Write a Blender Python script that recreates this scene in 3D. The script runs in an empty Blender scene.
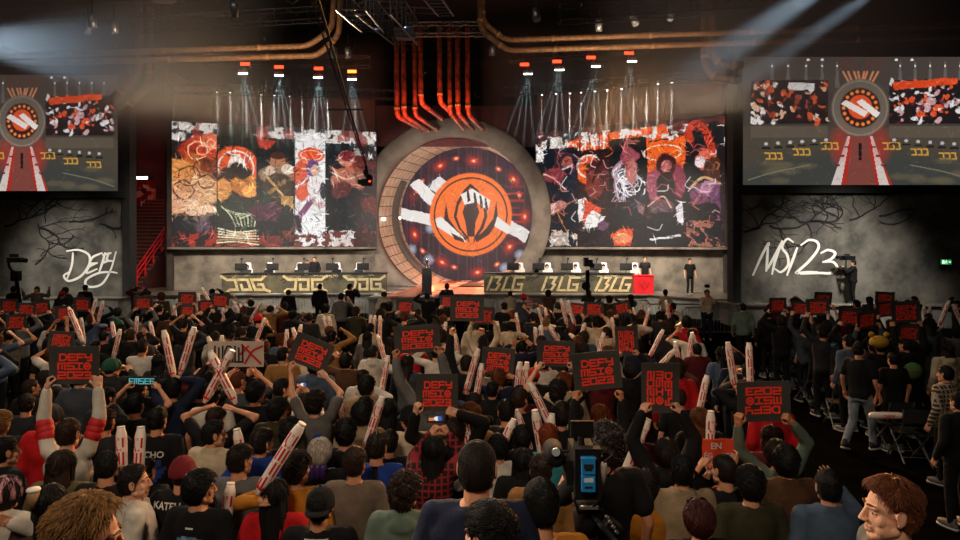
import bpy, math, random
import numpy as np
from mathutils import Vector, Matrix, Euler
R = math.radians
rng = random.Random(7)
nrg = np.random.default_rng(11)
SC = bpy.context.scene
COL = SC.collection
F, HY, HC = 640.0, 245.0, 3.37          # focal length in pixels, horizon row, lens height

def P(px, py, d):
    """point of the hall seen at (px, py) when it stands d metres away"""
    return Vector(((px-480.0)/F*d, d, HC-(py-HY)/F*d))

def lin(h):
    if isinstance(h, (tuple, list)): return tuple(h)
    h = h.lstrip('#')
    o = []
    for i in (0, 2, 4):
        c = int(h[i:i+2], 16)/255
        o.append(c/12.92 if c <= .04045 else ((c+.055)/1.055)**2.4)
    return tuple(o)

# ------------------------------------------------------------------ materials
MATS = {}
def mat(name, col, rough=.6, metal=0., emit=0., nscale=0, namt=.25, bump=0., bscale=60, col2=None, spec=.5, coat=0, stretch=None):
    if name in MATS: return MATS[name]
    m = bpy.data.materials.new(name); m.use_nodes = True
    nt = m.node_tree; b = nt.nodes['Principled BSDF']
    c = lin(col)
    b.inputs['Base Color'].default_value = (*c, 1)
    b.inputs['Roughness'].default_value = rough
    b.inputs['Metallic'].default_value = metal
    b.inputs['Specular IOR Level'].default_value = spec
    b.inputs['Coat Weight'].default_value = coat
    if emit:
        b.inputs['Emission Color'].default_value = (*c, 1)
        b.inputs['Emission Strength'].default_value = emit
    tc = None
    if nscale or bump:
        tc = nt.nodes.new('ShaderNodeTexCoord')
        mp = nt.nodes.new('ShaderNodeMapping')
        nt.links.new(tc.outputs['Object'], mp.inputs[0])
        if stretch: mp.inputs['Scale'].default_value = stretch
    if nscale:
        n = nt.nodes.new('ShaderNodeTexNoise'); n.inputs['Scale'].default_value = nscale
        n.inputs['Detail'].default_value = 6; n.inputs['Roughness'].default_value = .62
        nt.links.new(mp.outputs[0], n.inputs['Vector'])
        r = nt.nodes.new('ShaderNodeValToRGB')
        d = lin(col2) if col2 else tuple(x*(1-namt) for x in c)
        l = c if col2 else tuple(min(1, x*(1+namt)) for x in c)
        r.color_ramp.elements[0].color = (*d, 1); r.color_ramp.elements[0].position = .36
        r.color_ramp.elements[1].color = (*l, 1); r.color_ramp.elements[1].position = .64
        nt.links.new(n.outputs[0], r.inputs[0]); nt.links.new(r.outputs[0], b.inputs['Base Color'])
    if bump:
        n2 = nt.nodes.new('ShaderNodeTexNoise'); n2.inputs['Scale'].default_value = bscale
        n2.inputs['Detail'].default_value = 4
        nt.links.new(mp.outputs[0], n2.inputs['Vector'])
        bp = nt.nodes.new('ShaderNodeBump'); bp.inputs['Strength'].default_value = bump
        bp.inputs['Distance'].default_value = .02
        nt.links.new(n2.outputs[0], bp.inputs['Height']); nt.links.new(bp.outputs[0], b.inputs['Normal'])
    MATS[name] = m
    return m

def screen_mat(name, strength):
    m = bpy.data.materials.new(name); m.use_nodes = True
    nt = m.node_tree; b = nt.nodes['Principled BSDF']
    a = nt.nodes.new('ShaderNodeVertexColor'); a.layer_name = 'picture'
    b.inputs['Base Color'].default_value = (.01, .01, .01, 1); b.inputs['Roughness'].default_value = .5
    b.inputs['Specular IOR Level'].default_value = .2
    nt.links.new(a.outputs[0], b.inputs['Emission Color']); b.inputs['Emission Strength'].default_value = strength
    return m

def plaid_mat(name, c0, c1, scale):
    m = bpy.data.materials.new(name); m.use_nodes = True
    nt = m.node_tree; b = nt.nodes['Principled BSDF']; b.inputs['Roughness'].default_value = .85
    tc = nt.nodes.new('ShaderNodeTexCoord')
    outs = []
    for ax in ('X', 'Z'):
        w = nt.nodes.new('ShaderNodeTexWave'); w.bands_direction = ax; w.inputs['Scale'].default_value = scale
        w.inputs['Distortion'].default_value = .6; w.inputs['Detail Scale'].default_value = 2
        nt.links.new(tc.outputs['Object'], w.inputs[0]); outs.append(w.outputs[1])
    mx = nt.nodes.new('ShaderNodeMath'); mx.operation = 'MAXIMUM'
    nt.links.new(outs[0], mx.inputs[0]); nt.links.new(outs[1], mx.inputs[1])
    r = nt.nodes.new('ShaderNodeValToRGB'); r.color_ramp.interpolation = 'CONSTANT'
    r.color_ramp.elements[0].color = (*lin(c0), 1)
    r.color_ramp.elements[1].color = (*lin(c1), 1); r.color_ramp.elements[1].position = .80
    nt.links.new(mx.outputs[0], r.inputs[0]); nt.links.new(r.outputs[0], b.inputs['Base Color'])
    MATS[name] = m
    return m

# ------------------------------------------------------------------ mesh building (numpy lists)
class MB:
    def __init__(s): s.v = []; s.f = []; s.m = []; s.n = 0
    def add(s, v, f, mi=0):
        v = np.asarray(v, dtype=float).reshape(-1, 3)
        s.v.append(v); o = s.n
        s.f += [tuple(i+o for i in q) for q in f]; s.m += [mi]*len(f); s.n += len(v)
        return s
    def box(s, c, size, mi=0, M=None):
        x, y, z = (a/2 for a in size)
        v = np.array([(-x,-y,-z),(x,-y,-z),(x,y,-z),(-x,y,-z),(-x,-y,z),(x,-y,z),(x,y,z),(-x,y,z)])
        if M is not None: v = v @ np.array(M.to_3x3()).T
        return s.add(v+np.array(c), [(0,3,2,1),(4,5,6,7),(0,1,5,4),(1,2,6,5),(2,3,7,6),(3,0,4,7)], mi)
    def tube(s, pts, r, seg=10, mi=0, caps=True):
        pts = [Vector(p) for p in pts]; n = len(pts)
        rs = r if isinstance(r, (list, tuple)) else [r]*n
        v = []; f = []
        t0 = (pts[1]-pts[0]).normalized()
        up = Vector((0,0,1)) if abs(t0.z) < .9 else Vector((1,0,0))
        a = t0.cross(up).normalized()
        for i, p in enumerate(pts):
            t = (pts[min(i+1,n-1)]-pts[max(i-1,0)])
            t = t.normalized() if t.length > 1e-9 else t0
            a = (a-t*a.dot(t)).normalized(); b = t.cross(a)
            for k in range(seg):
                th = 2*math.pi*k/seg
                v.append(p+(a*math.cos(th)+b*math.sin(th))*rs[i])
        for i in range(n-1):
            for k in range(seg):
                k2 = (k+1) % seg
                f.append((i*seg+k, i*seg+k2, (i+1)*seg+k2, (i+1)*seg+k))
        if caps:
            f.append(tuple(range(seg-1,-1,-1))); f.append(tuple((n-1)*seg+k for k in range(seg)))
        return s.add([tuple(q) for q in v], f, mi)
    def lathe(s, prof, c=(0,0,0), seg=20, mi=0, M=None):
        v = []; f = []
        for r, z in prof:
            for k in range(seg):
                t = 2*math.pi*k/seg; v.append((r*math.cos(t), r*math.sin(t), z))
        for i in range(len(prof)-1):
            for k in range(seg):
                k2 = (k+1) % seg
                f.append((i*seg+k, i*seg+k2, (i+1)*seg+k2, (i+1)*seg+k))
        f.append(tuple(range(seg-1,-1,-1))); f.append(tuple((len(prof)-1)*seg+k for k in range(seg)))
        v = np.array(v)
        if M is not None: v = v @ np.array(M.to_3x3()).T
        return s.add(v+np.array(c), f, mi)
    def mesh(s, name, smooth=False):
        return mk_mesh(name, np.concatenate(s.v) if s.v else np.zeros((0,3)), s.f, s.m, smooth)

def mk_mesh(name, v, f, mi=None, smooth=False):
    me = bpy.data.meshes.new(name)
    me.from_pydata([tuple(x) for x in v], [], [list(q) for q in f])
    if mi is not None and len(mi): me.polygons.foreach_set('material_index', np.array(mi, dtype=np.int32))
    if smooth: me.polygons.foreach_set('use_smooth', np.ones(len(me.polygons), dtype=bool))
    me.update()
    return me

def link(name, me, mats=None, parent=None, loc=None, rot=None, sc=None, M=None):
    o = bpy.data.objects.new(name, me); COL.objects.link(o)
    if mats is not None and me is not None:
        if not isinstance(mats, (list, tuple)): mats = [mats]
        while len(me.materials) < len(mats): me.materials.append(None)
        for i, m in enumerate(mats):
            o.material_slots[i].link = 'OBJECT'; o.material_slots[i].material = m
    if parent is not None: o.parent = parent
    if M is not None: o.matrix_basis = M
    if loc is not None: o.location = loc
    if rot is not None: o.rotation_euler = rot
    if sc is not None: o.scale = sc
    return o
def build(name, mb, m, parent=None, smooth=False, **k): return link(name, mb.mesh(name, smooth), m, parent, **k)
def tag(o, label, cat, group=None, kind=None):
    o['label'] = label; o['category'] = cat
    if group: o['group'] = group
    if kind: o['kind'] = kind
    return o
def thing(name, label, cat, loc=(0,0,0), rotz=0, group=None):
    o = link(name, None); o.location = loc; o.rotation_euler = (0,0,rotz); o.empty_display_size = .2
    return tag(o, label, cat, group)
def struct(name, mb, m, parent=None, smooth=False, **k):
    o = build(name, mb, m, parent, smooth, **k); o['kind'] = 'structure'; return o
def dup(root, label=None, group=None, **k):
    r = root.copy(); COL.objects.link(r)
    if label: r['label'] = label
    if group: r['group'] = group
    for ch in list(root.children):
        c = ch.copy(); COL.objects.link(c); c.parent = r
        for g in ch.children:
            e = g.copy(); COL.objects.link(e); e.parent = c
    for a, b in k.items(): setattr(r, a, b)
    return r

# flat strokes: each polyline becomes a thick ribbon in the plane of u, v
def ribbon(mb, pts, w, M, mi=0, th=.004, taper=False):
    """a mitred stroke lying in the plane of u, v (M maps u, v, out to the parent's space), with real thickness th"""
    p = [np.array(q, float) for q in pts]
    p = [p[0]]+[q for o, q in zip(p[:-1], p[1:]) if np.linalg.norm(q-o) > 1e-7]
    n = len(p)
    if n < 2: return
    mb.layer = getattr(mb, 'layer', 0)+1; z0 = (mb.layer % 9)*.0006   # strokes that cross lie on top of one another
    closed = n > 3 and np.linalg.norm(p[0]-p[-1]) < 1e-6
    if closed: p = p[:-1]; n -= 1
    L = []; Rr = []
    for i in range(n):
        pa = p[i-1] if (i > 0 or closed) else None; pb = p[(i+1) % n] if (i < n-1 or closed) else None
        ta = (p[i]-pa)/np.linalg.norm(p[i]-pa) if pa is not None else None
        tb = (pb-p[i])/np.linalg.norm(pb-p[i]) if pb is not None else None
        h = w/2
        if taper: h *= .45+.55*math.sin(math.pi*min(.97, max(.03, i/(n-1))))**.5
        q = p[i]
        if ta is None: q = q-tb*h*.85; ta = tb
        elif tb is None: q = q+ta*h*.85; tb = ta
        na = np.array((-ta[1], ta[0])); nb = np.array((-tb[1], tb[0])); m = na+nb; l = np.linalg.norm(m)
        m = m/l if l > .2 else na
        k = h/max(.5, float(m @ na)); L.append(q+m*k); Rr.append(q-m*k)
    v = []
    for z in (z0, z0+th):
        for x in L+Rr: v.append(tuple(M @ Vector((x[0], x[1], z))))
    o = 2*n; f = []
    for i in range(n if closed else n-1):
        j = (i+1) % n
        f += [(o+n+i, o+n+j, o+j, o+i), (i, j, n+j, n+i), (i, o+i, o+j, j), (n+i, n+j, o+n+j, o+n+i)]
    if not closed: f += [(0, n, o+n, o), (n-1, o+n-1, o+2*n-1, 2*n-1)]
    mb.add(v, f, mi)
def spline(pts, n=8):
    """Catmull-Rom through 2-D points"""
    pts = [np.array(p, float) for p in pts]
    q = [2*pts[0]-pts[1]]+pts+[2*pts[-1]-pts[-2]]
    out = []
    for i in range(1, len(q)-2):
        for k in range(n):
            t = k/n
            a, b, c, d = q[i-1], q[i], q[i+1], q[i+2]
            out.append(.5*((2*b)+(c-a)*t+(2*a-5*b+4*c-d)*t*t+(3*b-a-3*c+d)*t**3))
    out.append(pts[-1]); return out

GLYPH = {   # strokes on a unit cell
 'D': [[(0,0),(0,1),(.7,1),(1,.7),(1,.3),(.7,0),(0,0)]],
 'E': [[(1,1),(0,1),(0,0),(1,0)],[(0,.5),(.9,.5)]],
 'F': [[(1,1),(0,1),(0,0)],[(0,.5),(.9,.5)]],
 'Y': [[(0,1),(0,.5),(1,.5)],[(1,1),(1,0),(.35,0)]],
 'M': [[(0,0),(0,1),(1,1),(1,0)],[(.5,1),(.5,.1)]],
 'S': [[(1,1),(0,1),(0,.5),(1,.5),(1,0),(0,0)]],
 'I': [[(0,1),(1,1)],[(0,0),(1,0)],[(.5,0),(.5,1)]],
 '@': [[(0,.3),(0,.7),(.3,1),(.7,1),(1,.7),(1,.3),(.7,0),(.3,0),(0,.3)],[(.5,.62),(.5,.38)],[(.3,.5),(.7,.5)]],
 '2': [[(0,1),(1,1),(1,.5),(0,.5),(0,0),(1,0)]],
 '0': [[(0,0),(0,1),(1,1),(1,0),(0,0)]],
 '3': [[(0,1),(1,1),(1,0),(0,0)],[(.2,.5),(1,.5)]],
}
def letters(mb, text, x0, y0, cw, ch, gap, w, M, th=.003, mi=0):
    for i, c in enumerate(text):
        for st in GLYPH.get(c, []):
            ribbon(mb, [(x0+i*(cw+gap)+p[0]*cw, y0+p[1]*ch) for p in st], w, M, mi, th)

# ------------------------------------------------------------------ picture painter for the screens
def vnoise(u, v, seed, scale):
    """smooth value noise on arrays"""
    r = np.random.default_rng(seed); g = r.random((64, 64))
    x = u*scale; y = v*scale
    xi = np.floor(x).astype(int); yi = np.floor(y).astype(int)
    fx = x-xi; fy = y-yi; fx = fx*fx*(3-2*fx); fy = fy*fy*(3-2*fy)
    a = g[yi % 64, xi % 64]; b = g[yi % 64, (xi+1) % 64]; c = g[(yi+1) % 64, xi % 64]; d = g[(yi+1) % 64, (xi+1) % 64]
    return (a*(1-fx)+b*fx)*(1-fy)+(c*(1-fx)+d*fx)*fy
def fbm(u, v, seed, scale, n=4):
    s = 0; a = .5
    for i in range(n): s = s+a*vnoise(u, v, seed+i, scale*2**i); a *= .5
    return s/(1-.5**n)
class Paint:
    """a picture on an array whose axes are photo-like coordinates x0..x1, y0..y1"""
    def __init__(s, x0, y0, x1, y1, W, H, base):
        s.W, s.H = W, H
        s.X, s.Y = np.meshgrid(x0+(np.arange(W)+.5)/W*(x1-x0), y0+(np.arange(H)+.5)/H*(y1-y0))
        s.im = np.ones((H, W, 3))*np.array(lin(base))
    def warp(s, amt, seed, sc=.12):
        if not amt: return s.X, s.Y
        return (s.X+(fbm(s.X, s.Y, seed, sc)-.5)*2*amt, s.Y+(fbm(s.X, s.Y, seed+50, sc)-.5)*2*amt)
    def put(s, mask, col, a=1.):
        m = np.clip(mask, 0, 1)[..., None]*a
        s.im = s.im*(1-m)+np.array(lin(col))*m
    def ell(s, cx, cy, rx, ry, col, rot=0, warp=0, seed=1, soft=.12, a=1., wsc=.12, clip=None):
        X, Y = s.warp(warp, seed, wsc)
        c, n = math.cos(R(rot)), math.sin(R(rot))
        u = ((X-cx)*c+(Y-cy)*n)/rx; v = (-(X-cx)*n+(Y-cy)*c)/ry
        m = np.clip((1-np.sqrt(u*u+v*v))/soft+.5, 0, 1)
        if clip: m = m*((s.X >= clip[0])&(s.X < clip[1]))
        s.put(m, col, a)
    def ring(s, cx, cy, r, w, col, warp=0, seed=1, a=1., ry=None):
        X, Y = s.warp(warp, seed)
        q = np.hypot(X-cx, (Y-cy)*(r/ry if ry else 1)); s.put(np.clip((w/2-np.abs(q-r))/.35+.5, 0, 1), col, a)
    def poly(s, pts, col, warp=0, seed=1, a=1., wsc=.12):
        X, Y = s.warp(warp, seed, wsc)
        ins = np.zeros(X.shape, bool); n = len(pts)
        for i in range(n):
            x1, y1 = pts[i]; x2, y2 = pts[(i+1) % n]
            if y1 == y2: continue
            cnd = (y1 > Y) != (y2 > Y)
            ins ^= cnd & (X < (x2-x1)*(Y-y1)/(y2-y1)+x1)
        s.put(ins.astype(float), col, a)
    def rect(s, x0, y0, x1, y1, col, **k): s.poly([(x0,y0),(x1,y0),(x1,y1),(x0,y1)], col, **k)
    def line(s, pts, w, col, a=1., warp=0, seed=3):
        X, Y = s.warp(warp, seed); m = np.zeros(X.shape)
        for (x1, y1), (x2, y2) in zip(pts[:-1], pts[1:]):
            dx, dy = x2-x1, y2-y1; t = np.clip(((X-x1)*dx+(Y-y1)*dy)/max(1e-9, dx*dx+dy*dy), 0, 1)
            q = np.hypot(X-x1-t*dx, Y-y1-t*dy); m = np.maximum(m, np.clip((w/2-q)/.35+.5, 0, 1))
        s.put(m, col, a)
    def curve(s, pts, w, col, **k): s.line([tuple(p) for p in spline(pts, 6)], w, col, **k)
    def ink(s, seed, sc, th, col, a=1., box=None, w=.02):
        n = np.abs(fbm(s.X, s.Y, seed, sc, 3)-.5); m = (n < th).astype(float)
        if box: m = m*((s.X > box[0])&(s.X < box[2])&(s.Y > box[1])&(s.Y < box[3]))
        s.put(m, col, a)
    def dabs(s, n, seed, box, ln=6, w=1.1, amt=1.):
        r = random.Random(seed); sx_ = s.W/(s.X[0,-1]-s.X[0,0]); sy_ = s.H/(s.Y[-1,0]-s.Y[0,0]); fl = fbm(s.X, s.Y, seed, .06, 2)
        for _ in range(n):
            x = r.uniform(box[0], box[2]); y = r.uniform(box[1], box[3])
            i = min(s.H-1, max(0, int((y-s.Y[0,0])*sy_))); j = min(s.W-1, max(0, int((x-s.X[0,0])*sx_)))
            c = s.im[i, j]; L = r.uniform(.5, 1)*ln; an = fl[i, j]*14+r.uniform(-.4, .4)
            lum = c.mean(); q = r.random()
            nc = c*(.25+.3*r.random()) if q < .5 else np.minimum(1, c*(1.5+1.2*r.random())+(.03 if lum > .02 else .004))
            i0, i1 = max(0, int(i-L*sy_)-2), min(s.H, int(i+L*sy_)+3); j0, j1 = max(0, int(j-L*sx_)-2), min(s.W, int(j+L*sx_)+3)
            X = s.X[i0:i1, j0:j1]-x; Y = s.Y[i0:i1, j0:j1]-y
            u = X*math.cos(an)+Y*math.sin(an); v = -X*math.sin(an)+Y*math.cos(an)+.05*r.uniform(-1,1)*u*u
            ww = r.uniform(.5,1)*w*np.clip(1-np.abs(u)/L, 0, 1); m = (np.clip((ww/2-np.abs(v))/.35+.5, 0, 1)*(np.abs(u) < L))[..., None]*amt*r.uniform(.5,1)
            s.im[i0:i1, j0:j1] = s.im[i0:i1, j0:j1]*(1-m)+nc*m
    def blot(s, seed, sc, th, col, box, a=1.):
        m = (fbm(s.X, s.Y, seed, sc, 4) > th)&(s.X > box[0])&(s.X < box[2])&(s.Y > box[1])&(s.Y < box[3])
        s.put(m.astype(float), col, a)

def picture_mesh(name, im, corner, mask=None):
    """grid mesh carrying the picture; corner(u, v) with v downwards gives the point"""
    H, W = im.shape[:2]
    uu, vv = np.meshgrid(np.linspace(0,1,W+1), np.linspace(0,1,H+1))
    v = corner(uu.ravel(), vv.ravel())
    idx = np.arange((W+1)*(H+1)).reshape(H+1, W+1)
    q = np.stack([idx[1:,:-1], idx[1:,1:], idx[:-1,1:], idx[:-1,:-1]], -1).reshape(-1, 4)
    col = im.reshape(-1, 3)
    if mask is not None:
        k = mask.ravel(); q = q[k]; col = col[k]
        used, inv = np.unique(q, return_inverse=True); v = v[used]; q = inv.reshape(-1, 4)
    me = bpy.data.meshes.new(name)
    me.vertices.add(len(v)); me.vertices.foreach_set('co', v.astype(np.float32).ravel())
    me.loops.add(q.size); me.loops.foreach_set('vertex_index', q.astype(np.int32).ravel())
    me.polygons.add(len(q)); me.polygons.foreach_set('loop_start', np.arange(0, q.size, 4, dtype=np.int32))
    me.polygons.foreach_set('loop_total', np.full(len(q), 4, dtype=np.int32))
    at = me.color_attributes.new('picture', 'FLOAT_COLOR', 'CORNER')
    c4 = np.concatenate([np.repeat(col, 4, 0), np.ones((q.size, 1))], 1)
    at.data.foreach_set('color', c4.astype(np.float32).ravel())
    me.update(); me.validate()
    return me
# =================================================================== THE HALL
ST = .95                                   # height of the stage deck
M_floor = mat('black_carpet', '#0b0a09', 1., spec=0., nscale=3, namt=.3, bump=.2, bscale=200)
M_wall = mat('dark_wall_paint', '#0d0d0f', .9, nscale=2)
M_roof = mat('dark_roof', '#0a0b0d', .9, nscale=1.5)
M_black = mat('black_paint', '#0b0b0c', .6, nscale=4)
M_matte = mat('matte_black', '#111113', .85)
M_steel = mat('dark_steel', '#3a3b3e', .45, .8, nscale=12)
M_alu = mat('worn_aluminium', '#8b8c90', .4, .9, nscale=20)
M_conc = mat('stage_concrete', '#7d7468', .85, nscale=.9, col2='#4a453f', bump=.35, bscale=9)
M_conc_d = mat('wall_concrete', '#77736a', .9, nscale=.7, col2='#3d3c39', bump=.4, bscale=7)
M_ring = mat('portal_concrete', '#766a60', .9, nscale=1.1, col2='#5b5149', bump=.5, bscale=14)
M_tile = mat('portal_tile', '#c0ad98', .7, nscale=2.2, col2='#9a8874', bump=.3, bscale=20)
M_deck = mat('stage_deck', '#6c6158', .32, nscale=1.2, col2='#463f3a')
M_fasc = mat('stage_fascia', '#7a7973', .8, nscale=1.6, col2='#55544f')
M_copper = mat('worn_copper', '#8a6240', .6, .15, nscale=7, col2='#5c412c', bump=.3, bscale=30)
M_pipe = mat('rusty_pipe', '#a8401e', .6, .15, nscale=4, col2='#4a1c12', bump=.3, bscale=25)
M_collar = mat('copper_collar', '#8f6846', .6, .15)
M_rust = mat('rusty_backdrop', '#7c3c22', .9, nscale=.35, col2='#3b2018', bump=.3, bscale=5)
M_redwall = mat('dark_red_wall', '#5b2226', .8, nscale=.6, col2='#371519')
M_step = mat('stair_tread', '#5c2b25', .7, nscale=3, col2='#3e1d1a')
M_redrail = mat('red_rail', '#d2202c', .4)
M_white = mat('graffiti_white', '#f2efe8', .7)
M_crack = mat('crack_mural_black', '#15161a', .9)
M_gold = mat('desk_gold', '#b8a87e', .6, nscale=6, col2='#958661')
M_desk = mat('desk_panel', '#4f4a36', .7, nscale=1.6, col2='#2e2c22')
M_scrawl = mat('desk_scrawl', '#171610', .7)
M_redbox = mat('red_plinth', '#c01722', .5, nscale=2, namt=.15)

# ---- shell
struct('floor', MB().box((0,20,-.1), (70,62,.2)), M_floor)
struct('ceiling', MB().box((0,20,18.2), (70,62,.3)), M_roof)
struct('wall_back', MB().box((0,51.1,9), (70,.3,18.2)), M_wall)
struct('wall_west', MB().box((-35.1,20,9), (.3,62,18.2)), M_wall)
struct('wall_east', MB().box((35.1,20,9), (.3,62,18.2)), M_wall)
struct('wall_rear', MB().box((0,-11.1,9), (70,.3,18.2)), M_wall)

# ---- stage deck
stage = thing('stage', 'wide raised stage with grey-brown deck and dark fascia behind the crowd', 'stage', (0,38,0))
mb = MB()
foot = [(-21.5,30.55),(-7.2,31.6),(-5.2,31.6),(-5.2,29.6),(-2.0,29.6),(-2.0,31.6),(8.2,31.3),(10.2,28.6),(13.5,28.6),(13.5,46),(-21.5,46)]
n = len(foot)
mb.add([(x,y,ST-.06) for x,y in foot]+[(x,y,ST) for x,y in foot], [tuple(range(n,2*n))]+[(i,(i+1)%n,n+(i+1)%n,n+i) for i in range(n)])
build('deck', mb, M_deck, stage, loc=(0,-38,0))
mb = MB(); ft = [(x*1.0, y+.08) for x, y in foot]
mb.add([(x,y,.002) for x,y in ft]+[(x,y,ST-.06) for x,y in ft], [(i,(i+1)%n,n+(i+1)%n,n+i) for i in range(n)])
for i in range(27):                                     # panel joints on the long front
    x = -20+i*1.1
    if -5.3 < x < -1.9: continue
    y = 30.55+(x+21.5)*.0735 if x < -7.2 else 31.6-.03*max(0,x+2)
    if x < 8: mb.box((x, y+.055, .45), (.05,.03,.84))
build('fascia', mb, M_fasc, stage, loc=(0,-38,0))

# runway from the portal to the front
ax = Vector((.12, .993, 0)).normalized(); sx = Vector((ax.y, -ax.x, 0))
Rw0 = Vector((-3.6, 29.65, ST)); 
run = thing('runway', 'glossy runway with painted red-glow centre and white edges running out of the portal', 'runway', Rw0)
M_runred = mat('runway_painted_red_glow', '#a83a1e', .16, nscale=1.4, col2='#7c2816')  # reflection of the red stage light put into the panel colour
M_runwhite = mat('runway_white_edge', '#b9b0a6', .3, nscale=1.5, col2='#8f877e')
M_rundark = mat('runway_dark_band', '#3a332f', .25)
def strip(a0, a1, l0, l1, z0, z1):
    v = []
    for z in (z0, z1):
        for l, a in ((l0,a0),(l0,a1),(l1,a1),(l1,a0)):
            p = ax*l+sx*a; v.append((p.x, p.y, z))
    return MB().add(v, [(4,7,6,5),(0,1,2,3),(0,4,5,1),(1,5,6,2),(2,6,7,3),(3,7,4,0)])
build('centre_panel', strip(-.85,.85,0,13.5,.002,.03), M_runred, run)
for s in (-1, 1):
    build('edge_panel', strip(s*1.15-.3, s*1.15+.3, 0, 13.5, .002, .05), M_runwhite, run)
    for k in range(5): build('dark_band', strip(s*1.15-.31, s*1.15+.31, .9+k*2.6, 1.8+k*2.6, .045, .06), M_rundark, run)

# ---- ring portal
fc = P(452, 216, 37); bc = P(467, 214.5, 43.6); Ro, Ri, Rb = 5.69, 4.62, 4.60
ang = math.atan2(ax.x, ax.y)
portal = thing('ring_portal', 'giant round concrete portal ring with tiled inside in the stage centre', 'portal', (fc.x, fc.y, ST))
def circ(c, r, k, N, out=0):
    t = 2*math.pi*k/N
    p = c+sx*(r*math.cos(t))+Vector((0,0,r*math.sin(t)))
    return p-ax*out
def clampz(p): return (p.x, p.y, max(p.z, ST+.004))
N = 96; mb = MB(); o0 = Vector((fc.x, fc.y, ST))
rings = [(Ro,-.9),(Ro,.0),(Ro-.12,.1),(Ri+.12,.1),(Ri,.0),(Ri,-.9)]
v = []
for r, out in rings:
    for k in range(N): v.append(Vector(clampz(circ(fc, r, k, N, out)))-o0)
f = [(i*N+k, i*N+(k+1)%N, (i+1)*N+(k+1)%N, (i+1)*N+k) for i in range(5) for k in range(N)]
f += [(5*N+k, 5*N+(k+1)%N, (k+1)%N, k) for k in range(N)]
mb.add([tuple(p) for p in v], f); build('ring_face', mb, M_ring, portal, True)
mb = MB()                                               # tunnel shell
v = []
for i in range(7):
    t = i/6; c = fc.lerp(bc, t)+ax*(.9*(1-t)); r = (Ri+.05)*(1-t)+(Rb+.05)*t
    for k in range(N): v.append(tuple(Vector(clampz(circ(c, r, k, N)))-o0))
mb.add(v, [(i*N+k, (i+1)*N+k, (i+1)*N+(k+1)%N, i*N+(k+1)%N) for i in range(6) for k in range(N)])
build('tunnel_shell', mb, mat('tile_grout', '#4a3f35', .9), portal, True)
mb = MB(); NT = 46
for i in range(7):
    for k in range(NT):
        t0, t1 = (i+.03)/7, (i+.97)/7; k0, k1 = k+.04, k+.96
        q = []
        for t in (t0, t1):
            c = fc.lerp(bc, t)+ax*(.9*(1-t)*.9); r = Ri*(1-t)+Rb*t
            for kk in (k0, k1): q.append(circ(c, r-.02, kk, NT))
        if max(p.z for p in q) < ST+.05: continue
        mb.add([tuple(Vector(clampz(p))-o0) for p in q], [(0,1,3,2)])
build('tile_lining', mb, M_tile, portal)
mb = MB(); v = []; NA = 22                                # dark inner rail on the left of the tunnel
for j in range(NA+1):
    k = (150+j*4.0)/360*NT
    for t, off in ((.60,.06),(.74,.06),(.74,.3),(.60,.3)):
        c = fc.lerp(bc, t); v.append(tuple(Vector(clampz(circ(c, Ri-off, k, NT)))-o0))
mb.add(v, [(j*4+a, j*4+(a+1)%4, (j+1)*4+(a+1)%4, (j+1)*4+a) for j in range(NA) for a in range(4)])
build('inner_rail', mb, mat('rail_grey', '#4b443f', .7), portal)
M_lampw = mat('white_lamp', '#fff3e2', .3, emit=9)
for t, px_, py_ in ((.25,0,0),(.85,0,0)):
    mb = MB(); c = fc.lerp(bc, t); p = circ(c, Ri-.12, NT*.5+.3, NT)-o0
    mb.lathe([(.0,-.1),(.12,-.08),(.12,.08),(.0,.1)], tuple(p), 10)
    build('wall_lamp', mb, M_lampw, portal)
mb = MB()                                               # little light bar in the top of the tunnel
for j in range(7):
    p = circ(fc.lerp(bc, .35+j*.07), Ri-.1, NT*.24, NT)-o0
    mb.box(tuple(p), (1.5-.08*j,.10,.06))
build('top_lamp_rack', mb, M_alu, portal)

# LED disc with emblem
pt = Paint(398, 144, 540, 286, 270, 270, '#2b1620')
pt.blot(3, .10, .52, '#3a2030', (398,144,540,286), .8)
for k in range(60):
    x = 398+rng.random()*142; pt.rect(x, 144, x+.5+rng.random()*1.4, 286, rng.choice(['#4a3344','#1a0d14','#57303a','#241a2c']), a=.55)
for k in range(18):
    a = 2*math.pi*(k+rng.uniform(-.2,.2))/18; x, y = 467+(56+rng.uniform(-3,3))*math.cos(a), 214.5+(56+rng.uniform(-3,3))*math.sin(a)
    for rr, cc, aa in ((8,'#8a1a14',.30),(5,'#d02a18',.45),(2.4,'#ff5a30',.9),(1.1,'#ffd0a0',1)):
        if k % 2 == 0 or rr < 4: pt.ell(x, y, rr*1.2, rr*.8, cc, rot=math.degrees(a)+90, soft=.9, a=aa)
for k in range(9):
    y = 186+k*7; pt.rect(505+rng.random()*4, y, 519+rng.random()*6, y+2.2, rng.choice(['#b0201c','#d83318','#7a1620']), a=.7)
for x, y in ((430,228),(428,260),(505,268),(520,255),(410,250)): pt.ell(x, y, 4, 4, '#b9c0d8', soft=1.2, a=.7)
for a, b in (((404,180),(414,176)), ): pass
pt.poly([(408,184),(418,178),(462,222),(456,232)], '#e8e2de', warp=1.5, seed=5)      # paint slashes
pt.poly([(398,207),(440,216),(438,228),(396,217)], '#e6dfda', warp=1.5, seed=6)
pt.poly([(432,180),(440,176),(530,232),(525,243),(500,228),(428,188)], '#ded8d4', warp=1.6, seed=8)
for k in range(16):
    x = 402+rng.random()*60; y = 182+(x-402)*.8+rng.random()*10; pt.line([(x,y),(x+9,y+8)], .8, '#3a2a30')
cx, cy = 470.5, 214.5
pt.ell(cx, cy, 41.5, 41.5, '#f4702a', soft=.03)
pt.ring(cx, cy, 36.6, 1.5, '#3a1a16')
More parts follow.
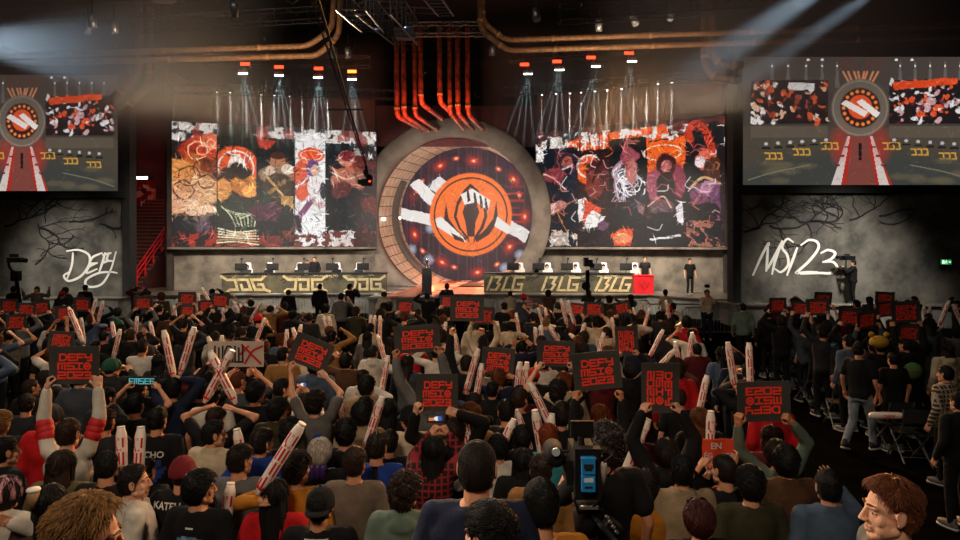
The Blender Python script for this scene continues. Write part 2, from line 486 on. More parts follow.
def emb(pts, col): pt.poly([(cx+x, cy+y) for x, y in pts], col)
dk = '#37181a'
emb([(0,-31),(8,-24),(15,-12),(17,2),(13,14),(6,24),(1,32),(-4,24),(-12,14),(-17,2),(-14,-12),(-7,-24)], dk)
emb([(0,-27),(7,-20),(13,-8),(14,2),(10,13),(4,22),(5,8),(9,-2),(6,-12),(1,-18),(-5,-12),(-8,-2),(-5,8),(-3,22),(-10,13),(-14,2),(-12,-9),(-6,-20)], '#f4702a')
emb([(0,-16),(4,-8),(2,2),(5,12),(1,22),(-3,12),(-1,2),(-4,-8)], dk)
emb([(-25,-12),(-22,4),(-14,15),(-4,24),(-5,28),(-18,20),(-27,6)], dk); emb([(26,-13),(23,4),(15,15),(5,24),(6,28),(19,20),(28,6)], dk)
emb([(-2,22),(4,22),(2,33),(0,33)], '#f4702a')
emb([(-10,-20),(2,-26),(20,-14),(18,-4),(6,-12),(-6,-10)], '#e9e2dc')
for x in (-4,3,9,14): emb([(x,-24+x*.5),(x+2,-23+x*.5),(x+4,-12+x*.5),(x+1,-10+x*.5)], dk)
emb([(-36,4),(-30,2),(-8,22),(-4,28),(-12,26),(-34,12)], '#e9e2dc'); emb([(-20,18),(-8,24),(-6,28),(-16,25)], dk)
emb([(27,2),(40,12),(38,20),(24,12)], '#e6dfda')
pt.dabs(500,3,(398,144,540,286),6,1.0,.6)
mask = np.hypot(pt.X-467.5, pt.Y-214.5) < 70
def cdisc(u, v):
    k = 43.5/F; p = np.array([bc.x, bc.y, bc.z]); dx = (398+u*142-467)*k; dz = -(144+v*142-214.5)*k
    return p+np.outer(dx, np.array(sx))+np.outer(dz, (0,0,1))
screen = thing('round_screen', 'round screen with an orange crest emblem deep inside the portal ring', 'screen', (bc.x, bc.y, ST))
me = picture_mesh('disc_picture', pt.im, cdisc, mask)
M_scr = screen_mat('screen_picture', 1.0)
o = link('display', me, M_scr, screen, loc=(-bc.x, -bc.y, -ST))
mb = MB(); mb.lathe([(0,-.25),(4.75,-.25),(4.75,-.05),(0,-.05)], (0,0,0), 64)
build('backing', mb, M_black, screen, M=Matrix.Translation((0,0,bc.z-ST)) @ Matrix(((sx.x,0,ax.x,0),(sx.y,0,ax.y,0),(0,1,0,0),(0,0,0,1))) @ Matrix.Translation((0,0,.4)))

# ---- LED walls (generic painted panels: swirls, blots and plain busts, no figure of any story)
def led(name, label, a, b, pic, z0, z1):
    root = thing(name, label, 'screen', (a.x, a.y, z0))
    n_ = Vector((b.y-a.y, -(b.x-a.x), 0)).normalized()
    if n_.y > 0: n_ = -n_
    def cor(u, v):
        return np.stack([(b.x-a.x)*u, (b.y-a.y)*u, (z1-z0)*(1-v)], 1)+np.array(n_)*.02
    link('display', picture_mesh(name, pic.im, cor), M_scr, root)
    mb = MB(); L = math.hypot(b.x-a.x, b.y-a.y); th = math.atan2(b.y-a.y, b.x-a.x)
    M = Matrix.Rotation(th, 3, 'Z')
    c = Vector(((b.x-a.x)/2, (b.y-a.y)/2, (z1-z0)/2))-n_*.15
    mb.box(tuple(c), (L+.1,.3,z1-z0+.1), M=M.to_4x4())
    build('cabinet', mb, M_black, root)
    return root, n_
LZ0, LZ1 = 3.28, 9.90
La, Lb = P(172,0,33.8), P(376,0,37.1)
Ra, Rb_ = P(536,0,36.9), P(725,0,32.4)
pl = Paint(172, 122, 376, 247, 330, 200, '#1b1d22')
B_ = (172,122,376,247)
pl.rect(172,122,376,150,'#d9cfc6', warp=5, seed=2); pl.blot(21,.16,.55,'#2a2b30',B_); pl.blot(24,.07,.58,'#8c2f2a',B_,.8)
pl.rect(214,122,252,247,'#20231f'); pl.rect(172,140,214,247,'#23181a', warp=2)
# panel 1: orange swirls over pale rounded lumps
for i,(x,y,rx,ry,c) in enumerate([(199,148,14,14,'#c8432a'),(188,150,9,10,'#a8341f'),(208,140,8,8,'#e0694a'),(197,172,20,12,'#b5581f'),(190,190,24,24,'#c98a5c'),(180,170,10,14,'#d98a48'),(204,190,11,16,'#d8a074'),(184,210,16,9,'#e2b08c'),(200,213,12,7,'#eec4a2'),(177,204,8,12,'#d89c78'),(206,165,8,8,'#7c3212')]):
    pl.ell(x,y,rx,ry,c,rot=20*i,warp=3,seed=30+i,soft=.25,clip=(172,214))
for x,y,r in ((200,149,5),(196,150,9),(186,200,6),(196,212,5),(180,214,5),(208,143,4)): pl.ring(x,y,r,1.2,'#f3b48e',warp=1.5,seed=40); 
for x,y,r in ((199,168,8),(188,176,10),(204,181,7),(183,190,9)): pl.ring(x,y,r,1.3,'#5e2010',warp=2,seed=44)
pl.blot(60,.2,.5,'#16181d',(172,216,214,238)); pl.blot(61,.22,.54,'#9a2a1e',(172,232,252,247)); pl.rect(174,214,214,234,'#191a20',warp=4,seed=9,a=.8); pl.ell(201,226,7,7,'#5a4550',soft=.6)
# panel 2: orange disc, dark hood shape, tan mass, pale scribbles
pl.ell(232,166,22,22,'#e0552c',clip=(214,262)); pl.ring(232,166,17,1.6,'#f5d8c4'); pl.poly([(228,152),(236,152),(244,172),(222,172)],'#f0d8c8',warp=1.5)
pl.ell(232,178,17,16,'#2a1712',warp=4,seed=5,clip=(214,252)); pl.ell(240,184,13,11,'#c0702c',warp=3,seed=6,clip=(214,254)); pl.ell(220,188,8,11,'#d98d4a',warp=3,seed=7); pl.ell(238,172,10,6,'#1c100e',warp=3,seed=8)
pl.ell(246,190,8,6,'#f0a050',warp=3,seed=9); pl.rect(214,200,252,232,'#1e2721',warp=3,seed=10)
for k in range(7): pl.curve([(218+k*3,206+k*2),(226+k*4,214),(232+k*3,226)],1.2,'#8fa07a' if k%2 else '#d4d0b0')
for k in range(6): pl.curve([(214,228+k*3),(232,232+k*2),(254,230+k*3)],1.3,rng.choice(['#e6c890','#c99a58','#f2e3c4']))
# panel 3: dark, plain bust of bronze
pl.rect(252,134,290,236,'#141a1e'); pl.poly([(253,134),(272,136),(262,146),(254,144)],'#b03424',warp=2)
pl.ell(273,158,7.5,9.5,'#b07452'); pl.ell(273,152,7.5,4,'#4a2420'); pl.ell(272,172,18,10,'#8c6f58',warp=2,seed=3); pl.ell(265,170,5,7,'#d8b89c',warp=2); pl.ell(283,166,6,6,'#e0c6ae',warp=2); pl.ell(274,184,15,14,'#3c2c22',warp=3,seed=4)
pl.line([(254,200),(280,178)],4,'#8f6a3c'); pl.line([(262,174),(288,206)],2.5,'#c0925c'); pl.rect(276,194,288,203,'#b98a50',warp=1.5); pl.ell(262,210,16,12,'#4a2334',warp=4,seed=5); pl.ell(260,196,7,7,'#1a2a24',warp=3)
# panel 4: white ground with a violet and pale seated shape, orange bowl
pl.rect(290,126,322,247,'#e9e5e4',warp=2,seed=12); pl.ell(307,150,14,8,'#dd4f28',warp=1.5); pl.ring(307,150,11,1.4,'#f2c8b0',ry=5); pl.ell(298,176,9,22,'#d8583a',warp=3,seed=13); pl.curve([(291,184),(300,178),(308,166)],2,'#e8e0e8')
pl.ell(309,163,7,9,'#6c4a7c',warp=2); pl.ell(311,166,4.5,6,'#dba892'); pl.ell(310,184,7,12,'#e8dcda',warp=2); pl.ell(319,187,4,9,'#2a2a33',warp=2); pl.line([(304,196),(316,204),(324,202)],5,'#d9b0b4'); pl.line([(306,200),(296,214),(292,226)],6,'#7a4468'); pl.line([(292,216),(296,230)],5,'#20222a'); pl.rect(298,214,322,240,'#f4f2f2',warp=3,seed=14)
# panel 5: dark ground, salmon cloak
pl.rect(322,136,352,228,'#131b20',warp=1); pl.ell(344,152,9,9,'#d88a78',warp=2); pl.ell(345,149,8,6,'#7a2630',warp=3); pl.poly([(326,160),(334,164),(342,162),(352,158),(364,166),(360,172),(344,176),(332,172)],'#c25a3e',warp=1.5)
pl.ell(346,176,19,13,'#b4705c',warp=2,seed=15); pl.ell(340,186,12,9,'#5c2c2c',warp=3); pl.curve([(330,168),(344,174),(362,168)],1.6,'#f2c0a8'); pl.ell(352,200,8,18,'#191c26',warp=3); pl.rect(352,140,376,232,'#2a1214',a=.5,warp=3); pl.rect(324,230,352,247,'#d8ccc6',warp=4,seed=3); pl.blot(70,.25,.52,'#6c332e',(262,230,376,247)); pl.rect(352,232,376,247,'#3a1618',warp=2)
pl.ink(83,.16,.016,'#0d0e12',.7,B_); pl.dabs(900,4,(172,122,376,247),7,1.7); pl.dabs(700,5,(172,122,376,247),4,1.0)
for x in (214,252,290,322): pl.rect(x-.5,134,x+.5,240,'#0e0f12',a=.8)
led('led_wall', 'left LED wall showing orange, tan and white painted panels', La, Lb, pl, LZ0, LZ1)

pr = Paint(536, 115, 725, 247, 310, 210, '#16171c'); B2 = (536,115,725,247)
pr.rect(536,115,725,150,'#5a2320',warp=3); pr.blot(11,.12,.5,'#17181c',B2); pr.poly([(570,128),(690,116),(700,134),(640,136),(612,150),(566,140)],'#f0571a',warp=3,seed=4); pr.poly([(672,118),(692,116),(690,132),(676,134)],'#5a2420',warp=3)
pr.rect(552,124,566,136,'#cfc6bc',warp=2); pr.blot(13,.2,.57,'#e6ddd6',(536,120,725,150))
for k in range(7): x=584+k*5; pr.rect(x,124,x+1.6,147,'#f2e6dc' if k%2 else '#7a2014',warp=1.5)
# panel 1
pr.rect(545,136,582,247,'#131722',warp=1.5); pr.ell(567,150,10,11,'#3a2028',warp=3); pr.ell(571,152,6,7,'#9c5048',warp=3); pr.line([(566,160),(576,156)],2,'#d8c8d0'); pr.ell(556,166,12,9,'#7c3038',warp=3); pr.ell(575,176,9,16,'#171b2a',warp=3); pr.ell(556,204,7,6,'#d89c90',warp=2); pr.ell(564,200,6,5,'#c07c74',warp=2); pr.curve([(545,164),(556,170),(568,182)],1.4,'#f0a890'); pr.curve([(560,208),(566,222),(572,232)],1.2,'#c87c3c')
pr.line([(552,208),(582,194)],1.8,'#a86a58')
# panel 2
pr.rect(582,140,616,247,'#2a1416',warp=1.5); pr.ell(594,162,14,16,'#ef5a1e',clip=(582,616)); pr.ring(594,158,12,2,'#f8e0d0'); pr.ell(604,170,13,18,'#4a1a1a',warp=5,seed=7); pr.ell(600,180,9,16,'#7c2c24',warp=5,seed=8); pr.curve([(612,148),(604,158),(598,176)],2.5,'#2a0f10'); pr.poly([(582,196),(590,192),(596,206),(588,218),(583,220)],'#f4ece8',warp=2); pr.poly([(590,196),(606,204),(600,222),(588,222)],'#e24a2a',warp=3); pr.poly([(596,208),(612,214),(602,226),(588,228)],'#f0e8e2',warp=3); pr.ell(600,238,18,10,'#20131b',warp=3); pr.ell(609,224,6,5,'#6c4460',warp=2)
# panel 3: black with white curls
pr.rect(616,130,652,230,'#0e1016',warp=1)
for k in range(9):
    pr.curve([(634+rng.uniform(-8,8),150),(622+rng.uniform(-5,10),166),(628+rng.uniform(-8,14),182),(620+rng.uniform(-4,22),198)],1.3,rng.choice(['#e8e4ea','#cfc4d0','#a87c90']))
for k in range(5): pr.ring(630+k*3,168+k*4,6+k,1.3,'#ece8ee',warp=3,seed=50+k)
pr.ell(636,150,9,9,'#9c4a54',warp=3); pr.curve([(630,140),(634,132),(640,136)],2,'#c05a60'); pr.ell(638,166,6,14,'#b86a64',warp=3); pr.ell(642,206,12,14,'#141a26',warp=3); pr.poly([(640,196),(652,206),(648,214)],'#8a6468',warp=2); pr.poly([(618,232),(640,226),(636,246),(620,246)],'#e8502a',warp=3); pr.ell(628,238,9,5,'#f08a5a',warp=3)
# panel 4
pr.rect(652,140,690,240,'#24121a',warp=1.5); pr.poly([(652,136),(690,134),(688,166),(654,172)],'#f0601e',warp=2); pr.ring(668,148,18,2,'#f6d0b0',ry=8); pr.ell(672,166,11,18,'#3a0f18',warp=3); pr.ell(671,162,5,6,'#b0605c',warp=1.5); pr.ell(660,182,8,18,'#a04a5c',warp=3); pr.ell(684,178,6,18,'#8a3448',warp=3); pr.ell(671,184,9,16,'#1b0c12',warp=2); pr.ell(666,206,12,9,'#5a4048',warp=3); pr.curve([(654,204),(668,194),(676,206)],1.4,'#e0b0a0'); pr.ell(668,226,14,16,'#101018',warp=3); pr.poly([(680,206),(686,200),(688,224),(682,220)],'#e6d8dc',warp=1); pr.line([(656,239),(684,236)],2,'#f4f0ee',warp=2)
# panel 5
pr.rect(690,124,725,240,'#14151b',warp=2); pr.curve([(694,136),(692,128),(698,120),(706,126),(712,142),(714,154)],7,'#c23a22'); 
for k in range(6): pr.line([(697+k*2.6,122+k*4),(702+k*2.6,120+k*4)],1.2,'#3a1210')
pr.ell(708,158,10,11,'#d8644a',warp=3); pr.ell(703,160,5,6,'#e8d2d4',warp=1); pr.ell(716,172,10,16,'#4a2418',warp=3); pr.curve([(694,186),(706,176),(722,184)],2.5,'#d0a070'); pr.ell(702,196,8,14,'#7a4060',warp=3); pr.ell(712,188,8,9,'#b07890',warp=3); pr.ell(718,202,7,18,'#6a3c5c',warp=3); pr.ell(706,212,14,10,'#141018',warp=3)
pr.blot(90,.2,.5,'#a06050',(690,220,725,247)); pr.blot(91,.25,.55,'#d8c0b0',(552,228,582,247)); pr.rect(554,231,572,246,'#cdb8ac',warp=2,a=.7)
pr.ink(73,.16,.016,'#0d0e12',.7,B2); pr.dabs(900,6,B2,7,1.7); pr.dabs(600,7,B2,4,1.0)
for k in range(70):
    x = rng.uniform(548,722); y = rng.uniform(140,225); an = rng.uniform(0,6.28); L = rng.uniform(3,8); pr.curve([(x,y),(x+L*math.cos(an),y+L*math.sin(an)),(x+2*L*math.cos(an+.8),y+2*L*math.sin(an+.8))], .9, rng.choice(['#d8a0a0','#e8dce0','#b05048','#7a2c34','#c87850']), a=.75)
for x in (582,616,652,690): pr.rect(x-.5,132,x+.5,240,'#0d0e12',a=.8)
pr.rect(720.5,150,725,247,'#171014',warp=2,a=.9)
led('led_wall', 'right LED wall showing dark painted panels under an orange band', Ra, Rb_, pr, LZ0, LZ1)

# ---- walls around the LED walls
def wallseg(name, a, b, z0, z1, m, th=.3, back=.35, kind=True):
    dx, dy = b.x-a.x, b.y-a.y; L = math.hypot(dx, dy); thz = math.atan2(dy, dx)
    nrm = Vector((-dy, dx, 0)).normalized()
    if nrm.y < 0: nrm = -nrm
    c = Vector(((a.x+b.x)/2, (a.y+b.y)/2, (z0+z1)/2))+nrm*(back+th/2)
    mb = MB().box((0,0,0), (L, th, z1-z0))
    return struct(name, mb, m, loc=c, rot=(0,0,thz)), nrm, thz
La2 = P(168,0,33.7); Rb2 = P(729,0,32.2)
wallseg('wall_left_base', La2, Lb, ST+.002, LZ0-.15, M_conc, back=.32)
wallseg('wall_right_base', Ra, Rb2, ST+.002, LZ0-.15, M_conc, back=.32)
wallseg('wall_left_header', La2, Lb, LZ1+.12, 11.9, M_rust)
wallseg('wall_right_header', Ra, Rb2, LZ1+.12, 12.1, M_rust)
wallseg('wall_centre', Lb+Vector((-.4,.5,0)), Ra+Vector((.4,.7,0)), 9.2, 11.6, M_redwall, back=.2)
for nme, a, b in (('trim_1', La2, Lb), ('trim_2', Ra, Rb2)):
    wallseg(nme, a, b, LZ0-.14, LZ0-.02, M_conc, th=.55, back=-.2)
for nme, a in (('trim_3', La2), ('trim_4', Rb2)):
    struct(nme, MB().box((a.x, a.y+.45, 6.4), (.28,.6,10.85)), mat('column_grey', '#3a3330', .8, nscale=1))

# graffiti painted on the walls (children of their wall)
def on_wall(a, b, px, py, scale):
    """matrix of a picture plane on the wall through a, b: origin at photo point (px, py), unit = 1 photo pixel * scale metres"""
    # intersect the sight line with the wall's plane
    t = Vector((b.x-a.x, b.y-a.y, 0)).normalized(); nrm = Vector((t.y, -t.x, 0))
    if nrm.y > 0: nrm = -nrm
    dirv = Vector(((px-480)/F, 1, -(py-HY)/F)); o_ = Vector((0,0,HC))
    k = (Vector((a.x,a.y,0))-o_).dot(nrm)/dirv.dot(nrm); p = o_+dirv*k
    u = t if t.x > 0 else -t
    M = Matrix(((u.x,0,nrm.x,p.x),(u.y,0,nrm.y,p.y),(0,1,nrm.z,p.z),(0,0,0,1)))
    return M, k
MSI_ = [   # strokes in photo pixels relative to (751..841 x 237..277), y up
 [(2,0),(10,18),(17,31),(18,30)],[(17,31),(16,14),(15,4)],[(15,4),(23,18),(31,34)],[(31,34),(24,14),(21,1)],
 [(42,33),(36,36),(31,28),(36,20),(37,10),(30,3),(24,6)],[(36,0),(42,16),(46,27)],
 [(50,30),(58,35),(66,33),(67,26),(58,14),(47,4),(46,2),(56,3),(66,3)],
 [(70,22),(77,25),(84,22),(80,16),(72,13)],[(72,13),(82,13),(86,7),(80,2),(68,2),(50,1)]]
DEFY_ = [  # 65..115 x 251..283
 [(8,28),(7,16),(2,2)],[(2,30),(14,31),(24,26),(24,16),(16,5),(4,0),(-1,5),(4,9)],
 [(37,28),(28,24),(25,18),(32,18)],[(32,18),(24,14),(22,8),(32,12)],[(34,8),(38,20),(40,28)],[(38,26),(46,28)],[(37,18),(43,20)],
 [(44,28),(42,21),(48,20)],[(51,29),(46,12),(38,-2),(28,-6),(21,-4),(22,2),(34,8),(46,9),(52,8)]]
def graffiti(name, strokes, a, b, px, py, s, w, parent, label=None, m=None, out=.0):
    M, k = on_wall(a, b, px, py, s); mb = MB(); u = k/F*s
    for st in strokes:
        pp = spline([(x*u, y*u) for x, y in st], 6)
        ribbon(mb, pp, w*u, M @ Matrix.Translation((0,0,out)), taper=True, th=.01)
    o = build(name, mb, m or M_white, None)
    if parent:
        o.parent = parent; o.matrix_parent_inverse = (Matrix.Translation(parent.location) @ Euler(parent.rotation_euler).to_matrix().to_4x4()).inverted()
    if label: o['label'] = label
    return o
nrmL = Vector((Lb.y-La.y, -(Lb.x-La.x), 0)).normalized(); offL = -nrmL*.31 if nrmL.y < 0 else nrmL*.31
wl = bpy.data.objects['wall_left_base']; wr = bpy.data.objects['wall_right_base']
graffiti('graffiti_lettering', MSI_, La+offL, Lb+offL, 222, 271, .46, 2.2, wl)
nr2 = Vector((Rb_.y-Ra.y, -(Rb_.x-Ra.x), 0)).normalized(); offR = nr2*.31 if nr2.y > 0 else -nr2*.31
graffiti('graffiti_lettering', DEFY_, Ra+offR, Rb_+offR, 674, 258, .72, 1.7, wr)
graffiti('dark_graffiti', MSI_, Ra+offR, Rb_+offR, 627, 271, .42, 1.6, wr, m=M_crack)
graffiti('graffiti_lettering', MSI_, Ra+offR, Rb_+offR, 564, 270, .3, 1.6, wr)

# ---- side structures with the feed screens
def feed_picture():
    q = Paint(742, 57, 978, 185, 300, 165, '#443b36')
    q.rect(742,57,978,92,'#4a413c'); q.rect(742,128,978,185,'#4a4238',warp=4); q.ell(860,205,150,55,'#3c3e3a',soft=.3)
    for x in (772,788,806,822,837,900,915,930,945,960): q.poly([(x-.6,62),(x+.6,62),(x+2.6,88),(x-2.6,88)],'#7c7872',a=.5); q.ell(x,66,1,1,'#f4f2ee')
    for x in (808,822,896,912): q.ell(x,60,1.6,1.2,'#ffffff'); 
    for x0,x1,s in ((751,828,1),(889,972,2)):
        q.rect(x0,80,x1,124,'#1c1416'); 
        for k in range(150):
            q.ell(rng.uniform(x0,x1),rng.uniform(82,122),rng.uniform(1,4),rng.uniform(1,4.5),rng.choice(['#e9e2de','#c8502c','#16161a','#8a3a2a','#d8a888','#2a1a1c','#16161a'] if s==1 else ['#e0502a','#16161a','#caa0a0','#5a2030','#e8e0de','#1a1418','#16161a']),rot=rng.random()*90,warp=3,seed=k,clip=(x0,x1))
        if s==2: q.poly([(893,82),(958,78),(958,84),(893,90)],'#e2481c',warp=1.5)
        else: q.rect(788,82,814,90,'#e0d8d2',warp=2)
        q.rect(x0,126,x1,138,'#5a5044')
    for i,(x,dx) in enumerate(((843,8),(848,6),(854,5),(858,3),(864,-3),(867,-5),(873,-6),(878,-8))):
        q.line([(x+(-3 if dx>0 else 3),58),(x+(-3 if dx>0 else 3),70)],1.2,'#7a2c20',a=.7); q.line([(x,72),(x+dx*.7,82)],2,'#d88a60')
    q.ell(860,108,29,29,'#6e6256',soft=.05); q.ring(860,108,27,1,'#8f8474'); q.ell(860,108,20,20,'#331a1c',soft=.08)
    for k in range(18):
        a = k/18*6.283; q.ell(860+16.5*math.cos(a),108+16.5*math.sin(a),1.7,1.7,'#ff8a3c',soft=.6)
    q.ell(860,107,12,12,'#e8542a',soft=.08); q.poly([(841,104),(846,100),(868,112),(864,117)],'#efe6de'); q.poly([(856,102),(862,99),(880,113),(876,118)],'#f4ece4')
    q.poly([(848,136),(872,136),(892,185),(832,185)],'#a82a20',warp=1); q.poly([(852,136),(868,136),(876,185),(846,185)],'#7a4038')
    for s in (-1,1): q.poly([(860+s*10,136),(860+s*12.5,136),(860+s*29,185),(860+s*19,185)],'#cfc0ba')
    for s in (-1,1):
        for k in range(3): q.rect(860+s*(13+k*5)-2.6,146+k*9,860+s*(13+k*5)+2.6,148+k*9,'#3a2c2a')
    q.rect(858.5,143,861.5,160,'#161416'); 
    for s in (-1,1):
        q.ell(860+s*20,146,9,16,'#c02a20',soft=1,a=.45)
        for k in range(3):
            x=860+s*(31+k*28); y=148+k*4-(2 if k==0 else 0)
            for j in range(3): q.line([(x-7+j*6,y+3),(x-3+j*6,y+3),(x-4+j*6,y-3),(x-8+j*6,y-3)],1.5,'#c9963c')
        for k in range(6): q.ell(860+s*(34+k*12),140+k*.8,1.9,1.7,'#b4b4b6'); q.rect(860+s*(34+k*12)-4,143+k*.8,860+s*(34+k*12)+4,145+k*.8,'#20201e')
        for k in range(9): q.ell(860+s*rng.uniform(30,110),rng.uniform(160,182),9,3,'#5e5644',soft=.8,a=.7)
        q.curve([(860+s*50,165),(860+s*85,172),(860+s*112,180)],1,'#7c745c')
    q.dabs(500,5,(751,80,828,124),3,.9); q.dabs(500,6,(889,80,972,124),3,.9); q.dabs(300,8,(742,126,978,185),5,.8,.5)
    q.im = q.im*.92+np.array(lin('#3a332e'))*.10
    return q
fp = feed_picture()
def side(name, d, pxa, pxb, s0, s1, y0, y1, zt, label, wname):
    a, b = P(pxa,0,d), P(pxb,0,d)
    mb = MB(); z0, z1 = HC-(y1-HY)/F*d, HC-(y0-HY)/F*d
    mb.box(((a.x+b.x)/2, d+.25, (ST+z0-.35)/2+.001), (b.x-a.x, .3, z0-.35-ST))
    w = struct(wname, mb, M_conc_d)
    root = thing('feed_screen', label, 'screen', (P(s0,0,d).x, d, z0))
    sa, sb = P(s0,0,d), P(s1,0,d)
    link('display', picture_mesh(name, fp.im, lambda u, v: np.stack([(sb.x-sa.x)*u, 0*u-.01, (z1-z0)*(1-v)], 1)), M_scr, root)
    mb = MB(); W = sb.x-sa.x; h = z1-z0
    fl, fr = a.x-sa.x, b.x-sa.x
    mb.box(((fl+fr)/2,.15,-.17), (fr-fl,.5,.33)); mb.box(((fl+fr)/2,.15,h+(zt-z1)/2), (fr-fl,.5,zt-z1))
    mb.box((fl/2,.15,h/2), (-fl,.5,h)); mb.box(((W+fr)/2,.15,h/2), (fr-W,.5,h)); mb.box((W/2,.2,h/2), (W,.3,h))
    build('frame', mb, mat('screen_surround', '#1f2023', .85, nscale=1.5, bump=.3, bscale=8), root)
    mb = MB(); ex = b.x if pxb < 480 else a.x
    struct('trim_%d' % (5 if pxb < 480 else 6), MB().box((ex, d+.3, (ST+zt)/2), (.34,.62,zt-ST)), mat('pillar_dark', '#232224', .85, nscale=2, bump=.4, bscale=8))
    return w, a, b
wL, aL, bL = side('left_feed', 30.0, -90, 126, -75, 119, 75, 191, 12.0, 'left side screen showing the stage feed above the wall lettered DEFY', 'wall_left')
wR, aR, bR = side('right_feed', 26.7, 737, 1010, 742, 978, 57, 185, 12.0, 'right side screen showing the stage feed above the wall lettered MSI 23', 'wall_right')
up = Vector((0,.09,0))
graffiti('graffiti_lettering', DEFY_, aL+up, bL+up, 65, 281, 1.0, 2.4, wL)
graffiti('graffiti_lettering', MSI_, aR+up, bR+up, 751, 275, 1.0, 2.7, wR)
def cracks(a, b, seeds, parent, seed):
    r = random.Random(seed); mb = MB()
    M, k = on_wall(a, b, 0, HY, 1)
    def grow(x, y, ang, n, w):
        pts = [(x, y)]
        for i in range(n):
            ang += r.uniform(-.5,.5); x += math.cos(ang)*5; y += math.sin(ang)*3.2; pts.append((x, y))
            if r.random() < .28 and w > .5: grow(x, y, ang+r.choice((-1,1))*r.uniform(.5,1.2), n-i-1, w*.6)
        for i in range(len(pts)-1):
            ribbon(mb, [(pts[i][0]*k/F, (HY-pts[i][1])*k/F), (pts[i+1][0]*k/F, (HY-pts[i+1][1])*k/F)], w*(1-i/len(pts)*.6)*k/F, M, th=.006)
    for x, y, ang, n, w in seeds: grow(x, y, ang, n, w)
    o = build('crack_mural', mb, M_crack); o.parent = parent
cracks(aR+up, bR+up, [(745,232,-.2,14,2.2),(770,226,.15,16,2.0),(800,222,-.05,18,2.2),(850,220,-.1,14,1.8),(880,216,-.1,8,2.2),(800,222,-2.6,9,1.6),(780,230,.9,8,1.4),(880,222,.5,8,1.4),(760,228,2.4,6,1.4)], wR, 3)
cracks(aL+up, bL+up, [(5,226,-.1,14,2),(58,200,1.4,8,1.8),(40,228,0,12,2.2),(73,236,1.5,6,1.6),(38,224,1.5,14,1.5),(100,224,.1,6,2),(70,222,-.1,10,2)], wL, 9)
for x in (800,880,930):                                   # panel joints on the right wall
    pass
# bright ledges at the feet of the side walls
wing = thing('stage_wing', 'low dark platform carrying the wall lettered MSI 23', 'platform', (16, 28, 0))
build('platform_body', MB().box((16.9-16,26.8-28,ST/2-.03), (13.0,1.9,ST-.08)), M_fasc, wing)
build('platform_top', MB().box((16.9-16,26.8-28,ST-.03), (13.2,2.1,.06)), M_conc, wing)
wing2 = thing('stage_wing', 'low dark platform carrying the wall lettered DEFY', 'platform', (-21, 31, 0))
build('platform_body', MB().box((-.4,-1.1,ST/2-.03), (9.6,1.1,ST-.08), M=None), M_fasc, wing2)
build('platform_top', MB().box((-.4,-1.1,ST-.03), (9.8,1.2,.06)), M_conc, wing2)

# ---- stairs in the gaps
def stairs(name, label, x0, x1, y0, y1, z1, n, rail_x, banner=None):
    root = thing(name, label, 'stairs', ((x0+x1)/2, y0, ST))
    mb = MB(); cx = (x0+x1)/2
    for i in range(n):
        t = i/n; z = (z1-ST)*(i+1)/n
        mb.box((0, (y1-y0)*(i+.5)/n, z/2), (x1-x0, (y1-y0)/n-.002, z))
    build('steps', mb, M_step, root)
    mb = MB()
    for i in range(n): mb.box((0, (y1-y0)*i/n-.012, (z1-ST)*(i+1)/n-.03), (x1-x0,.03,.05))
    build('nosing', mb, mat('stair_nosing', '#8c5348', .5), root)
    rx = rail_x-cx; mb = MB(); H_ = z1-ST; D_ = y1-y0
    for h in (.45,.75,1.05): mb.tube([(rx,0,h+.15),(rx,D_,H_+h)], .04, 8)
    for i in range(9):
        t = i/8; mb.tube([(rx, D_*t, H_*t+.06), (rx, D_*t, H_*t+1.1+.02)], .045, 8)
    build('handrail', mb, M_redrail, root)
    mb = MB(); mb.box((rx+.12, D_*.93, H_*.93+1.25), (.06,.9,.10), M=None); mb.box((rx+.12, D_*.62, H_*.62+1.0), (.06,.9,.10))
    build('strip_light', mb, mat('strip_lamp', '#fff0ea', .4, emit=6), root)
    return root
st = stairs('stairs', 'dark red staircase with red handrail left of the left LED wall', -21.6, -18.3, 34.4, 41.5, 6.3, 24, -18.45)
stairs('stairs', 'sliver of staircase with red rails right of the right LED wall', 12.9, 16.0, 33.0, 40.0, 6.3, 24, 13.5)
struct('wall_stair', MB().box((-20.3,43.2,6.8), (5.5,.3,13)), M_redwall)
struct('wall_stair_side', MB().box((-17.75,39.6,6.8), (.25,6.6,13)), M_redwall)
struct('wall_stair_right', MB().box((15.5,41.2,6.8), (6.5,.3,13)), M_redwall)
bq = Paint(127,180,155,206,60,56,'#7c2c2c')
for k in range(40): bq.ell(rng.uniform(127,155),rng.uniform(180,206),rng.uniform(1,4),rng.uniform(1,5),rng.choice(['#e0cfc4','#8c2a24','#c86a50','#5a1a1e','#d8a890']),rot=rng.random()*180,warp=2,seed=k)
ba = P(127,206,42.8); bb = P(156,180,42.8)
bn = thing('wall_banner', 'small red and cream printed banner at the top of the staircase', 'banner', (ba.x, ba.y, ba.z))
mm = screen_mat('banner_print', .0); mm.node_tree.links.new(mm.node_tree.nodes['Color Attribute'].outputs[0] if 'Color Attribute' in mm.node_tree.nodes else [x for x in mm.node_tree.nodes if x.type=='VERTEX_COLOR'][0].outputs[0], mm.node_tree.nodes['Principled BSDF'].inputs['Base Color'])
link('print', picture_mesh('banner', bq.im, lambda u,v: np.stack([(bb.x-ba.x)*u, 0*u-.03, (bb.z-ba.z)*(1-v)],1)), mm, bn)
build('backing_board', MB().box(((bb.x-ba.x)/2,0,(bb.z-ba.z)/2), (bb.x-ba.x,.05,bb.z-ba.z)), M_black, bn)
lp = P(142,178,42.9); t = thing('wall_lamp', 'short white tube lamp above the staircase banner', 'lamp', lp)
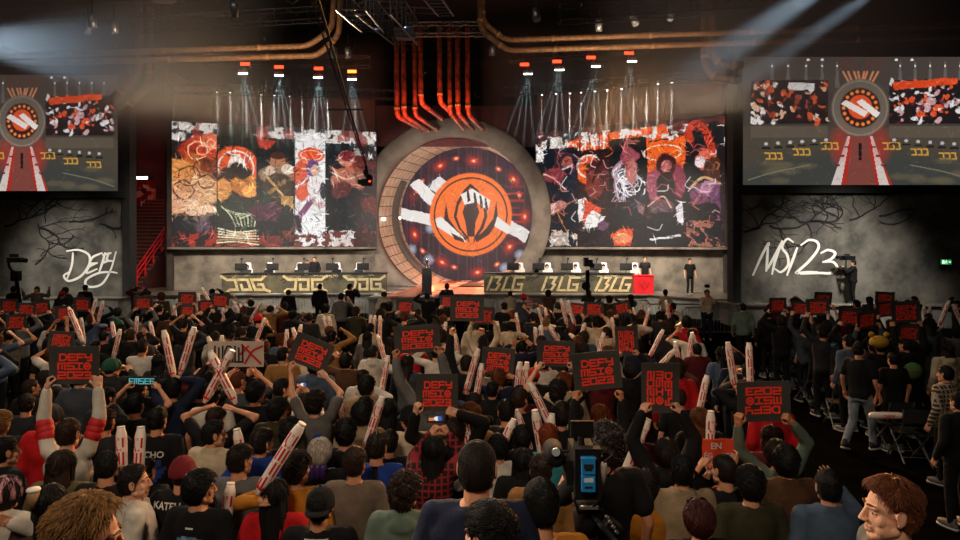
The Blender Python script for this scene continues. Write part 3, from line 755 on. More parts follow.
build('tube', MB().box((0,-.06,0), (.78,.1,.16)), mat('tube_lamp', '#e8fff4', .3, emit=7), t); build('bracket', MB().box((0,.0,.02), (.9,.08,.24)), M_black, t)

# exit sign
xp = P(946,262,26.55); t = thing('exit_sign', 'green running-man exit sign low on the far right wall', 'sign', xp)
M_exit = mat('exit_green', '#1fae5c', .4, emit=.55); M_exw = mat('exit_white', '#eafff0', .4, emit=1.0)
build('housing', MB().box((0,.05,0), (.46,.1,.23)), M_black, t); build('panel', MB().box((0,-.005,0), (.43,.02,.20)), M_exit, t)
mb = MB(); mb.box((-.12,-.02,.0),(.09,.01,.15)); mb.lathe([(0,-.006),(.02,-.006),(.02,.006),(0,.006)],(.0,-.02,.055),10,M=Matrix.Rotation(R(90),3,'X').to_4x4())
for a,b in (((0,.03),(-.02,-.02)),((-.02,-.02),(.03,-.05)),((.03,-.05),(.02,-.08)),((-.02,-.02),(-.06,-.06)),((0,.03),(.05,.01)),((0,.02),(-.05,.0)),((.09,0),(.18,0)),((.14,.03),(.18,0)),((.14,-.03),(.18,0))):
    ribbon(mb,[a,b],.018,Matrix(((1,0,0,0),(0,0,-1,-.018),(0,1,0,0),(0,0,0,1))),th=.006)
build('pictogram', mb, M_exw, t)

# ---- desks
JDG = [ # three characters in a unit box (u right, v up)
 [(-.2,1.12),(.15,.86),(.78,.86),(.70,.08),(.1,.08),(-.12,-.06)],
 [(1.0,.86),(1.75,.86),(1.75,.08),(1.12,.08),(1.12,.46)],
 [(3.2,1.12),(2.82,.86),(2.06,.86),(2.1,.08),(2.88,.08),(3.2,-.06)],[(2.86,.10),(2.82,.48),(2.5,.48)]]
BLG = [
 [(.30,1.0),(.02,0)],[(.58,1.0),(1.05,1.0),(.82,.56)],[(.80,.54),(1.0,.44),(.74,.0),(.30,.0)],
 [(1.55,1.0),(1.28,0),(1.85,0)],
 [(2.95,1.0),(2.2,1.0),(2.08,0),(2.78,0),(2.84,.46),(2.5,.46)]]
def desk(name, label, a, b, logos, strokes, wv):
    root = thing(name, label, 'desk', ((a.x+b.x)/2, (a.y+b.y)/2, ST))
    d_ = b-a; L = math.hypot(d_.x, d_.y); th = math.atan2(d_.y, d_.x); root.rotation_euler = (0,0,th)
    build('front_panel', MB().box((0,0,.47), (L,.1,.94)), M_desk, root)
    build('worktop', MB().box((0,.42,.97), (L+.1,1.0,.05)), M_black, root)
    for s in (-1,1): build('side_panel', MB().box((s*(L/2-.05),.45,.47), (.08,.86,.93)), M_desk, root)
    FM = Matrix(((1,0,0,0),(0,0,-1,-.052),(0,1,0,0),(0,0,0,1)))
    for cxx, w, sl in logos:
        mb = MB()
        for st_ in strokes:
            ribbon(mb, [(cxx+(x-1.45+.0)*w+sl*(y-.4)*.3,   .13+y*.64) for x, y in st_], wv, FM, th=.012)
        build('team_logo', mb, M_gold, root)
    mb = MB(); r = random.Random(int(L*100))
    for k in range(16):
        x = r.uniform(-L/2+.3, L/2-.3); y = r.uniform(.15,.75)
        ribbon(mb, spline([(x+r.uniform(-.35,.35), y+r.uniform(-.15,.2)) for _ in range(5)], 5), .035, FM, th=.004)
    build('scrawl', mb, M_scrawl, root)
    mb = MB()
    for k in range(26):
        x = r.uniform(-L/2+.3, L/2-.3); y = .86+r.uniform(-.06,.06)
        ribbon(mb, spline([(x+j*.08, y+r.uniform(-.06,.06)) for j in range(4)], 4), .018, FM, th=.004)
    build('fine_scrawl', mb, mat('pale_scrawl', '#a79a76', .7), root)
    return root, th
da, db = P(222,0,32.0), P(386,0,32.6)
desk('player_desk', 'long olive player desk with three gold JDG logos, left of portal', da, db, [(-2.9,.62,-.7),(0,.62,0),(2.95,.60,.0)], JDG, .125)
ea, eb = P(484,0,32.8), P(634,0,32.2)
desk('player_desk', 'long olive player desk with three gold BLG logos, right of portal', ea, eb, [(-2.7,.62,.25),(.1,.62,.2),(2.75,.58,.5)], BLG, .115)
rb = P(642.5,0,31.95); t = thing('plinth', 'bright red square plinth at the right end of the BLG desk', 'plinth', (rb.x, rb.y, ST))
build('body', MB().box((0,0,.44), (.93,.7,.88)), M_redbox, t); build('lid', MB().box((0,0,.905), (.97,.74,.05)), M_redbox, t)
mb = MB(); FM = Matrix(((1,0,0,0),(0,0,-1,-.352),(0,1,0,0),(0,0,0,1)))
for st_ in ([(-.15,.3),(0,.62),(.15,.3)],[(-.25,.55),(0,.2),(.25,.55)]): ribbon(mb, st_, .035, FM)
build('emblem', mb, mat('plinth_emblem', '#8c0f18', .5), t)

def monitor(px, d, label, zoff=1.0):
    p = P(px,0,d); t = thing('monitor', label, 'monitor', (p.x, p.y, ST+.995), 0, 'monitors on the player desks')
    mb = MB(); mb.box((0,0,.31), (.62,.05,.36)); mb.box((0,-.04,.31), (.3,.05,.2)); build('casing', mb, M_matte, t)
    mb = MB(); mb.tube([(0,.0,.02),(0,-.02,.3)], .025, 8); mb.box((0,0,.01), (.26,.2,.02)); build('stand', mb, M_steel, t)
    mb = MB(); mb.box((0,.028,.31), (.58,.006,.32)); build('panel', mb, mat('monitor_glow', '#9fb4c8', .4, emit=1.5), t)
    mb = MB(); mb.tube([(.02,-.0,.49),(.04,-.02,.66),(.05,-.03,.7)], .02, 8); mb.box((.05,-.03,.72),(.1,.1,.09)); build('webcam', mb, M_matte, t)
    return t
ordn = ['first','second','third','fourth','fifth']
for i, px in enumerate((241,272.5,303.5,332,363)): monitor(px, 32.55+i*.11, f'black monitor seen from behind on the JDG desk, {ordn[i]} from its left end')
for i, px in enumerate((513,538.5,567,596,626)): monitor(px, 33.0-i*.1, f'black monitor seen from behind on the BLG desk, {ordn[i]} from its left end')

# trophy on its pillar
tp = P(427,0,31.5); t = thing('pedestal', 'tall black square pedestal standing on the runway', 'pedestal', (tp.x, tp.y, ST+.05))
build('column', MB().box((0,0,.6), (.46,.46,1.2)), M_matte, t); build('foot', MB().box((0,0,.02), (.5,.5,.04)), M_steel, t); build('cap', MB().box((0,0,1.215), (.5,.5,.03)), M_black, t)
t2 = thing('trophy', 'slim silver trophy on top of the black pedestal', 'trophy', (tp.x, tp.y, ST+.05+1.232))
M_sil = mat('trophy_silver', '#cbb59a', .25, 1.)
build('base', MB().lathe([(.0,0),(.12,0),(.12,.05),(.07,.08),(.0,.08)]), M_sil, t2, True)
build('cup', MB().lathe([(.0,.08),(.04,.09),(.035,.2),(.07,.28),(.10,.38),(.085,.45),(.05,.5),(.0,.5)]), M_sil, t2, True)
for s in (-1,1): build('handle', MB().tube([(s*.08,0,.32),(s*.15,0,.36),(s*.14,0,.45),(s*.08,0,.46)], .012, 8), M_sil, t2, True)

# ---- crowd barriers in front of the stage
def barrier(x, y, rz, label):
    t = thing('crowd_barrier', label, 'barrier', (x, y, 0), rz, 'steel barriers before the stage')
    mb = MB(); W, Hh = 2.3, 1.06
    mb.tube([(-W/2,0,.15),(-W/2,0,Hh-.12),(-W/2+.12,0,Hh),(W/2-.12,0,Hh),(W/2,0,Hh-.12),(W/2,0,.15)], .022, 8); mb.tube([(-W/2,0,.16),(W/2,0,.16)], .018, 8)
    build('frame', mb, M_alu, t)
    mb = MB()
    for k in range(1,18): mb.tube([(-W/2+k*W/18,0,.16),(-W/2+k*W/18,0,Hh)], .008, 6)
    build('bars', mb, M_alu, t)
    for s in (-1,1): build('foot', MB().box((s*W*.36,0,.02), (.06,.6,.04)), M_steel, t)
    return t
for i, (px, d, lab) in enumerate(((714,23.6,'steel barrier behind the man in the cream shirt'),(672,25.0,'steel barrier left of the man in the cream shirt'),(262,27.3,'steel barrier under the left JDG logo'),(309,27.4,'steel barrier under the middle JDG logo'),(358,27.6,'steel barrier under the right JDG logo'),(214,27.2,'steel barrier left of the JDG desk'),(520,27.4,'steel barrier under the left BLG logo'),(575,27.2,'steel barrier under the middle BLG logo'),(622,26.6,'steel barrier under the red plinth'))):
    p = P(px,0,d); barrier(p.x, p.y, R(rng.uniform(-2,2)), lab)
# =================================================================== RIGGING
def pipe_thing(name, label, pts, r, m, cat, group=None, collars=True, seg=14):
    pts = [Vector(p) for p in pts]; o0 = pts[0].copy()
    t = thing(name, label, cat, o0, 0, group)
    q = [pts[0]]                                          # rounded bends
    for i in range(1, len(pts)-1):
        a, b, c = pts[i-1], pts[i], pts[i+1]; k = min(r*3, (b-a).length*.4, (c-b).length*.4)
        u, w = b+(a-b).normalized()*k, b+(c-b).normalized()*k
        for s in range(6):
            s /= 5; q.append(u*(1-s)**2+b*2*s*(1-s)+w*s*s)
    q.append(pts[-1])
    build('pipe', MB().tube([p-o0 for p in q], r, seg), m, t, True)
    if collars:
        for i in range(len(pts)-1):
            a, b = pts[i], pts[i+1]; L = (b-a).length; n = max(1, int(L/3.2)); dd = (b-a)/L
            for k in range(n):
                c = a.lerp(b, (k+.5)/n) if L > 7 else b-dd*min(.5*L, r*3.2)
                build('collar', MB().tube([c-o0-dd*.07, c-o0+dd*.07], r*1.12, seg), M_collar, t, True)
    return t
# copper ducts high across the front of the stage
pipe_thing('copper_duct', 'upper of the two long copper ducts at upper left', [P(-60,58,25.6),P(308,46,23.9),P(332,29,23.9),P(336,-30,23.9)], .105, M_copper, 'duct', 'long copper ducts')
pipe_thing('copper_duct', 'lower of the two long copper ducts at upper left', [P(-60,66,25.6),P(318,55.5,23.8),P(339,35,23.7),P(342,-30,23.6)], .105, M_copper, 'duct', 'long copper ducts')
pipe_thing('copper_duct', 'upper of the two long copper ducts at upper right', [P(483,-30,23.9),P(482,21,23.9),P(505,40,23.9),P(1020,23,22.0)], .105, M_copper, 'duct', 'long copper ducts')
pipe_thing('copper_duct', 'lower of the two long copper ducts at upper right', [P(480,-30,23.6),P(480,29,23.6),P(507,50.5,23.7),P(1020,34,22.0)], .105, M_copper, 'duct', 'long copper ducts')
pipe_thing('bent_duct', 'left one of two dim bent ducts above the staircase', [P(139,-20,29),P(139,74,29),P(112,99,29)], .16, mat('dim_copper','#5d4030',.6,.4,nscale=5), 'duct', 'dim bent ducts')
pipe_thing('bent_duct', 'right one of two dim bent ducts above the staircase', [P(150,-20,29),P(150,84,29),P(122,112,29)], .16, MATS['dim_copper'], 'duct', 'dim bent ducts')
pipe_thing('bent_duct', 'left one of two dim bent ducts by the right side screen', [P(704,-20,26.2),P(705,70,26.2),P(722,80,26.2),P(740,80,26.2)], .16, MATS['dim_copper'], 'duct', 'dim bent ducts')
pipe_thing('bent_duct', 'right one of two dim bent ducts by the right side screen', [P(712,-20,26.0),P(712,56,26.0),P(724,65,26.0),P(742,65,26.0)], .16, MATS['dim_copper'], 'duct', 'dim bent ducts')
names = ['first','second','third','fourth','fifth','sixth','seventh','last']
VP = [(397,116,423,130),(404,115,429,131),(415,115,437,130),(421,103,442,119),(440,102,459,120),(450,113,464,129),(458,113,473,129),(468,114,483,129)]
for i, (x, yb, xe, ye) in enumerate(VP):
    pipe_thing('rusty_pipe', f'rust red vertical pipe above the portal, {names[i]} from the left', [P(x-.6,28,31.5),P(x,yb,31.5),P(xe,ye,34.6)], .125 if i not in (2,5) else .11, M_pipe, 'pipe', 'rust red pipes above the portal')

# trusses
def truss(label, a, b, w=.5, m=M_alu, flat=False):
    a, b = Vector(a), Vector(b); L = (b-a).length; t = thing('lighting_truss', label, 'truss', a, 0, 'roof trusses')
    d = (b-a).normalized(); s = d.cross(Vector((0,0,1))).normalized(); u = s.cross(d)
    mb = MB(); cs = [s*w/2+u*w/2, -s*w/2+u*w/2, -s*w/2-u*w/2, s*w/2-u*w/2]
    if flat: cs = [s*w/2, -s*w/2]
    for c in cs: mb.tube([c, (b-a)+c], .026, 6)
    build('chords', mb, m, t)
    mb = MB(); n = max(2, int(L/(w*1.3)))
    for i in range(n+1):
        p = d*(L*i/n); nx = d*(L*min(i+1, n)/n)
        for k in range(len(cs)):
            k2 = (k+1) % len(cs)
            mb.tube([p+cs[k], p+cs[k2]], .014, 5, caps=False)
            if not flat and i < n: mb.tube([p+cs[k], nx+cs[k2]], .012, 5, caps=False)
    build('lacing', mb, m, t)
    return t
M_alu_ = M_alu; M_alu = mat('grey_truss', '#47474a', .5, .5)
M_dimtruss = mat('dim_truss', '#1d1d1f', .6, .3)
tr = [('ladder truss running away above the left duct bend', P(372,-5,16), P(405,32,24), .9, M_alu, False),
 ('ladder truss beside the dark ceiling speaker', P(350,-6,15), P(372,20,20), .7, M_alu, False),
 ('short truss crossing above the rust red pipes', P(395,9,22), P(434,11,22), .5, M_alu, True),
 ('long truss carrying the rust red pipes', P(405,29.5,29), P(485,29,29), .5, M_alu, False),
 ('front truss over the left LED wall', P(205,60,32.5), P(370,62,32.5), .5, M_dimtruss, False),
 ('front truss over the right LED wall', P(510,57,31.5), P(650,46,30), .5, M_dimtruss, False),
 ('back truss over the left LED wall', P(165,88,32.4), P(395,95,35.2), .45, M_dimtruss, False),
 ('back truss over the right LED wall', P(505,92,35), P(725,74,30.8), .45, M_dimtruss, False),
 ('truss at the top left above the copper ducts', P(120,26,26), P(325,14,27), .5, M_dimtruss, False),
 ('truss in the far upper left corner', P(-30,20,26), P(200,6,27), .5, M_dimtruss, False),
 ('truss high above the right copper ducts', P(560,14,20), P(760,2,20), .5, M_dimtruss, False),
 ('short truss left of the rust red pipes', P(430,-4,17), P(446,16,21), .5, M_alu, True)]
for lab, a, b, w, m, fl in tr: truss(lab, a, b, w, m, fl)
rr = random.Random(5)
mb = MB()                                              # hanging cables in the roof, uncountable
for k in range(150):
    px = rr.uniform(-20,980); py = rr.uniform(-5,110); d = rr.uniform(24,44)
    if 170 < px < 730 and py > 92: continue
    if (px < 130 or px > 735) and py > 48: continue
    a = P(px,py,d); b = P(px+rr.uniform(-14,14),py+rr.uniform(-3,5),d+rr.uniform(-1,1))
    mb.tube([a, (a+b)/2+Vector((0,0,-.15)), b], .018, 5)
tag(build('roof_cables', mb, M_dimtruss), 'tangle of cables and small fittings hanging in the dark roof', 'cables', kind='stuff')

M_alu = M_alu_
# boxes in the roof
p = P(405,34,21.8); t = thing('ceiling_speaker', 'grey box speaker hung left of the rust red pipes', 'speaker', p)
build('cabinet', MB().box((0,0,0), (.62,.5,.3)), mat('speaker_grey','#4c5652',.7), t); build('status_lamp', MB().box((.06,-.26,.14),(.1,.02,.03)), mat('blue_lamp','#8fb4ff',.3,emit=3), t); build('hanger', MB().tube([(0,0,.15),(0,0,1.2)],.02,6), M_steel, t)
p = P(377,30,22); t = thing('ceiling_speaker', 'small dark box with a blue lamp left of the grey box speaker', 'speaker', p)
build('cabinet', MB().box((0,0,0), (.2,.3,.1)), M_matte, t); build('status_lamp', MB().box((0,-.16,0),(.16,.02,.04)), MATS['blue_lamp'], t); build('hanger', MB().tube([(0,0,.05),(0,0,1.2)],.015,6), M_steel, t)
p = P(160,-1,20); t = thing('ceiling_lamp', 'pale round high bay lamp cut by the top edge', 'lamp', p)
build('shade', MB().lathe([(.0,0),(.45,0),(.45,.06),(.12,.25),(.0,.25)], seg=24), mat('lamp_shade','#4a4a4c',.5), t, True); build('hanger', MB().tube([(0,0,.25),(0,0,1.4)],.02,6), M_steel, t)
hangers = [(92,20,20,'left of the left slanting truss'),(88,27,21,'farthest left over the ducts'),(114,26,21,'second from left over the ducts'),(234,9,19,'beside the top left truss'),(334,52,26,'under the left duct bend'),(348,52,26,'right of the left duct bend'),(536,14,20,'farthest left above the right ducts'),(599,24,22,'above the middle of the right ducts'),(634,19,22,'above the right ducts, middle of three'),(671,14,22,'above the right ducts, rightmost of three'),(492,50,27,'left of the right duct bend')]
M_lens = mat('dark_lens', '#7d8794', .15)
for i, (px, py, d, w) in enumerate(hangers):
    t = thing('spotlight', f'unlit grey spotlight hanging {w}', 'spotlight', P(px,py,d), rr.uniform(-.6,.6), 'unlit spotlights in the roof')
    Mr = Matrix.Rotation(R(rr.uniform(-35,35)), 4, 'X')
    build('can', MB().lathe([(.0,-.22),(.12,-.22),(.13,.1),(.09,.2),(.0,.2)], M=Mr), M_alu, t, True); build('lens', MB().lathe([(0,-.235),(.11,-.235),(.11,-.222),(0,-.222)], M=Mr), M_lens, t); build('hanger', MB().tube([(0,0,.18),(0,0,.7)],.02,6), M_steel, t)

# moving heads with red panels
M_redled = mat('red_led', '#ff3a1c', .4, emit=4.5); M_orled = mat('orange_led', '#ff7a2c', .4, emit=4.5)
M_head = mat('white_beam_lens', '#f4fffb', .2, emit=14)
MH = [(245,64,243,72,31),(279,67,279,74,31),(318.5,68.5,318,76,31),(352,71.5,352,78,31),(524.5,64.5,528,72.5,31),(557,61.5,559.5,68.5,30.6),(591,57.5,596,65,30.3),(629,53,632,60,30)]
SPOTS = []
def head_unit(lab, px, py, hx, hy, d, ml):
    a = P(px,py,d); h = P(hx,hy,d); t = thing('moving_head', lab, 'stage light', a, 0, 'moving lights with red panels')
    build('led_panel', MB().box((0,0,0), (.42,.06,.13)), ml, t); build('housing', MB().box((0,.07,0), (.5,.1,.2)), M_matte, t)
    r_ = h-a; mb = MB()
    mb.tube([(0,.1,0),(r_.x,.1,r_.z*.5)], .05, 8); build('arm', mb, M_steel, t)
    mb = MB()
    for s in (-1,0,1): mb.lathe([(.0,.10),(.07,.1),(.085,-.06),(.0,-.06)], (r_.x+s*.15, 0, r_.z), 12)
    build('lamp_head', mb, M_alu, t, True)
    mb = MB()
    for s in (-1,0,1): mb.lathe([(.0,-.062),(.075,-.062),(.06,-.09),(.0,-.1)], (r_.x+s*.15, 0, r_.z), 12)
    build('lens', mb, M_head, t, True)
    build('hanger', MB().tube([(0,.1,.05),(0,.1,1.0)], .02, 6), M_steel, t)
    return h
side_w = lambda i: ('over the left LED wall', i) if i < 4 else ('over the right LED wall', i-4)
for i, (px,py,hx,hy,d) in enumerate(MH):
    w, k = side_w(i)
    h = head_unit(f'lit moving light with red panel {w}, {ordn[k]} from the left', px,py,hx,hy,d, M_orled if i == 3 else M_redled)
    for j, sp in enumerate((-14,-5,3,11)):
        SPOTS.append((h+Vector((0,0,-.12)), h+Vector((math.sin(R(sp+(-6 if i > 3 else 3)))*6, .4, -5.6)), R(3.2), 20000, (.62,.95,.98)))
# small footlights on the header
thin = [217,230,246,261,274,290,302,314.5,327.5,355, 542,556,570,581,595,607,621.5,634,647,658,672]
ty   = [92,92.5,94,95,95.5,96.5,97,97.5,98,99, 95,94,93.5,92.5,91.5,90,89,87,86,84,82.5]
M_small = mat('small_white_lens', '#fff6ea', .2, emit=10)
for i, (x, y) in enumerate(zip(thin, ty)):
    left = x < 450
    wa, wb = (La, Lb) if left else (Ra, Rb_); q_ = (x-480)/F; tt = (q_*wa.y-wa.x)/((wb.x-wa.x)-q_*(wb.y-wa.y)); d = wa.y+tt*(wb.y-wa.y)-1.25
    p = P(x,y,d); k = i if left else i-10
    t = thing('downlight', f'small white downlight above the {"left" if left else "right"} LED wall, number {k+1} from the left', 'stage light', p, 0, 'small white downlights')
    build('can', MB().lathe([(.0,.16),(.05,.16),(.06,0),(.0,0)], seg=10), M_matte, t, True); build('lens', MB().lathe([(.0,-.02),(.05,-.004),(.05,0),(0,0)], seg=10), M_small, t)
    build('bracket', MB().tube([(0,0,.15),(0,.5,.3)], .015, 6), M_steel, t)
    SPOTS.append((p+Vector((0,0,-.05)), p+Vector((.05 if left else -.05, .04, -3)), R(5.0), 9000 if i % 3 else 15000, (1,.93,.84)))

# jib crane hanging camera
b0, b1 = P(306,-30,9.0), P(366,166,21.5)
t = thing('camera_jib', 'long black camera jib arm reaching across the stage with a camera at its tip', 'camera crane', b0)
mb = MB(); w = .06
d_ = (b1-b0)
for dx, dz in ((-w,0),(w,0),(0,.12)): mb.tube([Vector((dx,0,dz)), d_+Vector((dx*.4,0,dz*.4))], .018, 6)
build('boom', mb, M_matte, t)
mb = MB()
for i in range(24):
    p = d_*(i/23); s = 1-.6*i/23; mb.tube([p+Vector((-w*s,0,0)), p+Vector((w*s,0,0)), p+Vector((0,0,.12*s)), p+Vector((-w*s,0,0))], .007, 5)
build('lacing', mb, M_matte, t)
q = P(345.5,109.5,13.2)-b0; build('cross_bar', MB().tube([q+Vector((-.37,0,0)), q+Vector((.37,0,0))], .02, 6), M_matte, t)
mb = MB(); mb.tube([d_, d_+Vector((0,.1,-.35))], .05, 8); mb.box(tuple(d_+Vector((-.02,.1,-.2))), (.16,.16,.14)); mb.box(tuple(d_+Vector((.1,.1,-.42))), (.12,.2,.3)); build('remote_head', mb, M_matte, t)
mb = MB(); c = d_+Vector((.02,.05,-.55)); mb.box(tuple(c), (.34,.24,.22)); mb.box(tuple(c+Vector((-.22,0,.02))), (.16,.14,.14)); mb.box(tuple(c+Vector((.1,0,.16))), (.2,.1,.1)); build('camera_body', mb, M_matte, t)
build('tally_lamp', MB().box(tuple(c+Vector((.12,-.125,.03))), (.06,.02,.05)), M_redled, t)

# =================================================================== LIGHT
def light(name, kind, loc, target, energy, col, size=1., sizey=None, cone=None, blend=.3, spread=None):
    l = bpy.data.lights.new(name, kind); l.energy = energy; l.color = col
    if kind == 'AREA':
        l.size = size
        if sizey: l.shape = 'RECTANGLE'; l.size_y = sizey
        if spread: l.spread = spread
    else: l.shadow_soft_size = size
    if kind == 'SPOT': l.spot_size = cone; l.spot_blend = blend
    o = bpy.data.objects.new(name, l); COL.objects.link(o); o.location = loc
    if target is not None: o.rotation_euler = (Vector(target)-Vector(loc)).to_track_quat('-Z','Y').to_euler()
    return o
W_ = bpy.data.worlds.new('dark_hall'); SC.world = W_; W_.use_nodes = True
W_.node_tree.nodes['Background'].inputs[0].default_value = (.0025,.003,.004,1)
for i, (a, b, cone, e, c) in enumerate(SPOTS): light('beam_lamp', 'SPOT', a, b, e, c, .02, cone=cone, blend=.5)
# stage wash
light('stage_wash', 'AREA', (-10,27.2,8.2), (-10,34,1.6), 950, (1,.86,.7), 8, 1, spread=R(95))
light('stage_wash', 'AREA', (6,28,8.2), (7,33.8,1.6), 900, (1,.86,.7), 6, 1, spread=R(95))
light('portal_wash', 'SPOT', (-2.2,22,6.5), (-1.7,37.5,5.0), 11000, (1,.88,.76), .4, cone=R(47), blend=.6)
light('tunnel_lamp', 'POINT', tuple(fc.lerp(bc,.45)+Vector((1.0,0,1.0))), None, 420, (1,.9,.78), .5)
light('tunnel_red_lamp', 'AREA', (-.8,42.3,2.0), (-2.0,36,.9), 130, (1,.18,.06), 5, 1.5)
for s in (-1,1): light('red_floor_lamp', 'POINT', (-1.6+s*1.6,40.5,1.5), None, 45, (1,.2,.08), .3)
light('pipe_red_lamp', 'AREA', P(408,190,30.0), P(410,70,31.5), 150, (1,.20,.10), 1.5, spread=R(70))
light('pipe_red_lamp', 'AREA', P(455,190,30.0), P(455,70,31.5), 180, (1,.24,.10), 1.5, spread=R(70))
light('stair_red_lamp', 'POINT', (-19.6,38.5,9.5), None, 160, (1,.25,.22), .4)
light('stair_red_lamp', 'POINT', (14.4,36.5,8.5), None, 110, (1,.22,.2), .4)
# wall wash on the lettered side walls
light('wall_wash', 'SPOT', (-19,24,8.5), (-19.3,30,1.6), 3800, (1,.93,.82), .5, cone=R(46), blend=1)
light('wall_wash', 'SPOT', (14.0,21,8.0), (15.0,26.7,1.3), 4800, (1,.93,.82), .5, cone=R(60), blend=1)
# copper ducts and roof
light('duct_lamp', 'AREA', (-8,20,7.5), (-9,24,10.7), 260, (1,.72,.45), 6, .6, spread=R(110))
light('duct_lamp', 'AREA', (5,20,7.5), (6,23.5,10.8), 260, (1,.72,.45), 6, .6, spread=R(110))
# house light over the crowd, plus two added face spots
light('crowd_light', 'AREA', (-5,9,11.5), (-4,12,1), 560, (1,.82,.64), 12, 10)
light('crowd_light', 'SPOT', (-2,-4,10), (-2,7,1.5), 2400, (1,.78,.56), 1.2, cone=R(75), blend=.8)
light('orange_side_light', 'SPOT', (5,25,6.5), (-1,8,1.5), 15000, (1,.46,.15), .5, cone=R(64), blend=.8)
light('warm_front_light', 'SPOT', (-6,27,9), (-4,11,1.6), 11000, (1,.7,.42), .5, cone=R(70), blend=.8)
light('crowd_light', 'SPOT', (-9,8.5,7.5), (1.5,2.6,2.2), 5200, (1,.76,.56), .5, cone=R(22), blend=.9)  # added unseen spot, narrowed to brighten the lower right man's face
light('crowd_light', 'SPOT', (7,9,6.5), (-2.0,3.4,2.0), 3400, (1,.62,.36), .4, cone=R(24), blend=.9)  # added unseen spot, brightens the faces at lower left only
light('aisle_light', 'AREA', (8.5,12,9), (8.5,13,0), 14, (1,.85,.7), 5)

# ---- haze that shows the beams
def haze(label, lo, hi, dens, aniso=.3):
    mb = MB().box(tuple((a+b)/2 for a, b in zip(lo, hi)), tuple(b-a for a, b in zip(lo, hi)))
    m = bpy.data.materials.new('haze'); m.use_nodes = True; nt = m.node_tree
    nt.nodes.remove(nt.nodes['Principled BSDF']); v = nt.nodes.new('ShaderNodeVolumeScatter')
    v.inputs['Density'].default_value = dens; v.inputs['Anisotropy'].default_value = aniso
    # the haze thins out towards its edges
    tc = nt.nodes.new('ShaderNodeTexCoord'); sp = nt.nodes.new('ShaderNodeSeparateXYZ'); nt.links.new(tc.outputs['Generated'], sp.inputs[0])
    last = None
    def mth(op, a_, b_):
        n_ = nt.nodes.new('ShaderNodeMath'); n_.operation = op
        for i_, q_ in enumerate((a_, b_)):
            if isinstance(q_, (int, float)): n_.inputs[i_].default_value = q_
            else: nt.links.new(q_, n_.inputs[i_])
        return n_.outputs[0]
    for k_ in range(3):
        t_ = sp.outputs[k_]; w_ = mth('MULTIPLY', mth('MULTIPLY', t_, mth('SUBTRACT', 1., t_)), 5.5 if k_ == 2 else 4.2); w_ = mth('MINIMUM', w_, 1.)
        last = w_ if last is None else mth('MULTIPLY', last, w_)
    nt.links.new(mth('MULTIPLY', last, dens*1.15), v.inputs['Density'])
    nt.links.new(v.outputs[0], nt.nodes['Material Output'].inputs['Volume'])
    return tag(build('haze', mb, m), label, 'haze', kind='stuff')
def haze_slab(label, a, b, z0, z1, th, dens):
    dx, dy = b.x-a.x, b.y-a.y; L = math.hypot(dx, dy); nrm = Vector((dy, -dx, 0)).normalized()
    if nrm.y > 0: nrm = -nrm
    o = haze(label, (-L/2,-th/2,-(z1-z0)/2), (L/2,th/2,(z1-z0)/2), dens)
    o.location = Vector(((a.x+b.x)/2, (a.y+b.y)/2, (z0+z1)/2))+nrm*1.12; o.rotation_euler = (0,0,math.atan2(dy, dx)); return o
haze_slab('thin haze lit into small beams over the left LED wall', La, Lb, 9.0, 11.9, .6, .34)
haze_slab('thin haze lit into small beams over the right LED wall', Ra, Rb_, 9.0, 12.2, .6, .34)
haze('thin haze round the moving lights over the left LED wall', (-13.6,29.4,7.8), (-4.4,32.4,13.4), .05)
haze('thin haze round the moving lights over the right LED wall', (.0,28.6,7.9), (8.8,32.2,13.9), .045)
haze('bluish haze beam at the upper right', (3,14.5,6.5), (13.5,21.5,13.5), .11)
haze('bluish haze beam at the upper left', (-23,16,6.8), (-7,25.5,13.6), .09)
light('blue_beam_lamp', 'SPOT', P(905,-70,16), P(700,70,20), 15000, (.62,.82,1), .1, cone=R(13), blend=.7)
light('blue_beam_lamp', 'SPOT', P(950,-60,15.5), P(715,100,19), 8000, (.62,.82,1), .1, cone=R(8), blend=.7)
light('blue_beam_lamp', 'SPOT', P(-70,36,24), P(150,60,17), 9000, (.62,.82,1), .1, cone=R(13), blend=.8)

# ---- camera
cam = bpy.data.cameras.new('camera'); cam.sensor_width = 36; cam.lens = 24; cam.shift_y = -25/960; cam.clip_end = 200
co = bpy.data.objects.new('camera', cam); COL.objects.link(co); co.location = (0,0,HC); co.rotation_euler = (R(90),0,0); SC.camera = co
SC.view_settings.view_transform = 'Standard'; SC.view_settings.look = 'None'; SC.view_settings.exposure = 0; SC.view_settings.gamma = 1
SC.view_settings.use_curve_mapping = False
SC.cycles.use_denoising = True
SC.cycles.max_bounces = 5; SC.cycles.volume_bounces = 0
SC.cycles.use_light_tree = True
# =================================================================== PEOPLE: shape library
def capsule(a, b, ra, rb, seg=10):
    a, b = Vector(a), Vector(b); d = b-a; L = d.length
    if L < 1e-6: d = Vector((0,0,1)); L = 1e-6
    t = d/L; up = Vector((0,0,1)) if abs(t.z) < .9 else Vector((1,0,0))
    u = t.cross(up).normalized(); w = t.cross(u)
    prof = [(-1,.0),(-.87,.5),(-.5,.87),(0,1)]
    rows = [(a+t*(ra*z), ra*r) for z, r in prof]+[(b+t*(rb*-z), rb*r) for z, r in reversed(prof)]
    v = []; f = []
    for i, (c, r) in enumerate(rows):
        for k in range(seg):
            th = 2*math.pi*k/seg; v.append(tuple(c+(u*math.cos(th)+w*math.sin(th))*max(r, 1e-4)))
    n = len(rows)
    for i in range(n-1):
        for k in range(seg):
            k2 = (k+1)%seg; f.append((i*seg+k, (i+1)*seg+k, (i+1)*seg+k2, i*seg+k2))
    f.append(tuple(range(seg))); f.append(tuple((n-1)*seg+k for k in range(seg-1,-1,-1)))
    return v, f
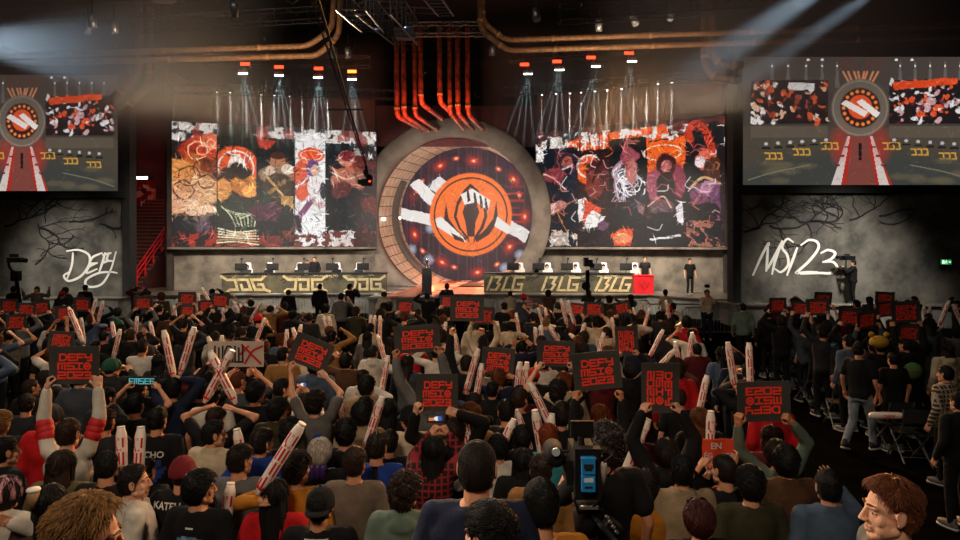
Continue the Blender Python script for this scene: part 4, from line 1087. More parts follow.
def ellipsoid(c, r, seg=14, rings=9, rot=None):
    v = []; f = []
    for i in range(rings+1):
        p = math.pi*(i+.02)/(rings+.04)
        for k in range(seg):
            t = 2*math.pi*k/seg
            q = Vector((r[0]*math.sin(p)*math.cos(t), r[1]*math.sin(p)*math.sin(t), r[2]*math.cos(p)))
            if rot: q = rot @ q
            v.append(tuple(q+Vector(c)))
    for i in range(rings):
        for k in range(seg):
            k2 = (k+1)%seg; f.append((i*seg+k, (i+1)*seg+k, (i+1)*seg+k2, i*seg+k2))
    f.append(tuple(range(seg-1,-1,-1))); f.append(tuple(rings*seg+k for k in range(seg)))
    return v, f
def loft(rings, seg=20):
    v = []; f = []
    for cx, cy, z, rx, ry in rings:
        for k in range(seg):
            t = 2*math.pi*k/seg; c, s = math.cos(t), math.sin(t)
            v.append((cx+rx*math.copysign(abs(c)**.85, c), cy+ry*math.copysign(abs(s)**.85, s), z))
    n = len(rings)
    for i in range(n-1):
        for k in range(seg):
            k2 = (k+1)%seg; f.append((i*seg+k, i*seg+k2, (i+1)*seg+k2, (i+1)*seg+k))
    f.append(tuple(range(seg-1,-1,-1))); f.append(tuple((n-1)*seg+k for k in range(seg)))
    return v, f

RECIPES = {}          # key -> dict(mb, voxel, smooth)
DONE = {}             # key -> (verts, faces) after remeshing
def recipe(key, mb, voxel, smooth=4):
    if key not in RECIPES and key not in DONE: RECIPES[key] = (mb, voxel, smooth)
def cook():
    """remesh all waiting recipes in one pass"""
    tmp = []
    for key, (mb, vox, sm) in RECIPES.items():
        o = bpy.data.objects.new('tmp', mb.mesh('tmp')); COL.objects.link(o)
        m = o.modifiers.new('r', 'REMESH'); m.mode = 'VOXEL'; m.voxel_size = vox; m.adaptivity = 0
        if sm: s = o.modifiers.new('s', 'SMOOTH'); s.factor = .5; s.iterations = sm
        tmp.append((key, o))
    dg = bpy.context.evaluated_depsgraph_get(); dg.update()
    for key, o in tmp:
        e = o.evaluated_get(dg); me = e.to_mesh()
        v = np.empty(len(me.vertices)*3, np.float32); me.vertices.foreach_get('co', v)
        q = np.empty(len(me.loops), np.int32); me.loops.foreach_get('vertex_index', q)
        tot = np.empty(len(me.polygons), np.int32); me.polygons.foreach_get('loop_total', tot)
        if (tot == 4).all(): f = q.reshape(-1, 4)
        else:
            f = []; k = 0
            for t in tot: f.append(tuple(q[k:k+t])); k += t
        DONE[key] = (v.reshape(-1, 3), f); e.to_mesh_clear()
    for key, o in tmp:
        me = o.data; bpy.data.objects.remove(o); bpy.data.meshes.remove(me)
    RECIPES.clear()
def assemble(name, pieces):
    """pieces: (verts, faces, material index) -> one smooth mesh, built fast"""
    vs = []; qs = []; tt = []; mi = []; n = 0
    for v, f, m in pieces:
        v = np.asarray(v, np.float32).reshape(-1, 3); vs.append(v)
        if isinstance(f, np.ndarray):
            qs.append((f+n).ravel()); tt.append(np.full(len(f), 4, np.int32)); mi.append(np.full(len(f), m, np.int32))
        else:
            qs.append(np.array([i+n for q in f for i in q], np.int32)); tt.append(np.array([len(q) for q in f], np.int32)); mi.append(np.full(len(f), m, np.int32))
        n += len(v)
    v = np.concatenate(vs); q = np.concatenate(qs); t = np.concatenate(tt); m = np.concatenate(mi)
    me = bpy.data.meshes.new(name)
    me.vertices.add(len(v)); me.vertices.foreach_set('co', v.ravel())
    me.loops.add(len(q)); me.loops.foreach_set('vertex_index', q.astype(np.int32))
    me.polygons.add(len(t)); st_ = np.zeros(len(t), np.int32); st_[1:] = np.cumsum(t)[:-1]
    me.polygons.foreach_set('loop_start', st_); me.polygons.foreach_set('loop_total', t)
    me.polygons.foreach_set('material_index', m); me.polygons.foreach_set('use_smooth', np.ones(len(t), bool))
    me.update(); me.validate(); return me

# ---- heads (centre at the middle of the head, face towards +Y)
def head_mb(kind):
    mb = MB(); w = 1. if kind == 'm' else .95; j = 1. if kind == 'm' else .86
    for v, f in (ellipsoid((0,-.014,.032),(.075*w,.096,.087),20,14), ellipsoid((0,.016,-.028),(.061*w,.071,.086),18,12),
        ellipsoid((0,.064,-.098),(.024*j,.022,.019)), capsule((-.053*w*j,0,-.062),(-.014,.064,-.100),.020,.018), capsule((.053*w*j,0,-.062),(.014,.064,-.100),.020,.018),
        ellipsoid((-.037,.050,-.026),(.028,.022,.030)), ellipsoid((.037,.050,-.026),(.028,.022,.030)),
        capsule((-.044,.070,.026),(0,.080,.022),.0115,.012), capsule((.044,.070,.026),(0,.080,.022),.0115,.012),
        capsule((0,.084,.018),(0,.106,-.026),.0085,.0115), ellipsoid((0,.108,-.031),(.0125,.012,.010)), ellipsoid((-.012,.098,-.034),(.009,.011,.008)), ellipsoid((.012,.098,-.034),(.009,.011,.008)),
        capsule((-.019,.080,-.0605),(.019,.080,-.0605),.0065,.0065), capsule((0,.088,-.0605),(0,.087,-.0605),.0075,.0075), capsule((-.016,.081,-.0745),(.016,.081,-.0745),.0075,.0075), capsule((0,.088,-.0745),(0,.087,-.0745),.007,.007),
        ellipsoid((0,.074,-.052),(.016,.018,.018)), ellipsoid((-.036,.030,-.062),(.026,.038,.036)), ellipsoid((.036,.030,-.062),(.026,.038,.036)),
        capsule((0,-.022,-.07),(0,-.036,-.205),.055*w,.060*w,14), capsule((0,.02,-.12),(0,-.005,-.20),.034,.045)):
        mb.add(v, f)
    for s in (-1, 1):
        rot = Euler((R(-8), 0, R(s*18))).to_matrix()
        v, f = ellipsoid((s*.080*w,-.012,.002),(.0085,.019,.031),12,10,rot); mb.add(v, f)
        v, f = ellipsoid((s*.079*w,-.008,-.024),(.008,.011,.013),10,8,rot); mb.add(v, f)
        for k in range(9):                                # helix rim
            a = R(-60+k*30); b = R(-60+(k+1)*30)
            p = [(s*.085*w, -.012-.018*math.cos(x)*s*0-.017*math.cos(x+1.2), .006+.027*math.sin(x+1.2)) for x in (a, b)]
            v, f = capsule(p[0], p[1], .0042, .0042, 6); mb.add(v, f)
    return mb
for kd in ('m', 'f'):
    recipe(('head', kd, 'hi'), head_mb(kd), .0036, 7); recipe(('head', kd, 'lo'), head_mb(kd), .0095, 1)
def face_bits():
    """eyes, irises, brows, lips as extra pieces: (v, f, material)"""
    out = []
    for s in (-1, 1):
        v, f = ellipsoid((s*.0315,.0645,.001),(.0130,.0120,.0085),14,10); out.append((v, f, 1))
        v, f = ellipsoid((s*.0315,.0740,.001),(.0060,.0035,.0062),10,6); out.append((v, f, 2))
        v, f = capsule((s*.0185,.0770,.0085),(s*.0445,.067,.0065),.0044,.0042,8); out.append((v, f, 0))       # upper lid
        v, f = capsule((s*.019,.0765,-.0085),(s*.043,.069,-.007),.0030,.0030,8); out.append((v, f, 0))
        v, f = capsule((s*.014,.0895,.031),(s*.030,.0875,.037),.0042,.0045,8); out.append((v, f, 3))
        v, f = capsule((s*.030,.0875,.037),(s*.050,.072,.033),.0045,.0026,8); out.append((v, f, 3))
    v, f = capsule((-.015,.0865,-.0615),(.015,.0865,-.0615),.0032,.0032,8); out.append((v, f, 4))
    v, f = capsule((-.013,.0870,-.0735),(.013,.0870,-.0735),.0045,.0045,8); out.append((v, f, 4))
    return out
FACE = face_bits()
# ---- hands: wrist at the origin, fingers towards +Z, palm faces +Y, thumb to +X (mirrored for the other hand)
def hand_mb(kind):
    mb = MB()
    def add(p): mb.add(*p)
    for k in range(4): add(capsule((-.027+.018*k,0,.012),(-.031+.0205*k,.0,.088),.0135,.0125,8))
    add(capsule((0,0,-.03),(0,0,.03),.024,.026,10)); add(capsule((.02,.012,.02),(.03,.014,.05),.015,.013,8))
    curl = {'open':(8,10,8),'relaxed':(28,34,24),'grip':(62,70,30),'fist':(82,88,60),'point':(8,8,6)}[kind]
    ln = [(.036,.022,.019),(.043,.027,.021),(.040,.026,.020),(.031,.019,.017)]
    for k in range(4):
        x = .029-.0195*k; p = Vector((x, 0, .090)); a = 0; spread = R((1.5-k)*(5 if kind == 'open' else 1.5))
        cv = curl if not (kind == 'point' and k > 0) else (82,88,60)
        for i in range(3):
            a += R(cv[i]); q = p+Vector((math.sin(spread)*math.cos(a), math.sin(a), math.cos(a)*math.cos(spread)))*ln[k][i]
            add(capsule(p, q, .0090-.0008*i, .0084-.0009*i, 8)); p = q
    if kind in ('open','point'): th = [(.028,.004,.03),(.058,.008,.058),(.074,.012,.088)]
    elif kind == 'relaxed': th = [(.028,.010,.03),(.048,.028,.060),(.050,.042,.088)]
    else: th = [(.028,.012,.03),(.046,.040,.062),(.024,.058,.078)]
    add(capsule(th[0], th[1], .0125, .0105, 8)); add(capsule(th[1], th[2], .0100, .0085, 8))
    return mb
for hk in ('open','relaxed','grip','fist','point'):
    recipe(('hand', hk, 'hi'), hand_mb(hk), .0042, 2); recipe(('hand', hk, 'lo'), hand_mb(hk), .0065, 1)

# ---- hair: a closed star-shaped cap, plus falls for long styles
def hair_piece(style, seed, fine=False):
    r = np.random.default_rng(seed)
    NT_, NP_ = 72, 44
    th = np.linspace(0, 2*math.pi, NT_, endpoint=False); ph = np.linspace(.02, math.pi-.02, NP_)
    T, Pp = np.meshgrid(th, ph)
    dx, dy, dz = np.sin(Pp)*np.sin(T), np.sin(Pp)*np.cos(T), np.cos(Pp)      # y forward
    k = 1/np.sqrt((dx/.078)**2+(dy/.101)**2+(dz/.108)**2)
    px, py, pz = dx*k, dy*k-.010, dz*k+.012
    pr = {'short':(.016,.007,-.070,.012),'buzz':(.006,.004,-.072,.002),'crop':(.018,.008,-.066,.012),'mop':(.027,.020,-.082,.014),'tousled':(.034,.020,-.080,.026),
          'curly':(.036,.026,-.085,.02),'long':(.018,.016,-.10,.006),'bun':(.014,.012,-.075,.004),'afro':(.085,.075,-.13,.02),'quiff':(.022,.005,-.068,.014),'bob':(.022,.026,-.115,.01)}[style]
    top, sidet, nape, rough = pr
    sm = lambda e0, e1, x: np.clip((x-e0)/(e1-e0), 0, 1)**2*(3-2*np.clip((x-e0)/(e1-e0), 0, 1))
    t = sidet+(top-sidet)*sm(.02, .085, pz)
    # hairline: forehead edge high in front, temples, ears free, nape
    yl = .062-.050*sm(.075, -.015, pz)-.030*sm(-.005, -.05, pz)
    if style in ('long','bob'): yl = .070-.030*sm(.07, -.03, pz)
    if style == 'quiff': yl = .050-.052*sm(.075, -.005, pz)-.030*sm(-.005, -.05, pz)
    if style == 'afro': yl = .075-.03*sm(.06, -.05, pz)
    inside = sm(-.010, .010, py-yl)*sm(.094 if style not in ('mop','tousled','bob') else .070, .072 if style not in ('mop','tousled','bob') else .050, pz)
    below = sm(nape+.012, nape-.012, pz+.10*np.clip(py+.02, 0, .05))
    cut = np.maximum(inside, below)
    # locks: streaks running down from the crown plus lumps
    whirl = T+1.2*np.sin(Pp*1.7+seed)
    n1 = sum(np.sin(whirl*q+r.random()*6.28+2*np.sin(Pp*(2+i)+r.random()*6))*a for i, (q, a) in enumerate(((5,.5),(9,.45),(14,.4),(23,.3))))
    n2 = sum(np.sin(Pp*q+T*w+r.random()*6.28)*a for q, w, a in ((6,3,.5),(11,5,.4),(17,8,.35),(25,13,.25)))
    amp = {'curly':.007,'afro':.011,'tousled':.0075,'mop':.004,'buzz':.0006,'short':.0022,'crop':.003,'quiff':.004}.get(style, .003)
    t = t+amp*(n1*.7+n2*(1. if style in ('curly','afro','tousled') else .45))
    if style in ('quiff','crop'): t = t+rough*sm(.02, .085, py)*sm(.04, .1, pz)
    if style in ('mop','bob','tousled'): t = t+.006*sm(.03,.08,py)
    t = t*(1-cut)-.024*cut
    L = k+t
    v = np.stack([dx*L, dy*L-.010, dz*L+.012], -1).reshape(-1, 3)
    idx = np.arange(NT_*NP_).reshape(NP_, NT_)
    f = np.stack([idx[:-1], np.roll(idx[:-1], -1, 1), np.roll(idx[1:], -1, 1), idx[1:]], -1).reshape(-1, 4)[:, ::-1].copy()
    out = [(v, f, 0)]
    nt = {'buzz':1500,'long':700,'bob':800,'afro':1000,'curly':900}.get(style, 1000)
    if fine: nt = int(nt*3.2)
    if nt:                                                # locks lying on the cap, each a tapered three-sided strand
        G = v.reshape(NP_, NT_, 3); ear = (np.abs(dx) > .6)&(pz < .038)&(pz > -.06)&(py > -.05)&(style not in ('long','bob','afro','curly'))
        ok = np.argwhere((cut[:-4] < (.08 if fine else .3))&~ear[:-4]); pick = ok[r.integers(0, len(ok), nt)]
        V3 = []; F3 = []
        curlyish = style in ('curly','afro')
        for q, (i, j) in enumerate(pick):
            i = max(1, i); p0 = G[i, j]; nrm = p0-np.array((0,-.01,.012)); nrm = nrm/np.linalg.norm(nrm)
            dn = G[min(NP_-1, i+3), (j+1) % NT_]-G[i-1, j]
            if curlyish: dn = r.normal(size=3)
            elif pz[i, j] > .05 and style in ('crop','mop','tousled','short'): dn = dn+np.array((.3*math.sin(seed),1.,0))*(.05 if style != 'tousled' else .02)+r.normal(size=3)*(.02 if style == 'tousled' else .006)
            else: dn = dn+r.normal(size=3)*(.014 if style == 'tousled' else .004)
            dn = dn-nrm*dn.dot(nrm); L_ = np.linalg.norm(dn)
            if L_ < 1e-6: continue
            dn /= L_; sd_ = np.cross(nrm, dn)
            ln_ = {'buzz':.010,'short':.020,'crop':.028,'quiff':.032,'mop':.036,'tousled':.036,'curly':.022,'afro':.035,'long':.07,'bob':.06,'bun':.04}[style]*r.uniform(.6,1.3); w_ = r.uniform(.0016,.0036)*(1.3 if style in ('curly','afro','tousled') else 1)*(.5 if fine else 1)
            ln_ *= np.clip(t[i, j]/top, .32, 1); lift = {'buzz':.001,'short':.002,'crop':.004,'quiff':.010,'mop':.004,'tousled':.012,'curly':.012,'afro':.02,'long':.002,'bob':.002,'bun':.001}[style]*r.uniform(.2,1.3)
            o_ = len(V3)
            for s_, wk in ((0,.8),(.35,1.),(.7,.75),(1,.08)):
                c_ = p0-nrm*.003+dn*ln_*s_+nrm*(lift*math.sin(min(1, s_*1.25)*math.pi*.62)+.0045*(1 if s_ in (.35,.7) else .3)-ln_*ln_*s_*s_*4.2*(0 if curlyish else 1))
                V3 += [c_-sd_*w_*wk, c_+sd_*w_*wk, c_+nrm*w_*wk*1.3]
            for k_ in range(3):
                a_ = o_+k_*3; b_ = a_+3
                F3 += [(a_,b_,b_+1,a_+1),(a_+1,b_+1,b_+2,a_+2),(a_+2,b_+2,b_,a_)]
        out.append((np.array(V3), np.array(F3, np.int32), 0))
    if style == 'long':
        nz, ns = 26, 40; zs = np.linspace(.05, -.40-.06*r.random(), nz); vv = []
        for i, z in enumerate(zs):
            q = i/(nz-1); rx = .086+.022*math.sin(min(1, q*1.6)*math.pi*.6)-.030*q*q; ry = .070-.028*q; cy = -.030-.060*min(1, q*1.3)
            for a in range(ns):
                t_ = 2*math.pi*a/ns; g = 1+.05*math.sin(a*2.1+q*3+seed)+.045*math.sin(a*4.7+q*5)+.03*math.sin(a*9.1-q*4)
                vv.append((rx*math.cos(t_)*g, cy+ry*math.sin(t_)*g*(1 if math.sin(t_) < 0 else .35), z-.012*abs(math.sin(a*1.7))*q))
        ix = np.arange(nz*ns).reshape(nz, ns); ff = np.stack([ix[:-1], np.roll(ix[:-1], -1, 1), np.roll(ix[1:], -1, 1), ix[1:]], -1).reshape(-1, 4)[:, ::-1].copy()
        out.append((np.array(vv), ff, 0)); out.append((np.array(vv)[-ns:], [tuple(range(ns-1,-1,-1))], 0))
        for s in (-1, 1):
            out.append((*capsule((s*.078,.01,-.02),(s*.088,-.01,-.24),.026,.016,10), 0))
    if style == 'bun': out.append((*ellipsoid((0,-.085,.085),(.045,.042,.04),16,10), 0))
    return out
HAIR = {}
def hair_mesh(style, seed, fine=False):
    k = (style, seed % 3, fine)
    if k not in HAIR: HAIR[k] = assemble('hair_'+style, hair_piece(style, 5+k[1]*17, fine))
    return HAIR[k]
def cap_mesh(kind):
    if ('cap', kind) in HAIR: return HAIR[('cap', kind)]
    NT_, NP_ = 40, 14
    th = np.linspace(0, 2*math.pi, NT_, endpoint=False); ph = np.linspace(.02, math.pi*.56 if kind != 'beanie' else math.pi*.6, NP_)
    T, Pp = np.meshgrid(th, ph); e = .016 if kind == 'cap' else .024
    bulge = 0 if kind == 'cap' else .010*np.sin(T*9)*np.sin(Pp)
    v = np.stack([np.sin(Pp)*np.sin(T)*(.080+e+bulge), np.sin(Pp)*np.cos(T)*(.103+e+bulge)-.010, np.cos(Pp)*(.106+e)+.016], -1)
    ins = np.stack([np.sin(Pp)*np.sin(T)*(.078+e-.006), np.sin(Pp)*np.cos(T)*(.100+e-.006)-.010, np.cos(Pp)*(.102+e)+.014], -1)[::-1]
    vv = np.concatenate([v, ins]).reshape(-1, 3); n = NP_*2
    ix = np.arange(n*NT_).reshape(n, NT_); f = np.stack([ix[:-1], np.roll(ix[:-1], -1, 1), np.roll(ix[1:], -1, 1), ix[1:]], -1).reshape(-1, 4)[:, ::-1].copy()
    out = [(vv, f, 0)]
    if kind == 'cap':
        a = np.linspace(-1.0, 1.0, 13); b = []
        for z in (0, .008):
            for q in (0, 1):
                for t in a: b.append((math.sin(t)*(.096 if q == 0 else .092), math.cos(t)*.112-.012+(q*(.075*math.cos(t*.9)) ), .018-z-q*.016-.01*abs(t)))
        b = np.array(b); m = 13; ff = []
        for i in range(m-1):
            ff += [(i,m+i,m+i+1,i+1),(2*m+i,2*m+i+1,3*m+i+1,3*m+i),(m+i,3*m+i,3*m+i+1,m+i+1),(i,i+1,2*m+i+1,2*m+i)]
        out.append((b, ff, 0)); out.append((*ellipsoid((0,-.01,.140),(.010,.010,.006),10,6), 0))
    HAIR[('cap', kind)] = assemble(kind, out); return HAIR[('cap', kind)]

# ---- body, top and trousers for one pose
SHO, UA, FA = (.185, -.005, 1.405), .285, .255
def solve_arm(side, tgt):
    """joints of an arm reaching for tgt (wrist); returns shoulder, elbow, wrist"""
    w = Vector(tgt); s = Vector((side*SHO[0], SHO[1], SHO[2]))
    lift = max(0, min(1, (w.z-1.35)/.5)); s += Vector((-side*.022*lift, .005*lift, .055*lift))
    d = w-s; L = d.length; mx = (UA+FA)*.985
    if L > mx: w = s+d*(mx/L); d = w-s; L = mx
    if L < .2: d = d.normalized()*.2 if L > 1e-4 else Vector((0,.2,0)); w = s+d; L = .2
    c = (UA*UA+L*L-FA*FA)/(2*UA*L); c = max(-1, min(1, c)); h = UA*math.sqrt(1-c*c)
    t = d/L; hint = Vector((side*.9, -.25, -.75)) if w.z < 1.35 else Vector((side*1.0, .15, -.25))
    if 1.2 < w.z < 1.72 and w.y > .2: hint = Vector((side*.6, -.1, -.85))
    if w.z < 1.0: hint = Vector((side*.35, -1, 0))
    hint = (hint-t*hint.dot(t)); hint = hint.normalized() if hint.length > 1e-4 else Vector((side,0,0))
    return s, s+t*(UA*c)+hint*h, w
ARM_REST = lambda side: (side*.275, .05, .90)
def frame(z, y):
    z = z.normalized(); y = (y-z*y.dot(z)); y = y.normalized() if y.length > 1e-5 else Vector((1,0,0))
    x = y.cross(z); return Matrix((x, y, z)).transposed()
def pose_parts(arms, legs, build_, walk):
    """joints for both arms and legs"""
    A = {}
    for side in (-1, 1):
        a = arms.get(side) or (*ARM_REST(side), 'relaxed')
        A[side] = (*solve_arm(side, a[:3]), a[3])
    Lg = {}
    for s in (-1, 1):
        hip = Vector((s*.092, 0, .90))
        if legs == 'sit': Lg[s] = (hip, hip+Vector((s*.03,.42,.02)), hip+Vector((s*.03,.44,-.40)))
        elif legs == 'walk':
            if s == 1: Lg[s] = (hip, Vector((.10,.16,.50)), Vector((.10,.20,.09)))
            else: Lg[s] = (hip, Vector((-.10,-.02,.47)), Vector((-.10,-.26,.13)))
        else: Lg[s] = (hip, Vector((s*.10,.015,.48)), Vector((s*.115,-.02,.085)))
    return A, Lg
TORSO = [(0,0,.84,.150,.112),(0,0,.92,.165,.122),(0,.005,1.03,.148,.108),(0,.005,1.15,.158,.112),(0,.0,1.27,.176,.118),(0,-.008,1.36,.178,.104),(0,-.014,1.42,.140,.078),(0,-.02,1.46,.075,.060),(0,-.02,1.49,.056,.054)]
def torso(g, z0, z1, fem, fat=1.):
    out = []
    for cx, cy, z, rx, ry in TORSO:
        if z0-.001 <= z <= z1+.001:
            k = 1.; 
            if fem: k = .93 if z > 1.1 else (.90 if z > 1 else 1.0)
            out.append((cx, cy, z, rx*k*fat+g, ry*k*fat+g))
    return out
def make_body_recipes(key, arms, legs, fem, lod, topk, fat):
    A, Lg = pose_parts(arms, legs, fem, None)
    vox = {0:.013, 1:.018, 2:.027}[lod]
    b = MB(); b.add(*loft(torso(-.012, .84, 1.49, fem, fat))); b.add(*capsule((0,-.02,1.42),(0,-.012,1.53),.052,.050))
    g = MB(); loose = {'tee':.016,'long':.018,'hood':.028,'jacket':.030,'vest':.02}[topk]
    g.add(*loft(torso(loose, .84 if topk != 'jacket' else .84, 1.46, fem, fat)))
    for s in (-1, 1):
        S, E, W, hk = A[s]; m = Vector((s*.10, -.012, 1.41))
        b.add(*capsule(m, S, .045, .048)); b.add(*capsule(S, E, .046, .037)); b.add(*capsule(E, W, .038, .026))
        sh = S+Vector((-s*.015,0,0))
        g.add(*capsule(m, sh, .058+loose*.6, .056+loose*.6))
        if topk == 'tee': g.add(*capsule(S, S.lerp(E, .62), .052+loose, .054+loose*1.1))
        elif topk == 'vest': pass
        else:
            g.add(*capsule(S, E, .050+loose, .042+loose)); g.add(*capsule(E, W.lerp(E, .10), .042+loose, .031+loose*.75))
            if topk in ('hood','jacket'): g.add(*capsule(W.lerp(E,.14), W.lerp(E,.04), .030+loose*.9, .034+loose*.5))
    for s in (-1, 1):
        H_, K, An = Lg[s]
        b.add(*capsule(H_, K, .075, .050)); b.add(*capsule(K, An, .050, .034))
        b.add(*capsule(An+Vector((0,-.02,-.045)), An+Vector((0,.14,-.055)), .036, .026))
    if topk == 'hood':
        g.add(*ellipsoid((0,-.105,1.415),(.105,.055,.075))); g.add(*capsule((-.08,-.05,1.47),(.08,-.05,1.47),.042,.042)); 
        for s in (-1,1): g.add(*capsule((s*.08,-.06,1.47),(s*.05,.06,1.43),.036,.026))
    if topk in ('jacket',):
        for s in (-1,1): g.add(*capsule((s*.055,-.065,1.475),(s*.075,.0,1.475),.026,.026)); g.add(*capsule((s*.075,.0,1.475),(s*.045,.07,1.44),.026,.024))
        g.add(*capsule((-.055,-.072,1.475),(.055,-.072,1.475),.027,.027))
    if topk in ('tee','long','vest'):
        g.add(*capsule((-.05,-.066,1.455),(.05,-.066,1.455),.017,.017))
    recipe(('body',)+key, b, vox, 4); recipe(('top',)+key, g, vox*1.05 if lod else .014, 3)
    t = MB(); t.add(*loft([(0,0,.80,.150*fat,.118*fat),(0,0,.90,.172*fat,.130*fat),(0,0,.985,.158*fat,.118*fat)]))
    for s in (-1, 1):
        H_, K, An = Lg[s]; t.add(*capsule(H_, K, .093, .068)); t.add(*capsule(K, An.lerp(K,.04), .068, .056))
    recipe(('pants', legs, fem, fat > 1.05), t, .02 if lod == 0 else .024, 4)
    return A, Lg
def folds(v, amp, seed):
    r = np.random.default_rng(seed); d = np.zeros(len(v))
    for q in (14, 22, 37, 52):
        w = r.normal(size=3)*q; w[2] *= 1.25; d += np.sin(v @ w+r.random()*6)*(14/q)
    n = v-np.array((0,0,1))*v[:, 2:3]; n = n/np.maximum(1e-4, np.linalg.norm(n, axis=1, keepdims=True))
    return v+n*(d*amp)[:, None]

# materials of people
SKIN = {'a': '#d6a184', 'b': '#c98f6e', 'c': '#b87c5a', 'd': '#8a5a40'}
def skin_m(k): return mat('skin_'+k, SKIN[k], .62, nscale=9, namt=.10, spec=.4, bump=.08, bscale=240)
M_eye = mat('eye_white', '#a89f96', .35); M_iris = mat('iris_brown', '#2a1a12', .2)
M_lip = mat('lip', '#a8685a', .5)
HC_ = {'black':'#0b0a0b','dark':'#1c1411','brown':'#2c1b13','auburn':'#5e3219','blond':'#7d5a34','ginger':'#7a3416','grey':'#6d6a68','ash':'#a39a90','red':'#3a1410','copper':'#8a4a1c'}
def hair_m(k):
    n = 'hair_'+k
    if n in MATS: return MATS[n]
    m = mat(n, HC_[k], .58, nscale=70, namt=.4, bump=.3, bscale=220, stretch=(1,1,.3), spec=.28)
    return m
CL = {'black':'#101012','charcoal':'#27272a','grey':'#5c5b5a','taupe':'#6a5d52','navy':'#141c33','blue':'#1d3a8a','royal':'#1747a8','white':'#c4bdb2','cream':'#b8a98f','beige':'#8f7c62','olive':'#33301f','brown':'#4a3222','tan':'#8a6234','mustard':'#a86c1c','yellow':'#c08a28','red':'#b3161c','maroon':'#4e121a','burgundy':'#651a22','denim':'#46566c','lightdenim':'#7f8a97','sage':'#5d6e63','green':'#1f4a38','teal':'#2f8090','pink':'#b0808a','purple':'#43264f','slate':'#3c434b','darkgreen':'#1a2620','khaki':'#5c5138','orange':'#b04e18'}
def cloth_m(k):
    if k == 'plaid': return MATS.get('plaid_red') or plaid_mat('plaid_red', '#16090b', '#8a1a20', 5.5)
    if k == 'plaid_cream': return MATS.get('plaid_cream') or plaid_mat('plaid_cream', '#3a302a', '#a89a84', 5)
    return mat('cloth_'+k, CL[k], .88, nscale=5, namt=.22, bump=.35, bscale=170, spec=.25)
M_sole = mat('shoe_sole', '#b9b4aa', .6); M_shoe = mat('shoe_dark', '#1b1a1b', .6); M_shoe2 = mat('shoe_grey', '#6b6864', .6)

PEOPLE = []; POSES = {}
def person(x, y, h=1.72, yaw=0, fem=False, fat=1., top='tee', tc='black', pants='black', hair='short', hc='black', skin='b', hy=0, hp=0, arms=None, legs='stand', z=0., lod=1, label='', group=None, cap=None, shoes=False, seed=None, extra=None, brim=None):
    """queue a person; arms = {-1: (x, y, z, hand), 1: ...} wrist targets in the body frame at 1.72 m height"""
    ar = {s: (tuple(round(q, 2 if lod else 3) for q in a[:3])+(a[3],)) for s, a in (arms or {}).items() if a}
    key = (tuple(sorted(ar.items())), legs, fem, lod, top, round(fat, 2))
    if key not in POSES: POSES[key] = make_body_recipes(key, ar, legs, fem, lod, top, fat)
    d = dict(x=x, y=y, z=z, h=h, yaw=yaw, fem=fem, top=top, tc=tc, pants=pants, hair=hair, hc=hc, skin=skin, hy=hy, hp=hp, key=key, lod=lod, label=label, group=group, cap=cap, shoes=shoes, legs=legs, fat=fat, extra=extra, brim=brim, seed=len(PEOPLE) if seed is None else seed)
    PEOPLE.append(d); return d
BM = {}
HEADZ = 1.602
